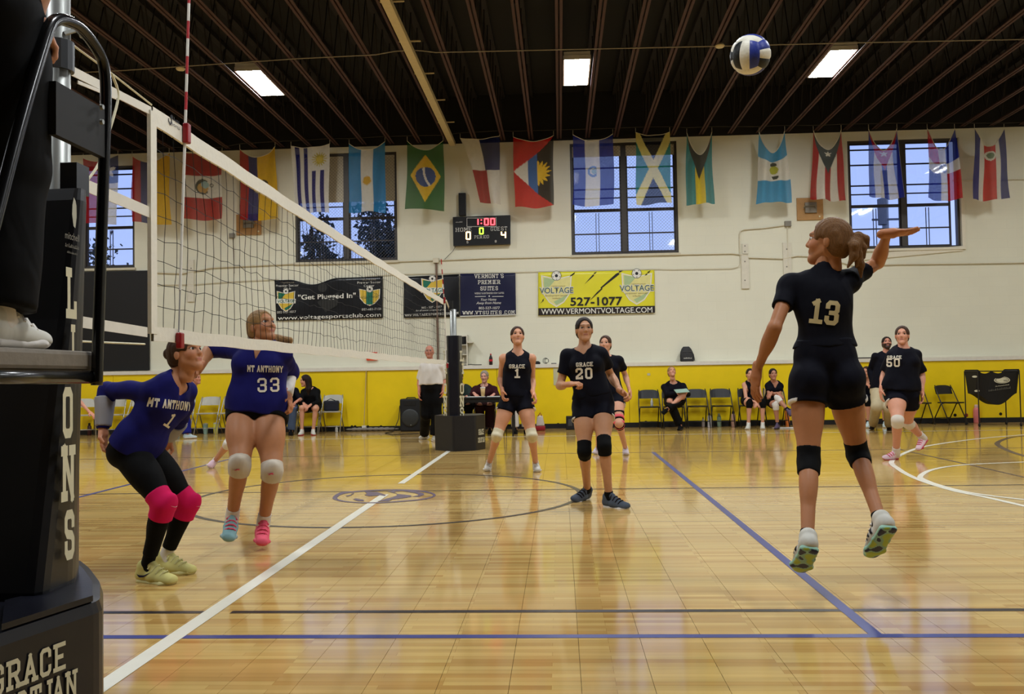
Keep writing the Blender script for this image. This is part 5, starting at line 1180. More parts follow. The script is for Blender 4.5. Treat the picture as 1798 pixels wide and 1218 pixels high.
# ================================================================== figures: smooth bodies grown from distance fields
def unit(v): v = np.asarray(v, float); return v/(np.linalg.norm(v)+1e-12)
class Field:
    def __init__(s, lo, hi, h):
        s.h = h; s.o = np.array(lo, float); n = np.ceil((np.array(hi)-s.o)/h).astype(int)+2
        s.ax = [(s.o[i]+np.arange(n[i])*h).astype(np.float32) for i in range(3)]
        s.F = np.full(n, 0.25, np.float32)
    def sl(s, lo, hi):
        out = []
        for i in range(3):
            a = max(0, int((lo[i]-s.o[i])/s.h)-1); b = min(len(s.ax[i]), int((hi[i]-s.o[i])/s.h)+3)
            if b <= a: return None
            out.append(slice(a, b))
        return tuple(out)
    def pts(s, q):
        return (s.ax[0][q[0]][:, None, None], s.ax[1][q[1]][None, :, None], s.ax[2][q[2]][None, None, :])
    def comb(s, q, d, k, op):
        A = s.F[q]
        if op == 'sub': d = -d
        if op in ('sub', 'int'):
            if k > 0:
                hh = np.maximum(k-np.abs(A-d), 0)/k; s.F[q] = np.maximum(A, d)+hh*hh*k*.25
            else: s.F[q] = np.maximum(A, d)
        else:
            if k > 0:
                hh = np.maximum(k-np.abs(A-d), 0)/k; s.F[q] = np.minimum(A, d)-hh*hh*k*.25
            else: s.F[q] = np.minimum(A, d)
    def cone(s, a, b, ra, rb, k=.02, side=None, e=1.0, op='add', cuts=(), e2=None):
        a = np.asarray(a, float); b = np.asarray(b, float); R_ = max(ra, rb)*max(1, e, e2 or e)+k+3*s.h
        q = s.sl(np.minimum(a, b)-R_, np.maximum(a, b)+R_)
        if q is None: return
        X, Y, Z = s.pts(q); d = b-a; L2 = float(d@d)+1e-12
        t = np.clip(((X-a[0])*d[0]+(Y-a[1])*d[1]+(Z-a[2])*d[2])/L2, 0, 1)
        qx, qy, qz = X-(a[0]+t*d[0]), Y-(a[1]+t*d[1]), Z-(a[2]+t*d[2])
        if side is None: dist = np.sqrt(qx*qx+qy*qy+qz*qz)-(ra+(rb-ra)*t)
        else:
            sd = qx*side[0]+qy*side[1]+qz*side[2]; ee = e if e2 is None else e+(e2-e)*t; r2 = qx*qx+qy*qy+qz*qz-sd*sd+(sd/ee)**2
            dist = np.sqrt(np.maximum(r2, 0))-(ra+(rb-ra)*t)
        for (p, n_) in cuts: dist = np.maximum(dist, (X-p[0])*n_[0]+(Y-p[1])*n_[1]+(Z-p[2])*n_[2])
        s.comb(q, dist.astype(np.float32), k, op)
    def ell(s, c, r, fr=None, k=.02, op='add', cuts=()):
        c = np.asarray(c, float); r = np.asarray(r, float); fr = np.eye(3) if fr is None else fr
        R_ = r.max()+k+3*s.h; q = s.sl(c-R_, c+R_)
        if q is None: return
        X, Y, Z = s.pts(q); x, y, z = X-c[0], Y-c[1], Z-c[2]
        k0 = 0; k1 = 0
        for i in range(3):
            v = x*fr[i][0]+y*fr[i][1]+z*fr[i][2]; k0 = k0+(v/r[i])**2; k1 = k1+(v/r[i]**2)**2
        k0 = np.sqrt(k0)+1e-9; d = k0*(k0-1)/(np.sqrt(k1)+1e-9)
        for (p, n_) in cuts: d = np.maximum(d, x*n_[0]+y*n_[1]+z*n_[2]+(c-p)@np.asarray(n_))
        s.comb(q, d.astype(np.float32), k, op)
    def plane(s, p, n_, k=.004):
        X, Y, Z = s.ax[0][:, None, None], s.ax[1][None, :, None], s.ax[2][None, None, :]
        s.comb((slice(None),)*3, ((X-p[0])*n_[0]+(Y-p[1])*n_[1]+(Z-p[2])*n_[2]).astype(np.float32), k, 'int')
    def folds(s, amp, seed, freq=22.0):
        g_ = np.random.default_rng(seed); X, Y, Z = s.ax[0][:, None, None], s.ax[1][None, :, None], s.ax[2][None, None, :]; w_ = 0
        for _ in range(3):
            d = g_.normal(0, 1, 3)*[1, 1, .55]; d = unit(d)*freq*g_.uniform(.6, 1.6); w_ = w_+np.sin(X*d[0]+Y*d[1]+Z*d[2]+g_.uniform(0, 6)+1.2*np.sin(Z*9+X*7+Y*5))
        s.F += (amp*w_/2).astype(np.float32)
    def mesh(s):
        F = s.F; S_ = F < 0; n = F.shape
        c = np.zeros((n[0]-1, n[1]-1, n[2]-1), np.int8)
        for i in (0, 1):
            for j in (0, 1):
                for k in (0, 1): c += S_[i:n[0]-1+i, j:n[1]-1+j, k:n[2]-1+k]
        act = np.argwhere((c > 0) & (c < 8))
        if len(act) == 0: return np.zeros((0, 3)), np.zeros((0, 4), int)
        idx = np.full(c.shape, -1, np.int64); idx[tuple(act.T)] = np.arange(len(act))
        acc = np.zeros((len(act), 3)); cnt = np.zeros(len(act))
        cor = [(i, j, k) for i in (0, 1) for j in (0, 1) for k in (0, 1)]
        val = {q: F[act[:, 0]+q[0], act[:, 1]+q[1], act[:, 2]+q[2]] for q in cor}
        for q in cor:
            for a in range(3):
                if q[a] == 0:
                    p = list(q); p[a] = 1; p = tuple(p); f0, f1 = val[q], val[p]; mk = (f0 < 0) != (f1 < 0)
                    t = np.where(mk, f0/np.where(mk, f0-f1, 1), 0); pos = np.tile(np.array(q, float), (len(act), 1)); pos[:, a] += t
                    acc += pos*mk[:, None]; cnt += mk
        V = s.o+(act+acc/np.maximum(cnt, 1)[:, None])*s.h
        Q = []
        for a in range(3):
            b, d = (a+1) % 3, (a+2) % 3
            s0 = [slice(None)]*3; s1 = [slice(None)]*3; s0[a] = slice(0, n[a]-1); s1[a] = slice(1, n[a])
            A, B = S_[tuple(s0)], S_[tuple(s1)]; e = np.argwhere(A != B)
            e = e[(e[:, b] > 0) & (e[:, d] > 0) & (e[:, b] < n[b]-1) & (e[:, d] < n[d]-1)]
            ins = A[tuple(e.T)]
            def cell(db, dd):
                k = e.copy(); k[:, b] -= db; k[:, d] -= dd; return idx[tuple(k.T)]
            q = np.c_[cell(1, 1), cell(0, 1), cell(0, 0), cell(1, 0)]
            q[~ins] = q[~ins][:, ::-1]; Q.append(q)
        Q = np.concatenate(Q); Q = Q[(Q >= 0).all(1)]
        return V, Q
def joined(parts):
    V, Q, Cc = [], [], []; n = 0
    for v, q, c_ in parts:
        V.append(v); Q.append(q+n); Cc.append(c_); n += len(v)
    return np.concatenate(V), np.concatenate(Q), np.concatenate(Cc)
def smooth_mesh(V, Q, it=2):
    a = Q.ravel(); b = np.roll(Q, -1, axis=1).ravel(); n = len(V); cnt = np.bincount(a, minlength=n)+np.bincount(b, minlength=n)
    for _ in range(it):
        for lam in (.55, -.40):
            S2 = np.stack([np.bincount(a, V[b, i], n)+np.bincount(b, V[a, i], n) for i in range(3)], 1); V = V+lam*(S2/np.maximum(cnt, 1)[:, None]-V)
    return V
def mobj(name, fld, m_, parent):
    V, Q = fld.mesh()
    if len(V) == 0: return None
    V = smooth_mesh(V, Q, 3)
    return color_mesh(name, V, Q, None, m_, True, parent)
skin_m = mat('skin', attr=True, rough=.5, vary=.05, scale=25, spec=.35)
SK = (206,152,118)
eyew, eyed = mat('eye_white', (222,214,206), .3), mat('eye_iris', (44,30,24), .25)
def rays_to(parent_pt, px, L, sgn):
    """point on the sight line of pixel px at bone length L from its parent joint; sgn picks the near (-1) or far (+1) one"""
    d = ray(*px); d = d/np.linalg.norm(d); oc = CAM-parent_pt; b = d@oc; c_ = oc@oc-L*L; disc_ = b*b-c_
    if disc_ <= 0: return CAM+d*(-b)
    return CAM+d*(-b+sgn*math.sqrt(disc_))
HAIRC = {'brown': (64,40,25), 'dark': (34,22,17), 'blond': (158,122,76), 'lightbrown': (112,78,46), 'grey': (150,138,126), 'ash': (120,104,80)}
def hand_field(wr, d, n_, h, curl, thumb, sc=1.0, spread=.16):
    d = unit(d); n_ = unit(n_-d*(n_@d)); w_ = np.cross(d, n_)*thumb      # w_ points to the thumb side
    f = Field(wr-.24*sc, wr+.24*sc, h)
    f.cone(wr-d*.03*sc, wr+d*.03*sc, .023*sc, .026*sc, .01, w_, 1.25)
    f.ell(wr+d*.058*sc, np.array([.052, .039, .016])*sc, [d, w_, n_], .012)
    for i, (off, ln) in enumerate(((.028, .072), (.009, .080), (-.010, .074), (-.028, .058))):
        p = wr+d*(.098-.004*abs(i-1))*sc+w_*off*sc; dd = unit(d+w_*off*spread*18*.35)
        ang = 0.0; r = .0088*sc
        for sgi, (fr, ca) in enumerate(((.46, .55), (.30, .95), (.24, .75))):
            ang += curl*ca*(1+.06*i); v = dd*math.cos(ang)+n_*math.sin(ang); q = p+v*ln*fr*sc
            f.cone(p, q, r, r*.93, .004); p = q; r *= .93
    p = wr+d*.03*sc+w_*.03*sc; v = unit(d*.7+w_*.75+n_*.25); q = p+v*.042*sc; f.cone(p, q, .0125*sc, .0105*sc, .010)
    v2 = unit(d*.9+w_*(.35-.5*min(curl, 1))+n_*(.3+.5*curl)); f.cone(q, q+v2*.034*sc, .0105*sc, .0085*sc, .004)
    return f
def person(label, J, Y, skin=SK, g=1.0, fem=True, hair=('tail', 'brown'), shirt=None, bottom=None, knee=None, sock=None, shoe=None, hands=None,
           look=None, tilt=None, hs=1.0, prints=(), beard=False, group='people in the gym', h=None, eyes=True, bald=False, extra=None):
    J = {k: np.asarray(v, float) for k, v in J.items()}
    h = h or min(.0135, max(.0052, Y*.00112))
    low = min(J['toeL'][2], J['toeR'][2], J['anL'][2]-.08, J['anR'][2]-.08)
    root = wthing('person', label, 'person', (J['pel'][0], J['pel'][1], max(0.0, low)), group)
    for q in 'LR': J['sh'+q] = J['sh'+q]-unit(J['neck']-J['pel'])*.016
    pel, neck = J['pel'], J['neck']; T = np.linalg.norm(neck-pel); U = unit(neck-pel)
    lat = unit(J['shR']-J['shL']); lat_h = unit(J['hipR']-J['hipL']); latm = unit(lat+lat_h)
    fr = unit(np.cross(U, latm)); latm = unit(np.cross(fr, U)); FR = [latm, fr, U]; fr_u = unit(np.cross(U, lat)); fr_l = unit(np.cross(U, lat_h))
    P_all = np.array([v for v in J.values() if v.shape == (3,)])
    allv = np.array([J[k] for k in ('pel','neck','shL','shR','elL','elR','wrL','wrR','hipL','hipR','knL','knR','anL','anR','toeL','toeR','head')])
    lo, hi = allv.min(0)-.17*max(1, g), allv.max(0)+.17*max(1, g)
    gm = (g-1)*.9+1
    def torso(f, inf=0.0, k=.035, loose=0.0):
        f.ell(pel+U*.03, np.array([.150*g+inf, .102*g+inf, .12+inf]), FR, k)
        f.cone(pel+U*.04, pel+U*T*.60, .098*g+inf+loose, .092*gm+inf+loose, k, latm, 1.38, e2=1.32)
        f.ell(pel+U*T*.70, np.array([.142*gm+inf, .100*gm+inf, .165+inf]), [lat, fr_u, U], k)
        for s_, sh in ((-1, J['shL']), (1, J['shR'])):
            f.cone(neck-U*.012, sh-U*.014, .046+inf*.7, .045+inf*.7, k); f.ell(sh*.40+(pel+U*T*.72)*.60, np.array([.074+inf, .070+inf, .105+inf])*gm, [lat, fr_u, U], k)
            if fem: f.ell(pel+U*T*.70+lat*s_*.068*gm+fr_u*.062*gm, np.array([.058*gm+inf, .052*gm+inf, .055*gm+inf]), [lat, fr_u, U], k)
            hp = J['hipR'] if s_ > 0 else J['hipL']
            f.ell(hp-fr_l*.045*g+U*.0, np.array([.092*g+inf, .082*g+inf, .098*g+inf]), [lat_h, fr_l, U], k)
    B = Field(lo, hi, h)
    torso(B, -.004)
    B.cone(neck-U*.05, J['head']-unit(J['head']-neck)*.05, .050*gm, .046*gm, .03)
    SID = (('L', -1), ('R', 1))
    TH = {}
    for s_, sg in SID:
        sh, el, wr, hp, kn, an, to = [J[a+s_] for a in ('sh', 'el', 'wr', 'hip', 'kn', 'an', 'toe')]
        a_ = (1+(g-1)*.75)*(.90 if fem else 1)
        B.ell(sh, np.array([.046, .046, .050])*a_, None, .03); B.cone(sh, el, .047*a_, .037*a_, .02); B.cone(el, wr, .038*a_, .0245*a_, .015)
        B.ell(el+(wr-el)*.28, np.array([.041*a_]*2+[.085]), [unit(np.cross(wr-el, [0.1, .2, .97])), unit(np.cross(unit(wr-el), unit(np.cross(wr-el, [0.1, .2, .97])))), unit(wr-el)], .02)
        B.cone(hp, kn, .086*g, .054*gm, .03); td = unit(kn-hp); B.ell(hp+(kn-hp)*.35+unit(fr_l-td*(fr_l@td))*.012, np.array([.083*g, .083*g, .17]), [unit(np.cross(td, fr_l)), unit(np.cross(td, np.cross(td, fr_l))), td], .03)
        B.ell(kn, np.array([.052, .052, .055])*gm, None, .02); sd = unit(an-kn)
        kf = unit(hp-kn)+unit(an-kn); kf = -kf if np.linalg.norm(kf) > .08 else fr_l; kf = unit(kf-sd*(kf@sd)); kf = unit(kf*.6+fr_l*.4) if (kf@fr_l) > -.2 else fr_l
        kf = unit(kf-sd*(kf@sd))
        B.cone(kn, an, .046*gm, .031*gm, .02); B.ell(kn+(an-kn)*.28-kf*.016*gm, np.array([.043*gm, .047*gm, .12]), [np.cross(sd, kf), kf, sd], .025)
        d = unit(to-an); sk_ = unit(kn-an); v = unit(sk_-d*(sk_@d)); al = math.atan2(.07, .20); f_ = math.cos(al)*d+math.sin(al)*v; u_ = math.cos(al)*v-math.sin(al)*d; l_ = np.cross(f_, u_)
        TH[s_] = (f_, l_, u_, kf)
        B.cone(an, an+f_*.10-u_*.05, .032, .024, .015); B.cone(an, an-f_*.03-u_*.05, .032, .028, .015)
    parts = []
    V, Q = B.mesh(); base = np.array(lin(skin)); parts.append((V, Q, np.tile(base, (len(V), 1))))
    # head
    lk = unit(look if look is not None else fr); up0 = unit(tilt if tilt is not None else np.array([0, 0, 1.0])+0.15*U); hu = unit(up0-lk*(up0@lk)); hr = np.cross(lk, hu)
    hc = J['head']; HF = [hr, lk, hu]; hd = max(.0038, h*.62)
    def hp_(x, y, z): return hc+(hr*x+lk*y+hu*z)*hs
    HFd = Field(hc-.17*hs, hc+.17*hs, hd)
    E = lambda c_, r_, k=.02, op='add': HFd.ell(hp_(*c_), np.array(r_)*hs, HF, k, op)
    K = lambda a, b, ra, rb, k=.02, op='add': HFd.cone(hp_(*a), hp_(*b), ra*hs, rb*hs, k, op=op)
    fw = .88 if fem else 1.0; E((0, -.012, .026), (.072, .092, .086)); E((0, .03, -.028), (.057*fw, .062, .082), .03)
    for s_ in (-1, 1):
        K((s_*.045*fw, .005, -.05), (s_*.008, .066, -.094), .019*fw, .017, .03); E((s_*.036*fw, .060, -.022), (.023, .026, .026), .02)
        E((s_*.074, -.008, -.008), (.008, .017, .03), .008)
    K((-.03, .080, .030), (.03, .080, .030), .010, .010, .02); K((0, .086, .014), (0, .103, -.020), .0065, .0095, .012); E((0, .096, -.025), (.0145, .011, .008), .010)
    for s_ in (-1, 1): E((s_*.031, .094, .009), (.0165, .0135, .0068), .006, 'sub')
    K((-.017, .084, -.050), (.017, .084, -.050), .0065, .0065, .008); K((-.014, .083, -.060), (.014, .083, -.060), .0075, .0075, .008); E((0, .074, -.092), (.022, .016, .016), .02)
    K((0, -.018, -.06), (0, -.03, -.13), .046, .046, .03)
    V, Q = HFd.mesh(); L_ = (V-hc)/hs; x, y, z = L_@hr, L_@lk, L_@hu; col = np.tile(base, (len(V), 1))
    def mixc(mask, c_, a): col[mask] = col[mask]*(1-a)+np.array(lin(c_))*a
    mixc((y > .06) & (((z+.055)/.0105)**2+(x/.021)**2 < 1), (170,88,82), .55); mixc((np.abs(z+.0552) < .002) & (np.abs(x) < .019) & (y > .07), (90,40,40), .5)
    mixc((z > -.05) & (z < -.0) & (np.abs(np.abs(x)-.042) < .018) & (y > .04), (208,116,98), .12)
    hcol = HAIRC[hair[1]]
    mixc((np.abs(z-.030-.10*(.03-np.abs(np.abs(x)-.03))) < (.0042 if fem else .006)) & (np.abs(np.abs(x)-.031) < .019) & (y > .05), hcol, .75)
    if not eyes: mixc((((np.abs(x)-.031)/.014)**2+((z-.009)/.006)**2 < 1) & (y > .05), (44,30,26), .85)
    if eyes:
        e_ = ((np.abs(x)-.031)/.018)**2+((z-.010)/.0085)**2
        mixc((e_ < 1.3) & (y > .05) & (z > .008), (60,40,32), .6); mixc((e_ < 1.2) & (y > .05) & (z <= .008), (120,80,64), .35)
    if beard: mixc((y > .0) & (z < -.028) & ~((np.abs(z+.055) < .010) & (np.abs(x) < .02)) & (z > -.125), (26,20,18), .95); mixc((z < .0) & (z > -.05) & (np.abs(np.abs(x)-.066) < .014) & (y > -.0) & (y < .05), (30,24,22), .9)
    parts.append((V, Q, col))
    if hands:
        for s_, sg in SID:
            if s_ not in hands: continue
            d, n_, curl = hands[s_][:3]; f = hand_field(J['wr'+s_], np.array(d, float), np.array(n_, float), max(.0036, h*.55), curl, (1 if s_ == 'R' else -1)*(hands[s_][3] if len(hands[s_]) > 3 else 1), .98)
            V, Q = f.mesh(); parts.append((V, Q, np.tile(base*np.array([1.02, .93, .9]), (len(V), 1))))
    V, Q, Cc = joined(parts); body = color_mesh('body', V, Q, Cc, skin_m, True, root)
    if eyes:
        for s_ in (-1, 1):
            c_ = hp_(s_*.031, .0738, .009); mb = MB(); M_ = Matrix(((hr[0], hu[0], lk[0], c_[0]), (hr[1], hu[1], lk[1], c_[1]), (hr[2], hu[2], lk[2], c_[2]), (0, 0, 0, 1)))
            mb.lathe([(.0125*hs*math.sin(t), -.0125*hs*math.cos(t)) for t in np.linspace(.05, math.pi*.70, 8)], 12, 0, M_); mb.lathe([(.0127*hs*math.sin(t), -.0127*hs*math.cos(t)) for t in np.linspace(math.pi*.70, math.pi-.03, 5)], 12, 1, M_, cap=False)
            mb.build('eye', [eyew, eyed], root, smooth=True)
    # hair
    st_, hcn = hair; hm = mat('hair_'+hcn, HAIRC[hcn], .45, vary=.3, scale=1.0, bump=.8, spec=.18, stretch=(260, 260, 40), distort=.6, bdist=.006)
    if st_ != 'bald':
        Hf = Field(hc-np.array([.3, .3, .52 if st_ in ('long', 'tail', 'pony') else .2])*hs, hc+.3*hs if st_ in ('pony',) else hc+.22*hs, max(.0045, h*.75))
        HE = lambda c_, r_, k=.02, op='add': Hf.ell(hp_(*c_), np.array(r_)*hs, HF, k, op)
        t_ = .009 if st_ in ('bun', 'tail', 'pony', 'flick') else .011
        HE((0, -.014, .028), (.073+t_, .092+t_, .086+t_)); HE((0, -.05, -.02), (.07+t_*.6, .055+t_, .07), .02)
        if st_ != 'long': HE((0, .02, -.20), (.12, .2, .135), .01, 'sub')
        HE((0, .108, .004), (.066, .068, .098), .012, 'sub')
        for s_ in (-1, 1): HE((s_*.08, .03, -.035), (.03, .042, .05), .012, 'sub')
        if st_ == 'pony':      # swinging tail from the back of the head
            Hf.cone(hp_(0, -.085, .0), hp_(0, -.105, .0), .026*hs, .022*hs, .012)
            for dx_, dz_, ln in ((.0, .0, 1), (.03, .02, .85), (-.03, -.01, .9), (.045, .045, .7), (.02, -.03, 1.05)):
                p0 = hp_(dx_*.3, -.10, .0); p1 = hp_(dx_, -.13, -.012+dz_); p2 = p1+np.array([.012+dx_*.5, .0, -.05*ln+dz_*.5]); p3 = p2+np.array([-.012+dx_*.6, .0, -.06*ln])
                Hf.cone(p0, p1, .022, .024, .012); Hf.cone(p1, p2, .024, .019, .012); Hf.cone(p2, p3, .019, .006, .012)
        elif st_ == 'tail':
            p0 = hp_(0, -.105, .03); p1 = hp_(0, -.145, -.03); p2 = p1-np.array([0, 0, .13])-lk*.01; Hf.cone(p0, p1, .024, .028, .015); Hf.cone(p1, p2, .028, .008, .015)
        elif st_ == 'bun': HE((0, -.115, .03), (.036, .034, .036), .012)
        elif st_ == 'flick': 
            p0 = hp_(.0, -.09, -.02); p1 = W(488, 598, hc[1]+.10); p2 = W(509, 597, hc[1]+.08); Hf.cone(p0, p1, .035, .04, .015); Hf.cone(p1, p2, .04, .022, .015); Hf.cone(p1, p2+[0,0,-.03], .03, .014, .015)
        elif st_ == 'long':
            for s_ in (-1, 1): Hf.cone(hp_(s_*.055, -.03, .02), hp_(s_*.07, -.03, -.18), .04, .045, .03); Hf.cone(hp_(s_*.07, -.03, -.18), hp_(s_*.06, -.0, -.34), .045, .02, .03)
            Hf.cone(hp_(0, -.07, 0), hp_(0, -.07, -.26), .055, .05, .03)
        X, Y_, Z = Hf.ax[0][:, None, None], Hf.ax[1][None, :, None], Hf.ax[2][None, None, :]
        Hf.F += (.0016*np.sin(((X-hc[0])*hr[0]+(Y_-hc[1])*hr[1]+(Z-hc[2])*hr[2])*420+((X-hc[0])*lk[0]+(Y_-hc[1])*lk[1])*120)).astype(np.float32)
        mobj('hair', Hf, hm, root)
    sh_obj = None
    if shirt:
        c_ = shirt; f = Field(lo, hi, h); inf = c_.get('inf', .012); torso(f, inf, .03, c_.get('loose', .008))
        f.cone(neck-U*.02, neck+U*.03, .062, .058, .03)
        hem = pel+U*c_.get('hem', .02); 
        if c_.get('skirt', 0): f.cone(pel+U*.06, hem-U*.04, .112*g+c_['skirt']*.5, .112*g+c_['skirt'], .03, latm, 1.42)
        f.plane(hem, -U, .006)
        for s_, sg in SID:
            sh, el, wr = J['sh'+s_], J['el'+s_], J['wr'+s_]; sl = c_.get('sleeve', .55); ad = unit(el-sh); a_ = (1+(g-1)*.75)*(.93 if fem else 1)
            if sl > 0: f.ell(sh, np.array([.046]*3)*a_+.009, None, .03)
            if sl <= 0:
                ap = sh+ad*.005-U*.0; f.cone(sh+ad*.02, el, .075*a_, .07*a_, .006, op='sub')
            elif sl <= 1:
                e_ = sh+(el-sh)*sl; f.cone(sh-ad*.0, e_+ad*.05, .051*a_+inf*.4, .049*a_+inf*.9+.003, .03, cuts=[(e_, ad)])
            else:
                fd = unit(wr-el); e_ = el+(wr-el)*min(1, sl-1+.0); f.cone(sh, el, .056*a_+inf*.3, .044*a_+inf*.4, .03); f.cone(el, wr, .050*a_+inf*.4, .034*a_+inf*.4, .015, cuts=[(e_, fd)]); f.ell(el+(wr-el)*.25, np.array([.050*a_]*2+[.09]), [unit(np.cross(wr-el, [0.1, .2, .97])), unit(np.cross(unit(wr-el), unit(np.cross(wr-el, [0.1, .2, .97])))), unit(wr-el)], .02)
        nk = c_.get('neck', 'v'); nf = unit(fr_u)
        f.cone(neck-U*.005+nf*.015, neck+U*.14+nf*.05, .060 if nk != 'polo' else .056, .09, .006, lat, 1.12, op='sub')
        if nk == 'v': f.cone(neck+nf*.09+U*.02, neck+nf*.115-U*.085, .048, .006, .006, op='sub'); 
        if c_.get('folds', .008): f.folds(c_.get('folds', .0055), len(label)*7, 30)
        sh_obj = mobj('shirt' if c_.get('name') is None else c_['name'], f, c_['mat'], root)
        if nk == 'polo':
            f = Field(neck-.16, neck+.16, max(.006, h*.8)); f.cone(neck-U*.02+nf*.012, neck+U*.035+nf*.02, .070, .064, .01, lat, 1.1); f.cone(neck-U*.05+nf*.015, neck+U*.08+nf*.03, .055, .055, .004, lat, 1.1, op='sub'); f.plane(neck+U*.028, U, .004); f.plane(neck-U*.03, -U, .004); mobj('collar', f, c_['mat'], sh_obj)
        if c_.get('cuff'):       # contrasting lower sleeves
            for s_, sg in SID:
                el, wr = J['el'+s_], J['wr'+s_]; fd = unit(wr-el); f = Field(np.minimum(el, wr)-.1, np.maximum(el, wr)+.1, h); f.cone(el+(wr-el)*.02, wr, .063*g, .046*g, .01, cuts=[(el+(wr-el)*.20, -fd), (wr-fd*.01, fd)]); mobj('cuff', f, c_['cuff'], sh_obj)
    if bottom:
        c_ = bottom; f = Field(lo, hi, h); inf = c_.get('inf', .012); fl_ = c_.get('flare', .012)
        f.ell(pel+U*.03, np.array([.150*g+inf, .102*g+inf, .13+inf]), FR, .03)
        f.cone(pel+U*.02, pel+U*.14, .098*g+inf, .094*g+inf, .03, latm, 1.4)
        for s_, sg in SID:
            hp, kn, an = J['hip'+s_], J['kn'+s_], J['an'+s_]; f.ell(hp-fr_l*.045*g, np.array([.092*g+inf, .082*g+inf, .098*g+inf]), [lat_h, fr_l, U], .03)
            td = unit(kn-hp); L = c_.get('len', .35)
            if L <= 1: e_ = hp+(kn-hp)*L; f.cone(hp, e_+td*.05, .088*g+inf, .088*g*(1-L*.25)+fl_+inf, .03, cuts=[(e_, td)])
            else:
                sd = unit(an-kn); e_ = kn+(an-kn)*(L-1); f.cone(hp, kn, .088*g+inf, .056*gm+inf+fl_*.6, .03); f.cone(kn, an, .052*gm+inf+fl_*.6, .034*gm+inf+fl_, .02, cuts=[(e_, sd)])
                kf = TH[s_][3]
                if fl_ < .02: f.ell(kn+(an-kn)*.28-kf*.016*gm, np.array([.043*gm+inf, .047*gm+inf, .12]), [np.cross(sd, kf), kf, sd], .02)
                f.ell(hp+(kn-hp)*.35+unit(fr_l-td*(fr_l@td))*.012, np.array([.086*g+inf, .086*g+inf, .175]), [unit(np.cross(td, fr_l)), unit(np.cross(td, np.cross(td, fr_l))), td], .03)
        f.plane(pel+U*c_.get('top', .10), U, .006)
        if c_.get('folds', .003): f.folds(c_.get('folds', .003), 3+len(label), 24)
        bo = mobj(c_.get('name', 'shorts'), f, c_['mat'], root)
        if c_.get('trim'):     # small pale notch at the outer hem
            for s_, sg in SID:
                hp, kn = J['hip'+s_], J['kn'+s_]; td = unit(kn-hp); e_ = hp+(kn-hp)*c_['len']; ot = unit(lat_h*sg-td*(lat_h@td)*sg)
                f = Field(e_-.2, e_+.2, h*.8); f.cone(hp, e_+td*.05, .088*g+inf, .088*g*(1-c_['len']*.25)+fl_+inf+.0025, 0, cuts=[(e_+td*.001, td), (e_-td*.018, -td), (e_+ot*.074*g, -ot)]); mobj('hem_trim', f, c_['trim'], bo)
    if knee:
        for s_, sg in SID:
            hp, kn, an = J['hip'+s_], J['kn'+s_], J['an'+s_]; td, sd = unit(hp-kn), unit(an-kn); a, b = knee.get('up', .075), knee.get('dn', .085); km_ = knee['mat'] if not isinstance(knee['mat'], dict) else knee['mat'][s_]
            f = Field(kn-.22, kn+.22, max(.0045, h*.85)); f.cone(kn, kn+td*(a+.05), .054*gm+.004, .060*gm+.004, .015, cuts=[(kn+td*a, td)]); f.cone(kn, kn+sd*(b+.05), .054*gm+.004, .050*gm+.005, .015, cuts=[(kn+sd*b, sd)])
            kf = TH[s_][3]; pi_ = knee.get('inf', 0)
            if pi_: f.cone(kn, kn+td*(a+.05), .054*gm+.004+pi_, .062*gm+.004+pi_, .015, cuts=[(kn+td*a, td)]); f.cone(kn, kn+sd*(b+.05), .054*gm+.004+pi_, .052*gm+.005+pi_, .015, cuts=[(kn+sd*b, sd)])
            if not knee.get('flat'): f.ell(kn+kf*(.012*gm+pi_), np.array([.044, .046, .065])*gm, [np.cross(kf, unit(td-sd)), kf, unit(td-sd)], .02, cuts=[(kn+td*a, td), (kn+sd*b, sd)]); f.ell(kn+sd*(b-.02)-kf*.010, np.array([.047, .05, .07])*gm, [np.cross(sd, kf), kf, sd], .02, cuts=[(kn+sd*b, sd)])
            ko = mobj('knee_pad', f, km_, root)
            if knee.get('mark') and ko:
                c0 = kn+kf*.35+td*.045; decal('logo_mark', ko, [[p*1.5 for p in q] for q in knee['mark']], c0, -kf, unit(np.cross(kf, -td))*-1, td, knee['markmat'])
    if sock:
        for s_, sg in SID:
            kn, an = J['kn'+s_], J['an'+s_]; sd = unit(kn-an); f_, l_, u_, _ = TH[s_]; sm = sock['mat'] if not isinstance(sock['mat'], dict) else sock['mat'][s_]; hh = sock.get('h', .07) if not isinstance(sock.get('h'), dict) else sock['h'][s_]
            f = Field(an-.25, an+.25, max(.0045, h*.85)); f.cone(an-sd*.03, an+sd*(hh+.05), .038*gm, .037*gm, .01, cuts=[(an+sd*hh, sd)]); f.cone(an, an+f_*.04-u_*.03, .036*gm, .032, .01); mobj('sock', f, sm, root)
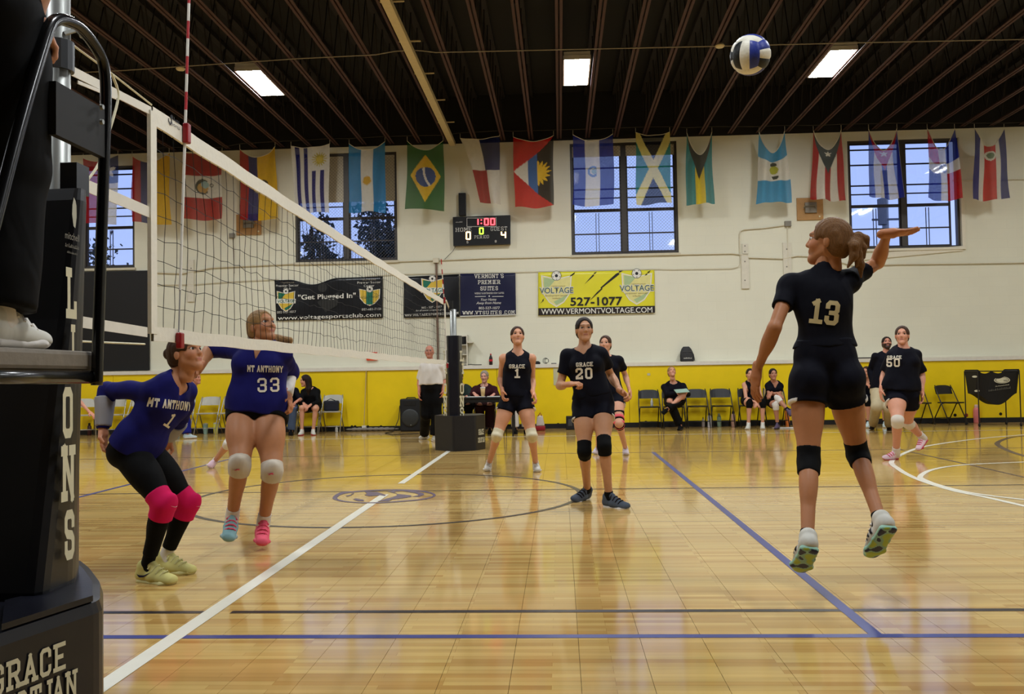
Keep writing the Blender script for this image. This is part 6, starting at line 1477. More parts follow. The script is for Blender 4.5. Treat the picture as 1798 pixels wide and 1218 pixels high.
    if shoe:
        for s_, sg in SID:
            an = J['an'+s_]; f_, l_, u_, _ = TH[s_]; sc_ = shoe.get('sc', 1.06); P = lambda a, b, c_: an+(f_*a+l_*b*sg+u_*c_)*sc_
            um = shoe['mat'] if not isinstance(shoe['mat'], dict) else shoe['mat'][s_]; so_ = shoe['sole'] if not isinstance(shoe['sole'], dict) else shoe['sole'][s_]; lm_ = shoe.get('lace')
            hsz = max(.0042, h*.7)
            f = Field(an-.29, an+.29, hsz); q_ = sc_; f.cone(P(-.034, 0, -.045), P(.05, 0, -.048), .035*q_, .036*q_, .02); f.cone(P(.05, 0, -.048), P(.155, .004, -.060), .037*q_, .028*q_, .02, l_, 1.12, e2=1.3)
            f.cone(P(-.012, 0, -.004), P(-.015, 0, -.04), .037*q_, .037*q_, .015, f_, 1.15); f.cone(P(.03, 0, .012), P(.075, 0, -.028), .024, .026, .02); f.plane(P(0, 0, -.070), -u_, .004)
            f.cone(P(-.008, 0, .06), P(-.008, 0, .0), .034, .033, .004, op='sub') if not sock else None
            uo = mobj('shoe', f, um, root)
            f = Field(an-.29, an+.29, hsz)
            f.cone(P(-.036, 0, -.072), P(.045, 0, -.072), .020*q_, .019*q_, .01, l_, 1.95, e2=1.95); f.cone(P(.045, 0, -.072), P(.12, .003, -.071), .019*q_, .019*q_, .01, l_, 1.95, e2=2.4); f.cone(P(.12, .003, -.071), P(.160, .002, -.066), .019*q_, .017*q_, .01, l_, 2.4, e2=2.0)
            f.plane(P(0, 0, -.086), -u_, .006); f.plane(P(0, 0, -.056), u_, .006)
            V, Q = f.mesh(); V = smooth_mesh(V, Q, 2) if len(V) else V
            if len(V) and uo is not None:
                if isinstance(so_, str):      # camouflage-like printed sole
                    L_ = (V-an)/sc_; a_, b_ = L_@f_, L_@l_; nzv = np.sin(a_*58+b_*40)+np.sin(b_*95-a_*30+1)+np.sin(a_*90+2+b_*20); cs = np.tile(np.array(lin((150,196,176))), (len(V), 1)); low_ = (L_@u_) < -.078
                    cs[low_ & (nzv > -.6)] = lin((120,160,140)); cs[low_ & (nzv > .35)] = lin((150,168,50)); cs[low_ & (nzv < -.75)] = lin((24,30,60)); color_mesh('sole', V, Q, cs, mat('print_sole', attr=True, rough=.5), True, uo)
                else: color_mesh('sole', V, Q, None, so_, True, uo)
            if lm_ and uo is not None:
                mb = MB()
                for q in range(4):
                    t = q/3; mb.tube([P(.035+.075*t, -.030, -.006-.03*t), P(.045+.075*t, -.012, .018-.03*t-.008*t), P(.045+.075*t, .012, .018-.03*t-.008*t), P(.035+.075*t, .030, -.006-.03*t)], .005, 5)
                mb.build('laces', lm_, uo)
            for (mk, side_, mm) in shoe.get('marks', ()):
                if mk == 'stripes' and uo is not None:
                    for q in range(3):
                        mb = MB(); quad = [(-.02+.0, -.02), (.0, -.02)]; a0 = .025+.028*q
                        sq = [[np.array([a0, -.062]), np.array([a0+.013, -.062]), np.array([a0+.023, -.022]), np.array([a0+.010, -.022])]]
                        decal('stripe', uo, sq, P(0, side_*.14, 0), -l_*sg*side_, f_, u_, mm)
                if mk == 'swoosh' and uo is not None:
                    a = [(-.035,-.035),(-.015,-.052),(.015,-.050),(.07,-.018),(.015,-.040),(-.012,-.040)]
                    sq = [[np.array(a[0]), np.array(a[1]), np.array(a[5]), np.array(a[0])*.5+np.array(a[5])*.5], [np.array(a[1]), np.array(a[2]), np.array(a[4]), np.array(a[5])], [np.array(a[2]), np.array(a[3]), np.array(a[3]), np.array(a[4])]]
                    decal('swoosh', uo, sq, P(0, side_*.14, 0), -l_*sg*side_, f_, u_, mm)
    for (nm, text, hgt, px, mm, kw) in prints:
        tgt = sh_obj; c0 = CAM; d = ray(*px); bvh = BVHTree.FromObject(tgt, bpy.context.evaluated_depsgraph_get()) if False else bvh_of(tgt)
        hit = bvh.ray_cast(Vector(CAM), Vector(unit(d)))
        if hit[0] is None: continue
        nn = kw.get('dir'); nn = unit(d) if nn is None else unit(nn); rt_ = kw.get('right'); rt_ = unit(CR if rt_ is None else rt_); rt_ = unit(rt_-nn*(rt_@nn)); up_ = unit(np.cross(rt_, nn)); ang = math.radians(kw.get('rot', 0)); r2_ = rt_*math.cos(ang)+up_*math.sin(ang); u2_ = -rt_*math.sin(ang)+up_*math.cos(ang)
        q = stroke_text(text, hgt, **kw.get('font', {})); decal(nm, tgt, q, np.array(hit[0])-nn*.2, nn, r2_, u2_, mm)
    return root, J
_bv = {}
def bvh_of(o):
    if o.name not in _bv:
        me = o.data; n = len(me.vertices); co = np.empty(n*3); me.vertices.foreach_get('co', co); pv = np.empty(len(me.loops), int); me.loops.foreach_get('vertex_index', pv)
        _bv[o.name] = BVHTree.FromPolygons(co.reshape(-1, 3).tolist(), pv.reshape(-1, 4).tolist())
    return _bv[o.name]
def decal(name, tgt, quads, origin, direction, right, up, m_, off=.0035):
    """lettering laid onto the cloth: every corner is dropped onto the surface along direction"""
    b = bvh_of(tgt); mb = MB(); dv = Vector(unit(direction)); origin = np.asarray(origin, float)
    fine = []
    for i, q in enumerate(quads):
        q = [np.asarray(p, float) for p in q]; n = max(1, min(6, int(math.ceil(max(np.linalg.norm(q[k]-q[(k+1) % 4]) for k in range(4))/.014))))
        for u0 in range(n):
            for v0 in range(n):
                fine.append((i, [(q[0]*(1-u)+q[1]*u)*(1-v)+(q[3]*(1-u)+q[2]*u)*v for u, v in ((u0/n, v0/n), ((u0+1)/n, v0/n), ((u0+1)/n, (v0+1)/n), (u0/n, (v0+1)/n))]))
    for i, q in fine:
        P = []
        for p in q:
            o_ = origin+right*p[0]+up*p[1]; hit = b.ray_cast(Vector(o_), dv)
            if hit[0] is None: break
            P.append(np.array(hit[0])-np.array(dv)*(off+.00004*i))
        if len(P) == 4: mb.face(P)
    if mb.f: mb.build(name, m_, tgt)
# ================================================================== the people
def pose(Y, P, L=1.0, sg=None, dy=None, ground=(), fdir=None, aY=None):
    sg = sg or {}; dy = dy or {}; J = {}
    for k in ('pel', 'neck', 'head', 'shL', 'shR', 'hipL', 'hipR'): J[k] = W(*P[k], Y+dy.get(k, 0))
    for s_ in 'LR':
        for j, par, ln in (('el', 'sh', .285), ('wr', 'el', .25), ('kn', 'hip', .41), ('an', 'kn', .40), ('toe', 'an', .212)):
            k = j+s_; q = J[par+s_]
            if k in dy: J[k] = W(*P[k], Y+dy[k])
            elif k in ground: J[k] = G(*P[k], .088 if j == 'an' else .02)
            else:
                v = sg.get(k, -1)
                if v == 0:
                    d = ray(*P[k]); d = d/np.linalg.norm(d); J[k] = CAM+d*(d@(q-CAM))
                else: J[k] = rays_to(q, P[k], ln*L, v)
        if aY and s_ in aY: J['an'+s_] = W(*P['an'+s_], aY[s_])*[1, 1, 0]+[0, 0, .088]
        if 'toe'+s_ in ground:
            d = np.array([*fdir[s_], 0.0]) if fdir and s_ in fdir else (J['toe'+s_]-J['an'+s_])*[1, 1, 0]; d = d/(np.linalg.norm(d)+1e-6); J['toe'+s_] = J['an'+s_]+d*.20-np.array([0, 0, .070])
    return J
fab = lambda n, c, **k: mat(n, c, .75, vary=.05, scale=1.0, spec=.12, sheen=.0, bump=.35, stretch=(8, 8, 4.5), distort=.9, bdist=.03, detail=1.5, **k)
NAVY = fab('jersey_navy', (8,9,20)); NAVYS = fab('shorts_navy', (9,10,22)); ROYAL = fab('jersey_royal', (22,22,92)); KBLK = fab('black_stretch', (8,8,9)); WHTF = fab('white_fabric', (216,210,202)); GREYF = fab('heather_grey', (150,148,152))
PINK = fab('pink_fabric', (206,22,86)); CREAM = fab('cream_pad', (206,196,166)); TAN = fab('khaki_fabric', (178,164,132)); JEAN = fab('denim', (70,84,108)); WARM = fab('warmup_blue', (30,34,120)); PURP = fab('purple_shoe', (86,74,96))
NUM = fab('number_tan', (196,180,136)); NUMW = fab('number_white', (222,214,196)); MARK = fab('mark_black', (30,26,30)); MARKP = fab('mark_pink', (220,80,110)); MARKW = fab('mark_pale', (226,220,220))
def sol(n, c): return mat(n, c, .5, vary=.05)
SW, SKs, SG, SR = sol('sole_white', (214,208,200)), sol('sole_dark', (34,32,36)), sol('sole_grey', (150,150,150)), sol('sole_red', (190,30,70))
mz = [[np.array(p)*.001 for p in q] for q in ([(-14,-8),(-6,-8),(4,8),(-4,8)], [(-14,8),(-6,8),(14,-8),(6,-8)], [(-2,-2),(12,4),(14,8),(0,2)])]
SWO = [[np.array(p)*.001 for p in q] for q in ([(-14,2),(-8,-8),(0,-6),(-8,0)], [(-8,-8),(0,-8),(22,8),(0,-4)])]
cam_dir = -CF
# --- number 13, jumping, seen from behind
P = dict(pel=(1450,640), neck=(1442,482), head=(1455,424), shL=(1388,494), shR=(1490,488), elL=(1360,575), wrL=(1329,650), elR=(1541,461), wrR=(1558,410),
         hipL=(1419,668), hipR=(1480,666), knL=(1420,811), knR=(1506,797), anL=(1418,943), anR=(1545,912), toeL=(1404,1000), toeR=(1535,985))
J = pose(4.6, P, 1.0, dict(elL=-1, wrL=1, elR=1, wrR=-1, knL=-1, knR=1, anL=-1, anR=-1, toeL=1, toeR=0), dict(shL=.03, shR=.02))
J['toeR'] = J['anR']+unit(W(1536,988,4.6)-W(1545,912,4.6))*.19+np.array([0, .09, 0])
person('player in number 13 jumping to hit, dark shirt and shorts, seen from behind', J, 4.6, skin=(172,114,74), hair=('pony', 'lightbrown'),
       shirt=dict(mat=NAVY, sleeve=.52, hem=.085, inf=.010, loose=.0, neck='crew', skirt=.008), bottom=dict(mat=NAVYS, len=.30, inf=.012, flare=.012, top=.13, trim=WHTF),
       knee=dict(mat=KBLK, up=.075, dn=.065), sock=dict(mat=KBLK, h=.035), shoe=dict(mat=fab('shoe_white', (200,198,188)), sole='camo', lace=WHTF, marks=[('stripes', -1, MARK), ('stripes', 1, MARK)], sc=1.12),
       hands=dict(L=((-.1, .15, -1), (.9, .3, .1), .35, 1), R=((.97, .15, .06), (0, .25, 1), .12, -1)), look=(-.86, .48, .12), hs=1.0, g=.92,
       prints=[('jersey_number', '13', .112, (1449,548), NUM, dict(rot=-6, font=dict(weight=.19, step=.12, xs=.80)))])
# --- number 20, standing ready
P = dict(pel=(1041,702), neck=(1025,613), head=(1026,579), shR=(997,620), shL=(1055,617), elR=(983,677), wrR=(996,675), elL=(1073,660), wrL=(1090,687),
         hipR=(1025,712), hipL=(1057,712), knR=(1026,792), knL=(1061,783), anR=(1031,849), anL=(1069,861), toeR=(1015,871), toeL=(1093,886))
J = pose(7.75, P, 1.0, dict(elR=1, wrR=-1, elL=1, wrL=-1, knR=-1, knL=-1), dict(shR=.02, shL=-.02), ground=('anR', 'anL', 'toeR', 'toeL'), fdir=dict(R=(-.62, -.78), L=(.72, -.69)), aY=dict(R=8.05, L=7.6))
person('player in number 20, dark short-sleeved jersey, black knee pads and grey shoes', J, 7.75, skin=(188,136,100), hair=('tail', 'dark'), look=(.10, -.97, .10), hs=.93,
       shirt=dict(mat=NAVY, sleeve=.62, hem=.03, inf=.012, loose=.01, neck='v'), bottom=dict(mat=NAVYS, len=.34, trim=WHTF),
       knee=dict(mat=KBLK, up=.085, dn=.075, flat=True), sock=dict(mat=KBLK, h=.05), shoe=dict(mat=fab('shoe_slate', (78,86,98)), sole=SW, lace=MARK, sc=1.14),
       hands=dict(R=((.9, -.4, .1), (0, .3, -.9), 1.2), L=((.5, -.6, -.35), (-.8, 0, -.3), 1.0)),
       prints=[('team_name', 'GRACE', .033, (1026.5,639.5), NUMW, dict(rot=3, font=dict(weight=.2))), ('jersey_number', '20', .088, (1026,655.5), NUMW, dict(rot=2, font=dict(weight=.2, step=.15)))])
# --- number 1 of the dark team
P = dict(pel=(906,698), neck=(909.5,619), head=(908.5,590), shR=(884,626), shL=(934,626), elR=(879,665), wrR=(882,686), elL=(934.5,667), wrL=(936,690),
         hipR=(893,704), hipL=(920,704), knR=(873,764), knL=(933.6,764), anR=(859,812), anL=(940.5,813), toeR=(850,831), toeL=(948,832))
J = pose(10.0, P, 1.0, dict(elR=1, wrR=-1, elL=1, wrL=-1, knR=-1, knL=-1), ground=('anR', 'anL', 'toeR', 'toeL'))
person('player in number 1, dark sleeveless jersey and cream knee pads', J, 10.0, skin=(206,148,114), hair=('bun', 'brown'), look=(.12, -.95, .22), hs=.95,
       shirt=dict(mat=NAVY, sleeve=0, hem=.01, inf=.012, loose=.012, neck='v'), bottom=dict(mat=NAVYS, len=.32, trim=WHTF, flare=.02),
       knee=dict(mat=CREAM, up=.07, dn=.09, mark=mz, markmat=MARK), sock=dict(mat=WHTF, h=.06), shoe=dict(mat=fab('shoe_white', (200,198,188)), sole=SW, lace=WHTF),
       hands=dict(R=((.1, -.5, -.8), (.9, .2, 0), .9), L=((.35, -.5, -.75), (-.9, .2, 0), .9)),
       prints=[('team_name', 'GRACE', .040, (908,643), NUMW, dict(font=dict(weight=.2))), ('jersey_number', '1', .09, (908,655.5), NUMW, dict(font=dict(weight=.22, step=.15)))])
# --- player behind number 20 with the braced knee
P = dict(pel=(1070,692), neck=(1064,627), head=(1063,604), shR=(1044,632), shL=(1087,630), elR=(1038,662), wrR=(1050,680), elL=(1098,659), wrL=(1105,684),
         hipR=(1061,698), hipL=(1083,698), knR=(1052,745), knL=(1087,743), anR=(1050,785), anL=(1098,786), toeR=(1042,797), toeL=(1099,804))
J = pose(11.5, P, 1.0, dict(elL=1, wrL=-1, elR=1, wrR=-1), ground=('anR', 'anL', 'toeR', 'toeL'))
rt_, JJ = person('player behind number 20 wearing a pink and black knee brace', J, 11.5, skin=(206,152,124), hair=('tail', 'brown'), look=(-.25, -.95, .1), hs=.95,
       shirt=dict(mat=NAVY, sleeve=.6, hem=.0, neck='v'), bottom=dict(mat=NAVYS, len=.34, trim=WHTF), sock=dict(mat=WHTF, h=.05), shoe=dict(mat=fab('shoe_lilac', (206,196,204)), sole=SW),
       hands=dict(L=((.2, -.4, -.9), (-1, .2, 0), .8), R=((.4, -.5, -.6), (1, .2, 0), .8)))
k_, a_, h_ = JJ['knL'], JJ['anL'], JJ['hipL']; td, sd = unit(h_-k_), unit(a_-k_); BP = fab('brace_pink', (226,96,104))
for i, (t0, t1, mm, r0) in enumerate(((.19,.13,KBLK,.079),(.10,.06,BP,.074),(.055,.04,KBLK,.072),(.035,-.02,BP,.072),(-.025,-.04,KBLK,.07),(-.045,-.08,BP,.068),(-.09,-.15,KBLK,.064))):
    pa = k_+(td*t0 if t0 > 0 else sd*-t0); pb = k_+(td*t1 if t1 > 0 else sd*-t1); f = Field(np.minimum(pa, pb)-.12, np.maximum(pa, pb)+.12, .009); ax_ = unit(pb-pa); f.cone(pa-ax_*.03, pb+ax_*.03, r0, r0-.003, .01, cuts=[(pa, -ax_), (pb, ax_)]); mobj('knee_brace', f, mm, rt_)
# --- number 50 walking
P = dict(pel=(1583,682), neck=(1586,611), head=(1584,589), shR=(1566,621), shL=(1608,621), elR=(1553,656), wrR=(1547,683), elL=(1618,657), wrL=(1619,687),
         hipR=(1573,694), hipL=(1595,694), knR=(1576,737), knL=(1593,741), anR=(1573,783), anL=(1619,767), toeR=(1550,797), toeL=(1610,791))
J = pose(11.4, P, 1.0, dict(elR=1, wrR=-1, elL=1, wrL=-1, knR=-1, knL=1, anL=1, toeL=-1), ground=('anR', 'toeR'), fdir=dict(R=(-.93, -.36)), aY=dict(R=11.4))
person('player in number 50 walking, dark T-shirt and white knee sleeves', J, 11.4, g=1.28, skin=(206,146,118), hair=('bun', 'brown'), look=(-.4, -.9, .12), hs=1.04,
       shirt=dict(mat=NAVY, sleeve=.85, hem=-.02, inf=.014, loose=.02, neck='crew', skirt=.03), bottom=dict(mat=NAVYS, len=.38, trim=WHTF, flare=.02), knee=dict(mat=fab('white_sleeve', (214,206,194)), up=.02, dn=.09, flat=True),
       sock=dict(mat=WHTF, h=.09), shoe=dict(mat=fab('shoe_pinkwhite', (226,196,206)), sole=SR, lace=MARKP), hands=dict(R=((-.1, -.2, -1), (1, 0, 0), .4), L=((-.05, -.2, -1), (-1, 0, 0), .4)),
       prints=[('team_name', 'GRACE', .038, (1570.5,627), NUMW, dict(font=dict(weight=.2))), ('jersey_number', '50', .095, (1568.5,636.5), NUMW, dict(font=dict(weight=.2, step=.15)))])
# --- number 33 of the blue team
P = dict(pel=(450,715), neck=(461,607), head=(460,574), shR=(423,612), shL=(497,617), elR=(370,610), wrR=(352,645), elL=(509,656), wrL=(505,693),
         hipR=(427,726), hipL=(472,726), knR=(421,817), knL=(478,826), anR=(408,905), anL=(463,914), toeR=(402,948), toeL=(459,955))
J = pose(5.95, P, 1.0, dict(elR=1, wrR=-1, elL=1, wrL=-1, knR=-1, knL=-1, anR=1, anL=1, toeR=-1, toeL=-1))
person('player in number 33, royal blue jersey and pale knee pads, behind the net', J, 5.95, g=1.2, skin=(174,118,80), hair=('flick', 'blond'), look=(.80, -.52, .30),
       shirt=dict(mat=ROYAL, sleeve=1.0, hem=-.03, inf=.012, loose=.012, neck='v', skirt=.012), bottom=dict(mat=KBLK, len=.14, inf=.010, flare=.004),
       knee=dict(mat=fab('pad_greywhite', (196,186,170)), up=.05, dn=.06, mark=mz, markmat=MARKP), sock=dict(mat=WHTF, h=.06),
       shoe=dict(mat=dict(R=fab('shoe_aqua', (130,168,172)), L=fab('shoe_coral', (224,92,112))), sole=dict(R=sol('sole_aqua', (150,176,178)), L=sol('sole_coral', (220,80,104))), lace=MARKP, sc=1.12),
       hands=dict(R=((-.3, -.5, -.6), (.6, .3, 0), .6), L=((.3, -.3, -.8), (-1, .1, 0), .9)),
       prints=[('team_name', 'MT ANTHONY', .042, (466,647.5), NUMW, dict(rot=-1.5, font=dict(weight=.15, serif=False, xs=.62))), ('jersey_number', '33', .09, (472,675.5), NUMW, dict(rot=2, font=dict(weight=.15, serif=False, step=.15)))])
# white lower sleeve of number 33
f = Field(J['elL']-.3, J['elL']+.3, .007); fd = unit(J['wrL']-J['elL']); f.cone(J['elL'], J['wrL'], .050, .036, .01, cuts=[(J['wrL'], fd), (J['elL']-fd*.03, -fd)])
mobj('white_sleeve', f, WHTF, bpy.data.objects[[k for k in WROOT if k.startswith('person')][-1]])
# --- crouching number 1 of the blue team
P = dict(pel=(238,783), neck=(308,672), head=(326,621), shR=(268,682), shL=(331,682), elR=(186,684), wrR=(181,752), elL=(318,735), wrL=(296,768),
         hipR=(226,798), hipL=(256,794), knR=(288,884), knL=(330,883), anR=(258,978), anL=(290,966), toeR=(298,1020), toeL=(330,1001))
J = pose(4.95, P, 1.0, dict(elR=1, wrR=-1, elL=1, wrL=1, knR=-1, knL=1), dict(shR=-.10, shL=.14, hipR=-.06, hipL=.1, head=-.0, knR=-.12, knL=.16, elR=-.0, wrR=-.05), ground=('anR', 'anL', 'toeR', 'toeL'), fdir=dict(R=(.94, -.33), L=(.96, -.28)), aY=dict(R=4.92, L=5.16))
person('crouching player in number 1, royal blue long-sleeved jersey and pink knee pads', J, 4.95, g=.93, skin=(184,126,90), hair=('bun', 'brown'), look=(.93, -.28, .24), hs=.95,
       shirt=dict(mat=ROYAL, sleeve=2.0, hem=-.02, inf=.012, loose=.008, neck='v', cuff=GREYF, skirt=.015), bottom=dict(mat=KBLK, len=1.82, inf=.006, flare=.0, name='leggings', folds=.001),
       knee=dict(inf=.010, mat=PINK, up=.075, dn=.085, mark=SWO, markmat=MARKW), sock=dict(mat=dict(R=KBLK, L=WHTF), h=dict(R=.10, L=.09)),
       shoe=dict(mat=fab('shoe_lemon', (198,190,120)), sole=sol('sole_lemon', (206,198,136)), sc=1.12, lace=fab('lace_lemon', (196,190,134)), marks=[('swoosh', 1, fab('swoosh_navy', (34,32,60)))]),
       hands=dict(R=((.1, -.1, -1), (.9, 0, .1), .7), L=((-.5, 0, -.8), (.3, -.8, 0), .7)),
       prints=[('team_name', 'MT ANTHONY', .048, (303,710), NUMW, dict(rot=-8, right=(.75, .62, 0), dir=(-.62, .75, 0), font=dict(weight=.15, serif=False, xs=.60))), ('jersey_number', '1', .075, (299,738), NUMW, dict(rot=-30, right=(.75, .62, 0), dir=(-.62, .75, 0), font=dict(weight=.16, serif=False)))])
# --- official in a white polo
P = dict(pel=(757,680), neck=(755,634), head=(754,617.5), shR=(743,641), shL=(772,641), elR=(737,668), wrR=(736,688), elL=(780,666), wrL=(778,685),
         hipR=(749,686), hipL=(765,686), knR=(748,728), knL=(766,728), anR=(745,763), anL=(763,766), toeR=(738,769), toeL=(762,772))
J = pose(15.6, P, 1.0, dict(elR=1, wrR=-1, elL=1, wrL=-1, knR=-1, knL=-1), ground=('anR', 'anL', 'toeR', 'toeL'))
person('official in a white polo shirt and black trousers standing by the far post', J, 15.6, g=1.12, fem=False, skin=(196,128,104), hair=('bald', 'grey'), look=(.0, -1, .08),
       shirt=dict(mat=WHTF, sleeve=.9, hem=.05, inf=.012, loose=.03, neck='polo'), bottom=dict(mat=KBLK, len=1.95, inf=.014, flare=.03, top=.07, name='trousers'), shoe=dict(mat=fab('shoe_white', (200,198,188)), sole=SW), hands=dict(R=((0, -.2, -1), (1, 0, 0), .6), L=((-.2, -.2, -1), (-1, 0, 0), .6)))
# --- bearded coach
P = dict(pel=(1549,684), neck=(1556,618), head=(1557,602.5), shR=(1538,624), shL=(1574,624), elR=(1528,649), wrR=(1532,673), elL=(1584,650), wrL=(1580,672),
         hipR=(1541,687), hipL=(1558,687), knR=(1539,714), knL=(1560,716), anR=(1533,745), anL=(1561,746), toeR=(1527,754), toeL=(1562,755))
J = pose(16.2, P, 1.02, dict(elR=1, wrR=-1, elL=1, wrL=-1), ground=('anR', 'anL', 'toeR', 'toeL'))
person('bearded coach in a dark sweater and khaki trousers standing behind number 50', J, 16.2, g=1.1, fem=False, skin=(190,128,102), hair=('short', 'dark'), look=(-.15, -.95, .25), beard=True,
       shirt=dict(mat=NAVY, sleeve=1.95, hem=.0, inf=.014, loose=.02, neck='crew'), bottom=dict(mat=TAN, len=1.95, inf=.014, flare=.03, name='trousers'), shoe=dict(mat=fab('shoe_brown', (46,34,32)), sole=SKs), hands=dict(R=((.2, -.5, -.8), (1, 0, 0), .7), L=((0, -.2, -1), (-1, 0, 0), .6)))
# --- seated people
def seated(label, Y, cx, head, sh, kn, an, toe, wr, **kw):
    """head/shoulder/knee pixels; hips rest on the chair seat"""
    zs = .445+.085; hx = (sh[0][0]+sh[1][0])/2; hipc = W(cx, 710, Y); hipc[2] = zs
    J = dict(head=W(*head, Y-.08), shR=W(*sh[0], Y-.02), shL=W(*sh[1], Y-.02)); J['neck'] = (J['shR']+J['shL'])/2+np.array([0, .0, .035]); J['pel'] = hipc+np.array([0, .06, .04])
    la = unit((J['shL']-J['shR'])*[1, 1, 0]); J['hipR'] = hipc-la*.085; J['hipL'] = hipc+la*.085
    for i, s_ in enumerate('RL'):
        J['kn'+s_] = W(*kn[i], Y-kw.get('kf', .40)); J['an'+s_] = W(*an[i], Y-.36)*[1, 1, 0]+[0, 0, .088]; J['toe'+s_] = W(*toe[i], Y-.56)*[1, 1, 0]+[0, 0, .02]
        if kw.get('cross') == s_: J['an'+s_] = W(*an[i], Y-.55); J['toe'+s_] = W(*toe[i], Y-.68)
        if kw.get('cross') != s_:
            d = (J['toe'+s_]-J['an'+s_])*[1, 1, 0]; d = d/(np.linalg.norm(d)+1e-6); J['toe'+s_] = J['an'+s_]+d*.20-np.array([0, 0, .070])
        J['wr'+s_] = W(*wr[i], Y-kw.get('wf', .34)); J['el'+s_] = (J['sh'+s_]+J['wr'+s_])/2+np.array([(-1 if s_ == 'R' else 1)*.07, .03, -.10])
    k2 = {k: v for k, v in kw.items() if k not in ('kf', 'wf', 'cross')}
    return person(label, J, Y, eyes=False, **k2)
YS = 18.2
hd = lambda: dict(R=((.5, -.6, -.5), (0, .2, -1), .5), L=((-.5, -.6, -.5), (0, .2, -1), .5))
seated('seated coach in a dark navy jacket with crossed legs and a clipboard', 18.15, 1184, (1179.5,653), ((1166,678),(1199,676)), ((1176,705),(1199,694)), ((1194,745),(1172,718)), ((1192,752),(1164,724)), ((1190,690),(1204,690)),
       g=1.08, fem=True, skin=(204,146,118), hair=('bun', 'blond'), look=(.1, -.9, .4), shirt=dict(mat=NAVY, sleeve=1.95, hem=.0, inf=.02, loose=.02, neck='polo'), bottom=dict(mat=KBLK, len=1.95, inf=.014, flare=.03, name='trousers'), shoe=dict(mat=KBLK, sole=SKs), hands=hd(), cross='L')
c_ = W(1197, 686, 17.72); tag(MB().box((-.13, -.005, -.09), (.13, .005, .09), M=Matrix.Translation(Vector(c_)) @ Matrix.Rotation(math.radians(-70), 4, 'X') @ Matrix.Rotation(math.radians(-10), 4, 'Y')).build('clipboard', mat('clip_green', (150,178,160), .5)), 'pale green clipboard held by the seated coach', 'clipboard')
seated('seated player leaning forward in a sleeveless dark jersey and black knee pads', YS, 1318, (1317,657), ((1307,674),(1331,674)), ((1316,708),(1339,708)), ((1314,741),(1339,740)), ((1312,750),(1339,749)), ((1326,706),(1330,706)),
       skin=(206,150,122), hair=('tail', 'dark'), look=(-.1, -1, .0), shirt=dict(mat=NAVY, sleeve=0, hem=.0, neck='v'), bottom=dict(mat=NAVYS, len=.5), knee=dict(mat=KBLK), sock=dict(mat=WHTF, h=.05), shoe=dict(mat=fab('shoe_white', (200,198,188)), sole=SW), hands=hd())
seated('seated player with folded arms, dark shirt, crossed legs and white knee pads', YS, 1359, (1357.5,657), ((1348,676),(1371,676)), ((1362,712),(1366,700)), ((1365,742),(1383,719)), ((1362,750),(1387,727)), ((1366,691),(1354,690)),
       skin=(176,122,96), hair=('bun', 'dark'), look=(.0, -1, .05), shirt=dict(mat=NAVY, sleeve=.6, hem=.0, neck='v'), bottom=dict(mat=KBLK, len=.6), knee=dict(mat=WHTF), sock=dict(mat=KBLK, h=.05), shoe=dict(mat=PURP, sole=SKs), hands=hd(), cross='L', wf=.22)
seated('seated player resting chin on hand, half hidden behind the bearded coach', YS, 1524, (1521,653.5), ((1511,671),(1534,671)), ((1524,705),(1551,705)), ((1524,732),(1553,733)), ((1521,742),(1554,743)), ((1519,672),(1541,694)),
       skin=(200,142,114), hair=('tail', 'brown'), look=(-.6, -.8, .0), shirt=dict(mat=NAVY, sleeve=.6, hem=.0, neck='v'), bottom=dict(mat=NAVYS, len=.6), knee=dict(mat=KBLK), sock=dict(mat=KBLK, h=.06), shoe=dict(mat=fab('shoe_mint', (190,206,206)), sole=SW), hands=hd())
seated('girl with long dark hair in a black sweater sitting behind the net', YS, 547, (536,668), ((533,687),(557,686)), ((530,716),(554,717)), ((530,751),(550,751)), ((526,761),(551,760)), ((534,709),(545,711)),
       skin=(202,146,118), hair=('long', 'dark'), look=(-.9, -.4, -.15), shirt=dict(mat=KBLK, sleeve=1.95, hem=-.05, inf=.02, loose=.03, neck='crew'), bottom=dict(mat=KBLK, len=.55), sock=dict(mat=WHTF, h=.03), shoe=dict(mat=fab('shoe_white', (200,198,188)), sole=SR), hands=hd())
seated('person in a dark shirt and jeans sitting, half hidden by number 33', YS, 507, (500,664), ((494,685),(519,684)), ((497,716),(514,716)), ((496,752),(511,752)), ((494,761),(510,761)), ((505,705),(523,703)),
       fem=False, skin=(196,136,110), hair=('short', 'brown'), look=(.5, -.8, 0), shirt=dict(mat=NAVY, sleeve=.9, hem=.0, loose=.02, neck='crew'), bottom=dict(mat=JEAN, len=1.95, flare=.03, inf=.014, name='jeans'), shoe=dict(mat=KBLK, sole=SKs), hands=hd())
seated('scorer with grey hair and a dark red vest sitting at the table', 17.75, 851, (850.5,661), ((834,681),(868,681)), ((842,713),(860,713)), ((843,748),(860,748)), ((843,756),(860,756)), ((833,691),(866,693)),
       g=1.1, skin=(206,150,130), hair=('short', 'grey'), look=(-.1, -.95, -.1), shirt=dict(mat=fab('vest_maroon', (52,18,24)), sleeve=1.95, hem=.0, loose=.02, neck='polo'), bottom=dict(mat=fab('skirt_maroon', (40,16,18)), len=1.9, flare=.04, name='trousers'), shoe=dict(mat=KBLK, sole=SKs), hands=hd())
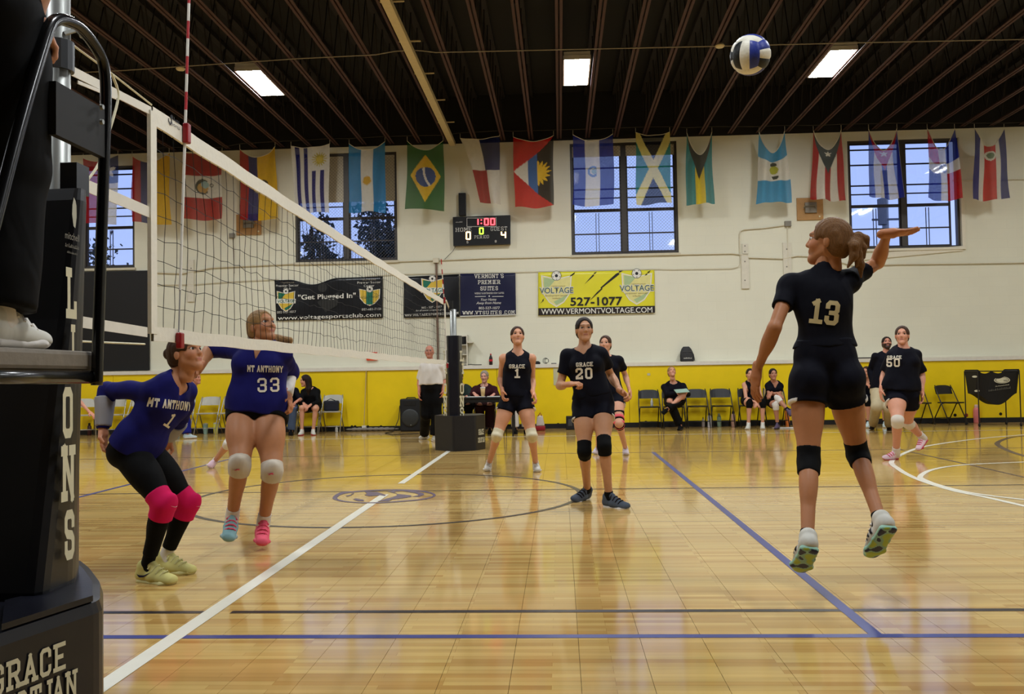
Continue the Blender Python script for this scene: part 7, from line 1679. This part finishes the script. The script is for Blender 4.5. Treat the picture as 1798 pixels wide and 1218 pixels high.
seated('table official in dark green half hidden behind the far post pad', 17.75, 816, (806,662), ((797,683),(823,683)), ((804,713),(822,713)), ((805,748),(822,748)), ((805,756),(822,756)), ((800,697),(818,697)),
       g=1.1, fem=False, skin=(196,140,118), hair=('short', 'brown'), look=(0, -1, 0), shirt=dict(mat=fab('shirt_green', (40,52,48)), sleeve=1.95, hem=.0, loose=.02, neck='crew'), bottom=dict(mat=KBLK, len=1.95, name='trousers'), shoe=dict(mat=KBLK, sole=SKs), hands=hd())
seated('person in white trousers sitting at the table behind number 1', 17.75, 905, (905,664), ((893,684),(919,684)), ((902,713),(921,713)), ((905,746),(923,746)), ((904,755),(924,755)), ((899,699),(914,699)),
       fem=True, skin=(200,146,120), hair=('short', 'brown'), look=(0, -1, 0), shirt=dict(mat=KBLK, sleeve=1.95, hem=.0, loose=.02, neck='crew'), bottom=dict(mat=WHTF, len=1.9, flare=.03, inf=.012, name='trousers'), shoe=dict(mat=KBLK, sole=SKs), hands=hd())
# --- leaning person in a blue warm-up behind the crouching player
P = dict(pel=(312,712), neck=(332,683), head=(344,664), shR=(321,690), shL=(338,690), elR=(318,708), wrR=(322,722), elL=(337,708), wrL=(335,722), hipR=(306,716), hipL=(320,716), knR=(303,740), knL=(326,740), anR=(300,762), anL=(328,762), toeR=(302,768), toeL=(333,768))
J = pose(17.2, P, 1.0, dict(), dict(shR=-.15, shL=.12, elR=-.2, elL=.1, wrR=-.25, wrL=.05, hipR=-.08, hipL=.08, knR=-.15, knL=.05), ground=('anR', 'anL', 'toeR', 'toeL'))
person('person in a blue warm-up leaning forward behind the crouching player', J, 17.2, fem=True, skin=(196,134,108), hair=('bun', 'brown'), look=(.95, -.25, .05), eyes=False, shirt=dict(mat=WARM, sleeve=1.95, hem=.0, loose=.02, neck='crew'), bottom=dict(mat=WARM, len=1.95, flare=.04, inf=.016, name='trousers'), shoe=dict(mat=fab('shoe_mint', (190,206,206)), sole=SW), hands=hd())
# --- blue player behind number 33, only a lower leg shows
P = dict(pel=(445,705), neck=(455,630), head=(458,604), shR=(436,640), shL=(474,640), elR=(440,670), wrR=(455,690), elL=(478,670), wrL=(470,690), hipR=(434,712), hipL=(456,712), knR=(401,779), knL=(462,770), anR=(378,808), anL=(470,815), toeR=(352,824), toeL=(476,828))
J = pose(11.0, P, 1.0, dict(elR=-1, wrR=-1, elL=-1, wrL=-1), ground=('anR', 'anL', 'toeR', 'toeL'))
person('blue-team player behind number 33, a bent leg with white knee pad showing', J, 11.0, skin=(200,144,112), hair=('bun', 'brown'), look=(.6, -.8, .1), eyes=False, shirt=dict(mat=ROYAL, sleeve=.9, hem=.0, neck='v'), bottom=dict(mat=KBLK, len=.2), knee=dict(mat=WHTF), sock=dict(mat=WHTF, h=.06), shoe=dict(mat=fab('shoe_pinkwhite', (226,196,206)), sole=SW), hands=hd())
# --- player behind the near post, an arm shows
P = dict(pel=(105,712), neck=(108,645), head=(110,626), shR=(93,654), shL=(124,654), elR=(90,685), wrR=(95,705), elL=(135,700), wrL=(158,724), hipR=(97,718), hipL=(114,718), knR=(96,745), knL=(116,745), anR=(96,776), anL=(116,776), toeR=(98,784), toeL=(120,784))
J = pose(15.0, P, 1.0, dict(elR=1, wrR=-1), dict(elL=-.15, wrL=-.25), ground=('anR', 'anL', 'toeR', 'toeL'))
person('blue-team player hidden by the near post pad, one forearm reaching out', J, 15.0, skin=(214,150,124), hair=('bun', 'brown'), look=(.7, -.7, 0), eyes=False, shirt=dict(mat=ROYAL, sleeve=.7, hem=.0, neck='v'), bottom=dict(mat=KBLK, len=.2), sock=dict(mat=WHTF), shoe=dict(mat=fab('shoe_white', (200,198,188)), sole=SW), hands=dict(L=((.7, -.3, -.4), (0, 0, -1), .6), R=((0, 0, -1), (1, 0, 0), .5)))
# --- referee on the stand
zp = zP
bx_, by_ = .13, 2.28
J = dict(pel=(bx_, by_, zp+.92), neck=(bx_, by_+.02, zp+1.45), head=(bx_, by_+.06, zp+1.62), shR=(bx_+.17, by_+.02, zp+1.40), shL=(bx_-.17, by_+.02, zp+1.40), elR=(bx_+.24, by_+.03, zp+1.13), wrR=(.30, by_+.02, 2.08), elL=(bx_-.24, by_+.03, zp+1.12), wrL=(bx_-.2, by_+.22, zp+1.0),
         hipR=(bx_+.09, by_, zp+.88), hipL=(bx_-.09, by_, zp+.88), knR=(bx_+.10, by_+.03, zp+.48), knL=(bx_-.10, by_+.03, zp+.48), anR=(bx_+.10, by_-.02, zp+.09), anL=(bx_-.10, by_-.02, zp+.09), toeR=(bx_+.11, by_+.175, zp+.022), toeL=(bx_-.11, by_+.175, zp+.022))
person('referee in black trousers standing on the stand at the left edge', J, 2.3, h=.009, fem=False, g=1.1, skin=(200,150,124), hair=('short', 'grey'), look=(.1, .97, -.1), eyes=False, shirt=dict(mat=WHTF, sleeve=.9, hem=.02, loose=.02, neck='polo'), bottom=dict(mat=KBLK, len=1.97, inf=.016, flare=.04, name='trousers'), sock=dict(mat=WHTF, h=.08), shoe=dict(mat=fab('shoe_white', (200,198,188)), sole=SW, lace=WHTF),
       hands=dict(R=((.1, .5, -.5), (-.4, 0, -1), 1.0), L=((0, .4, -.9), (1, 0, 0), .5)))
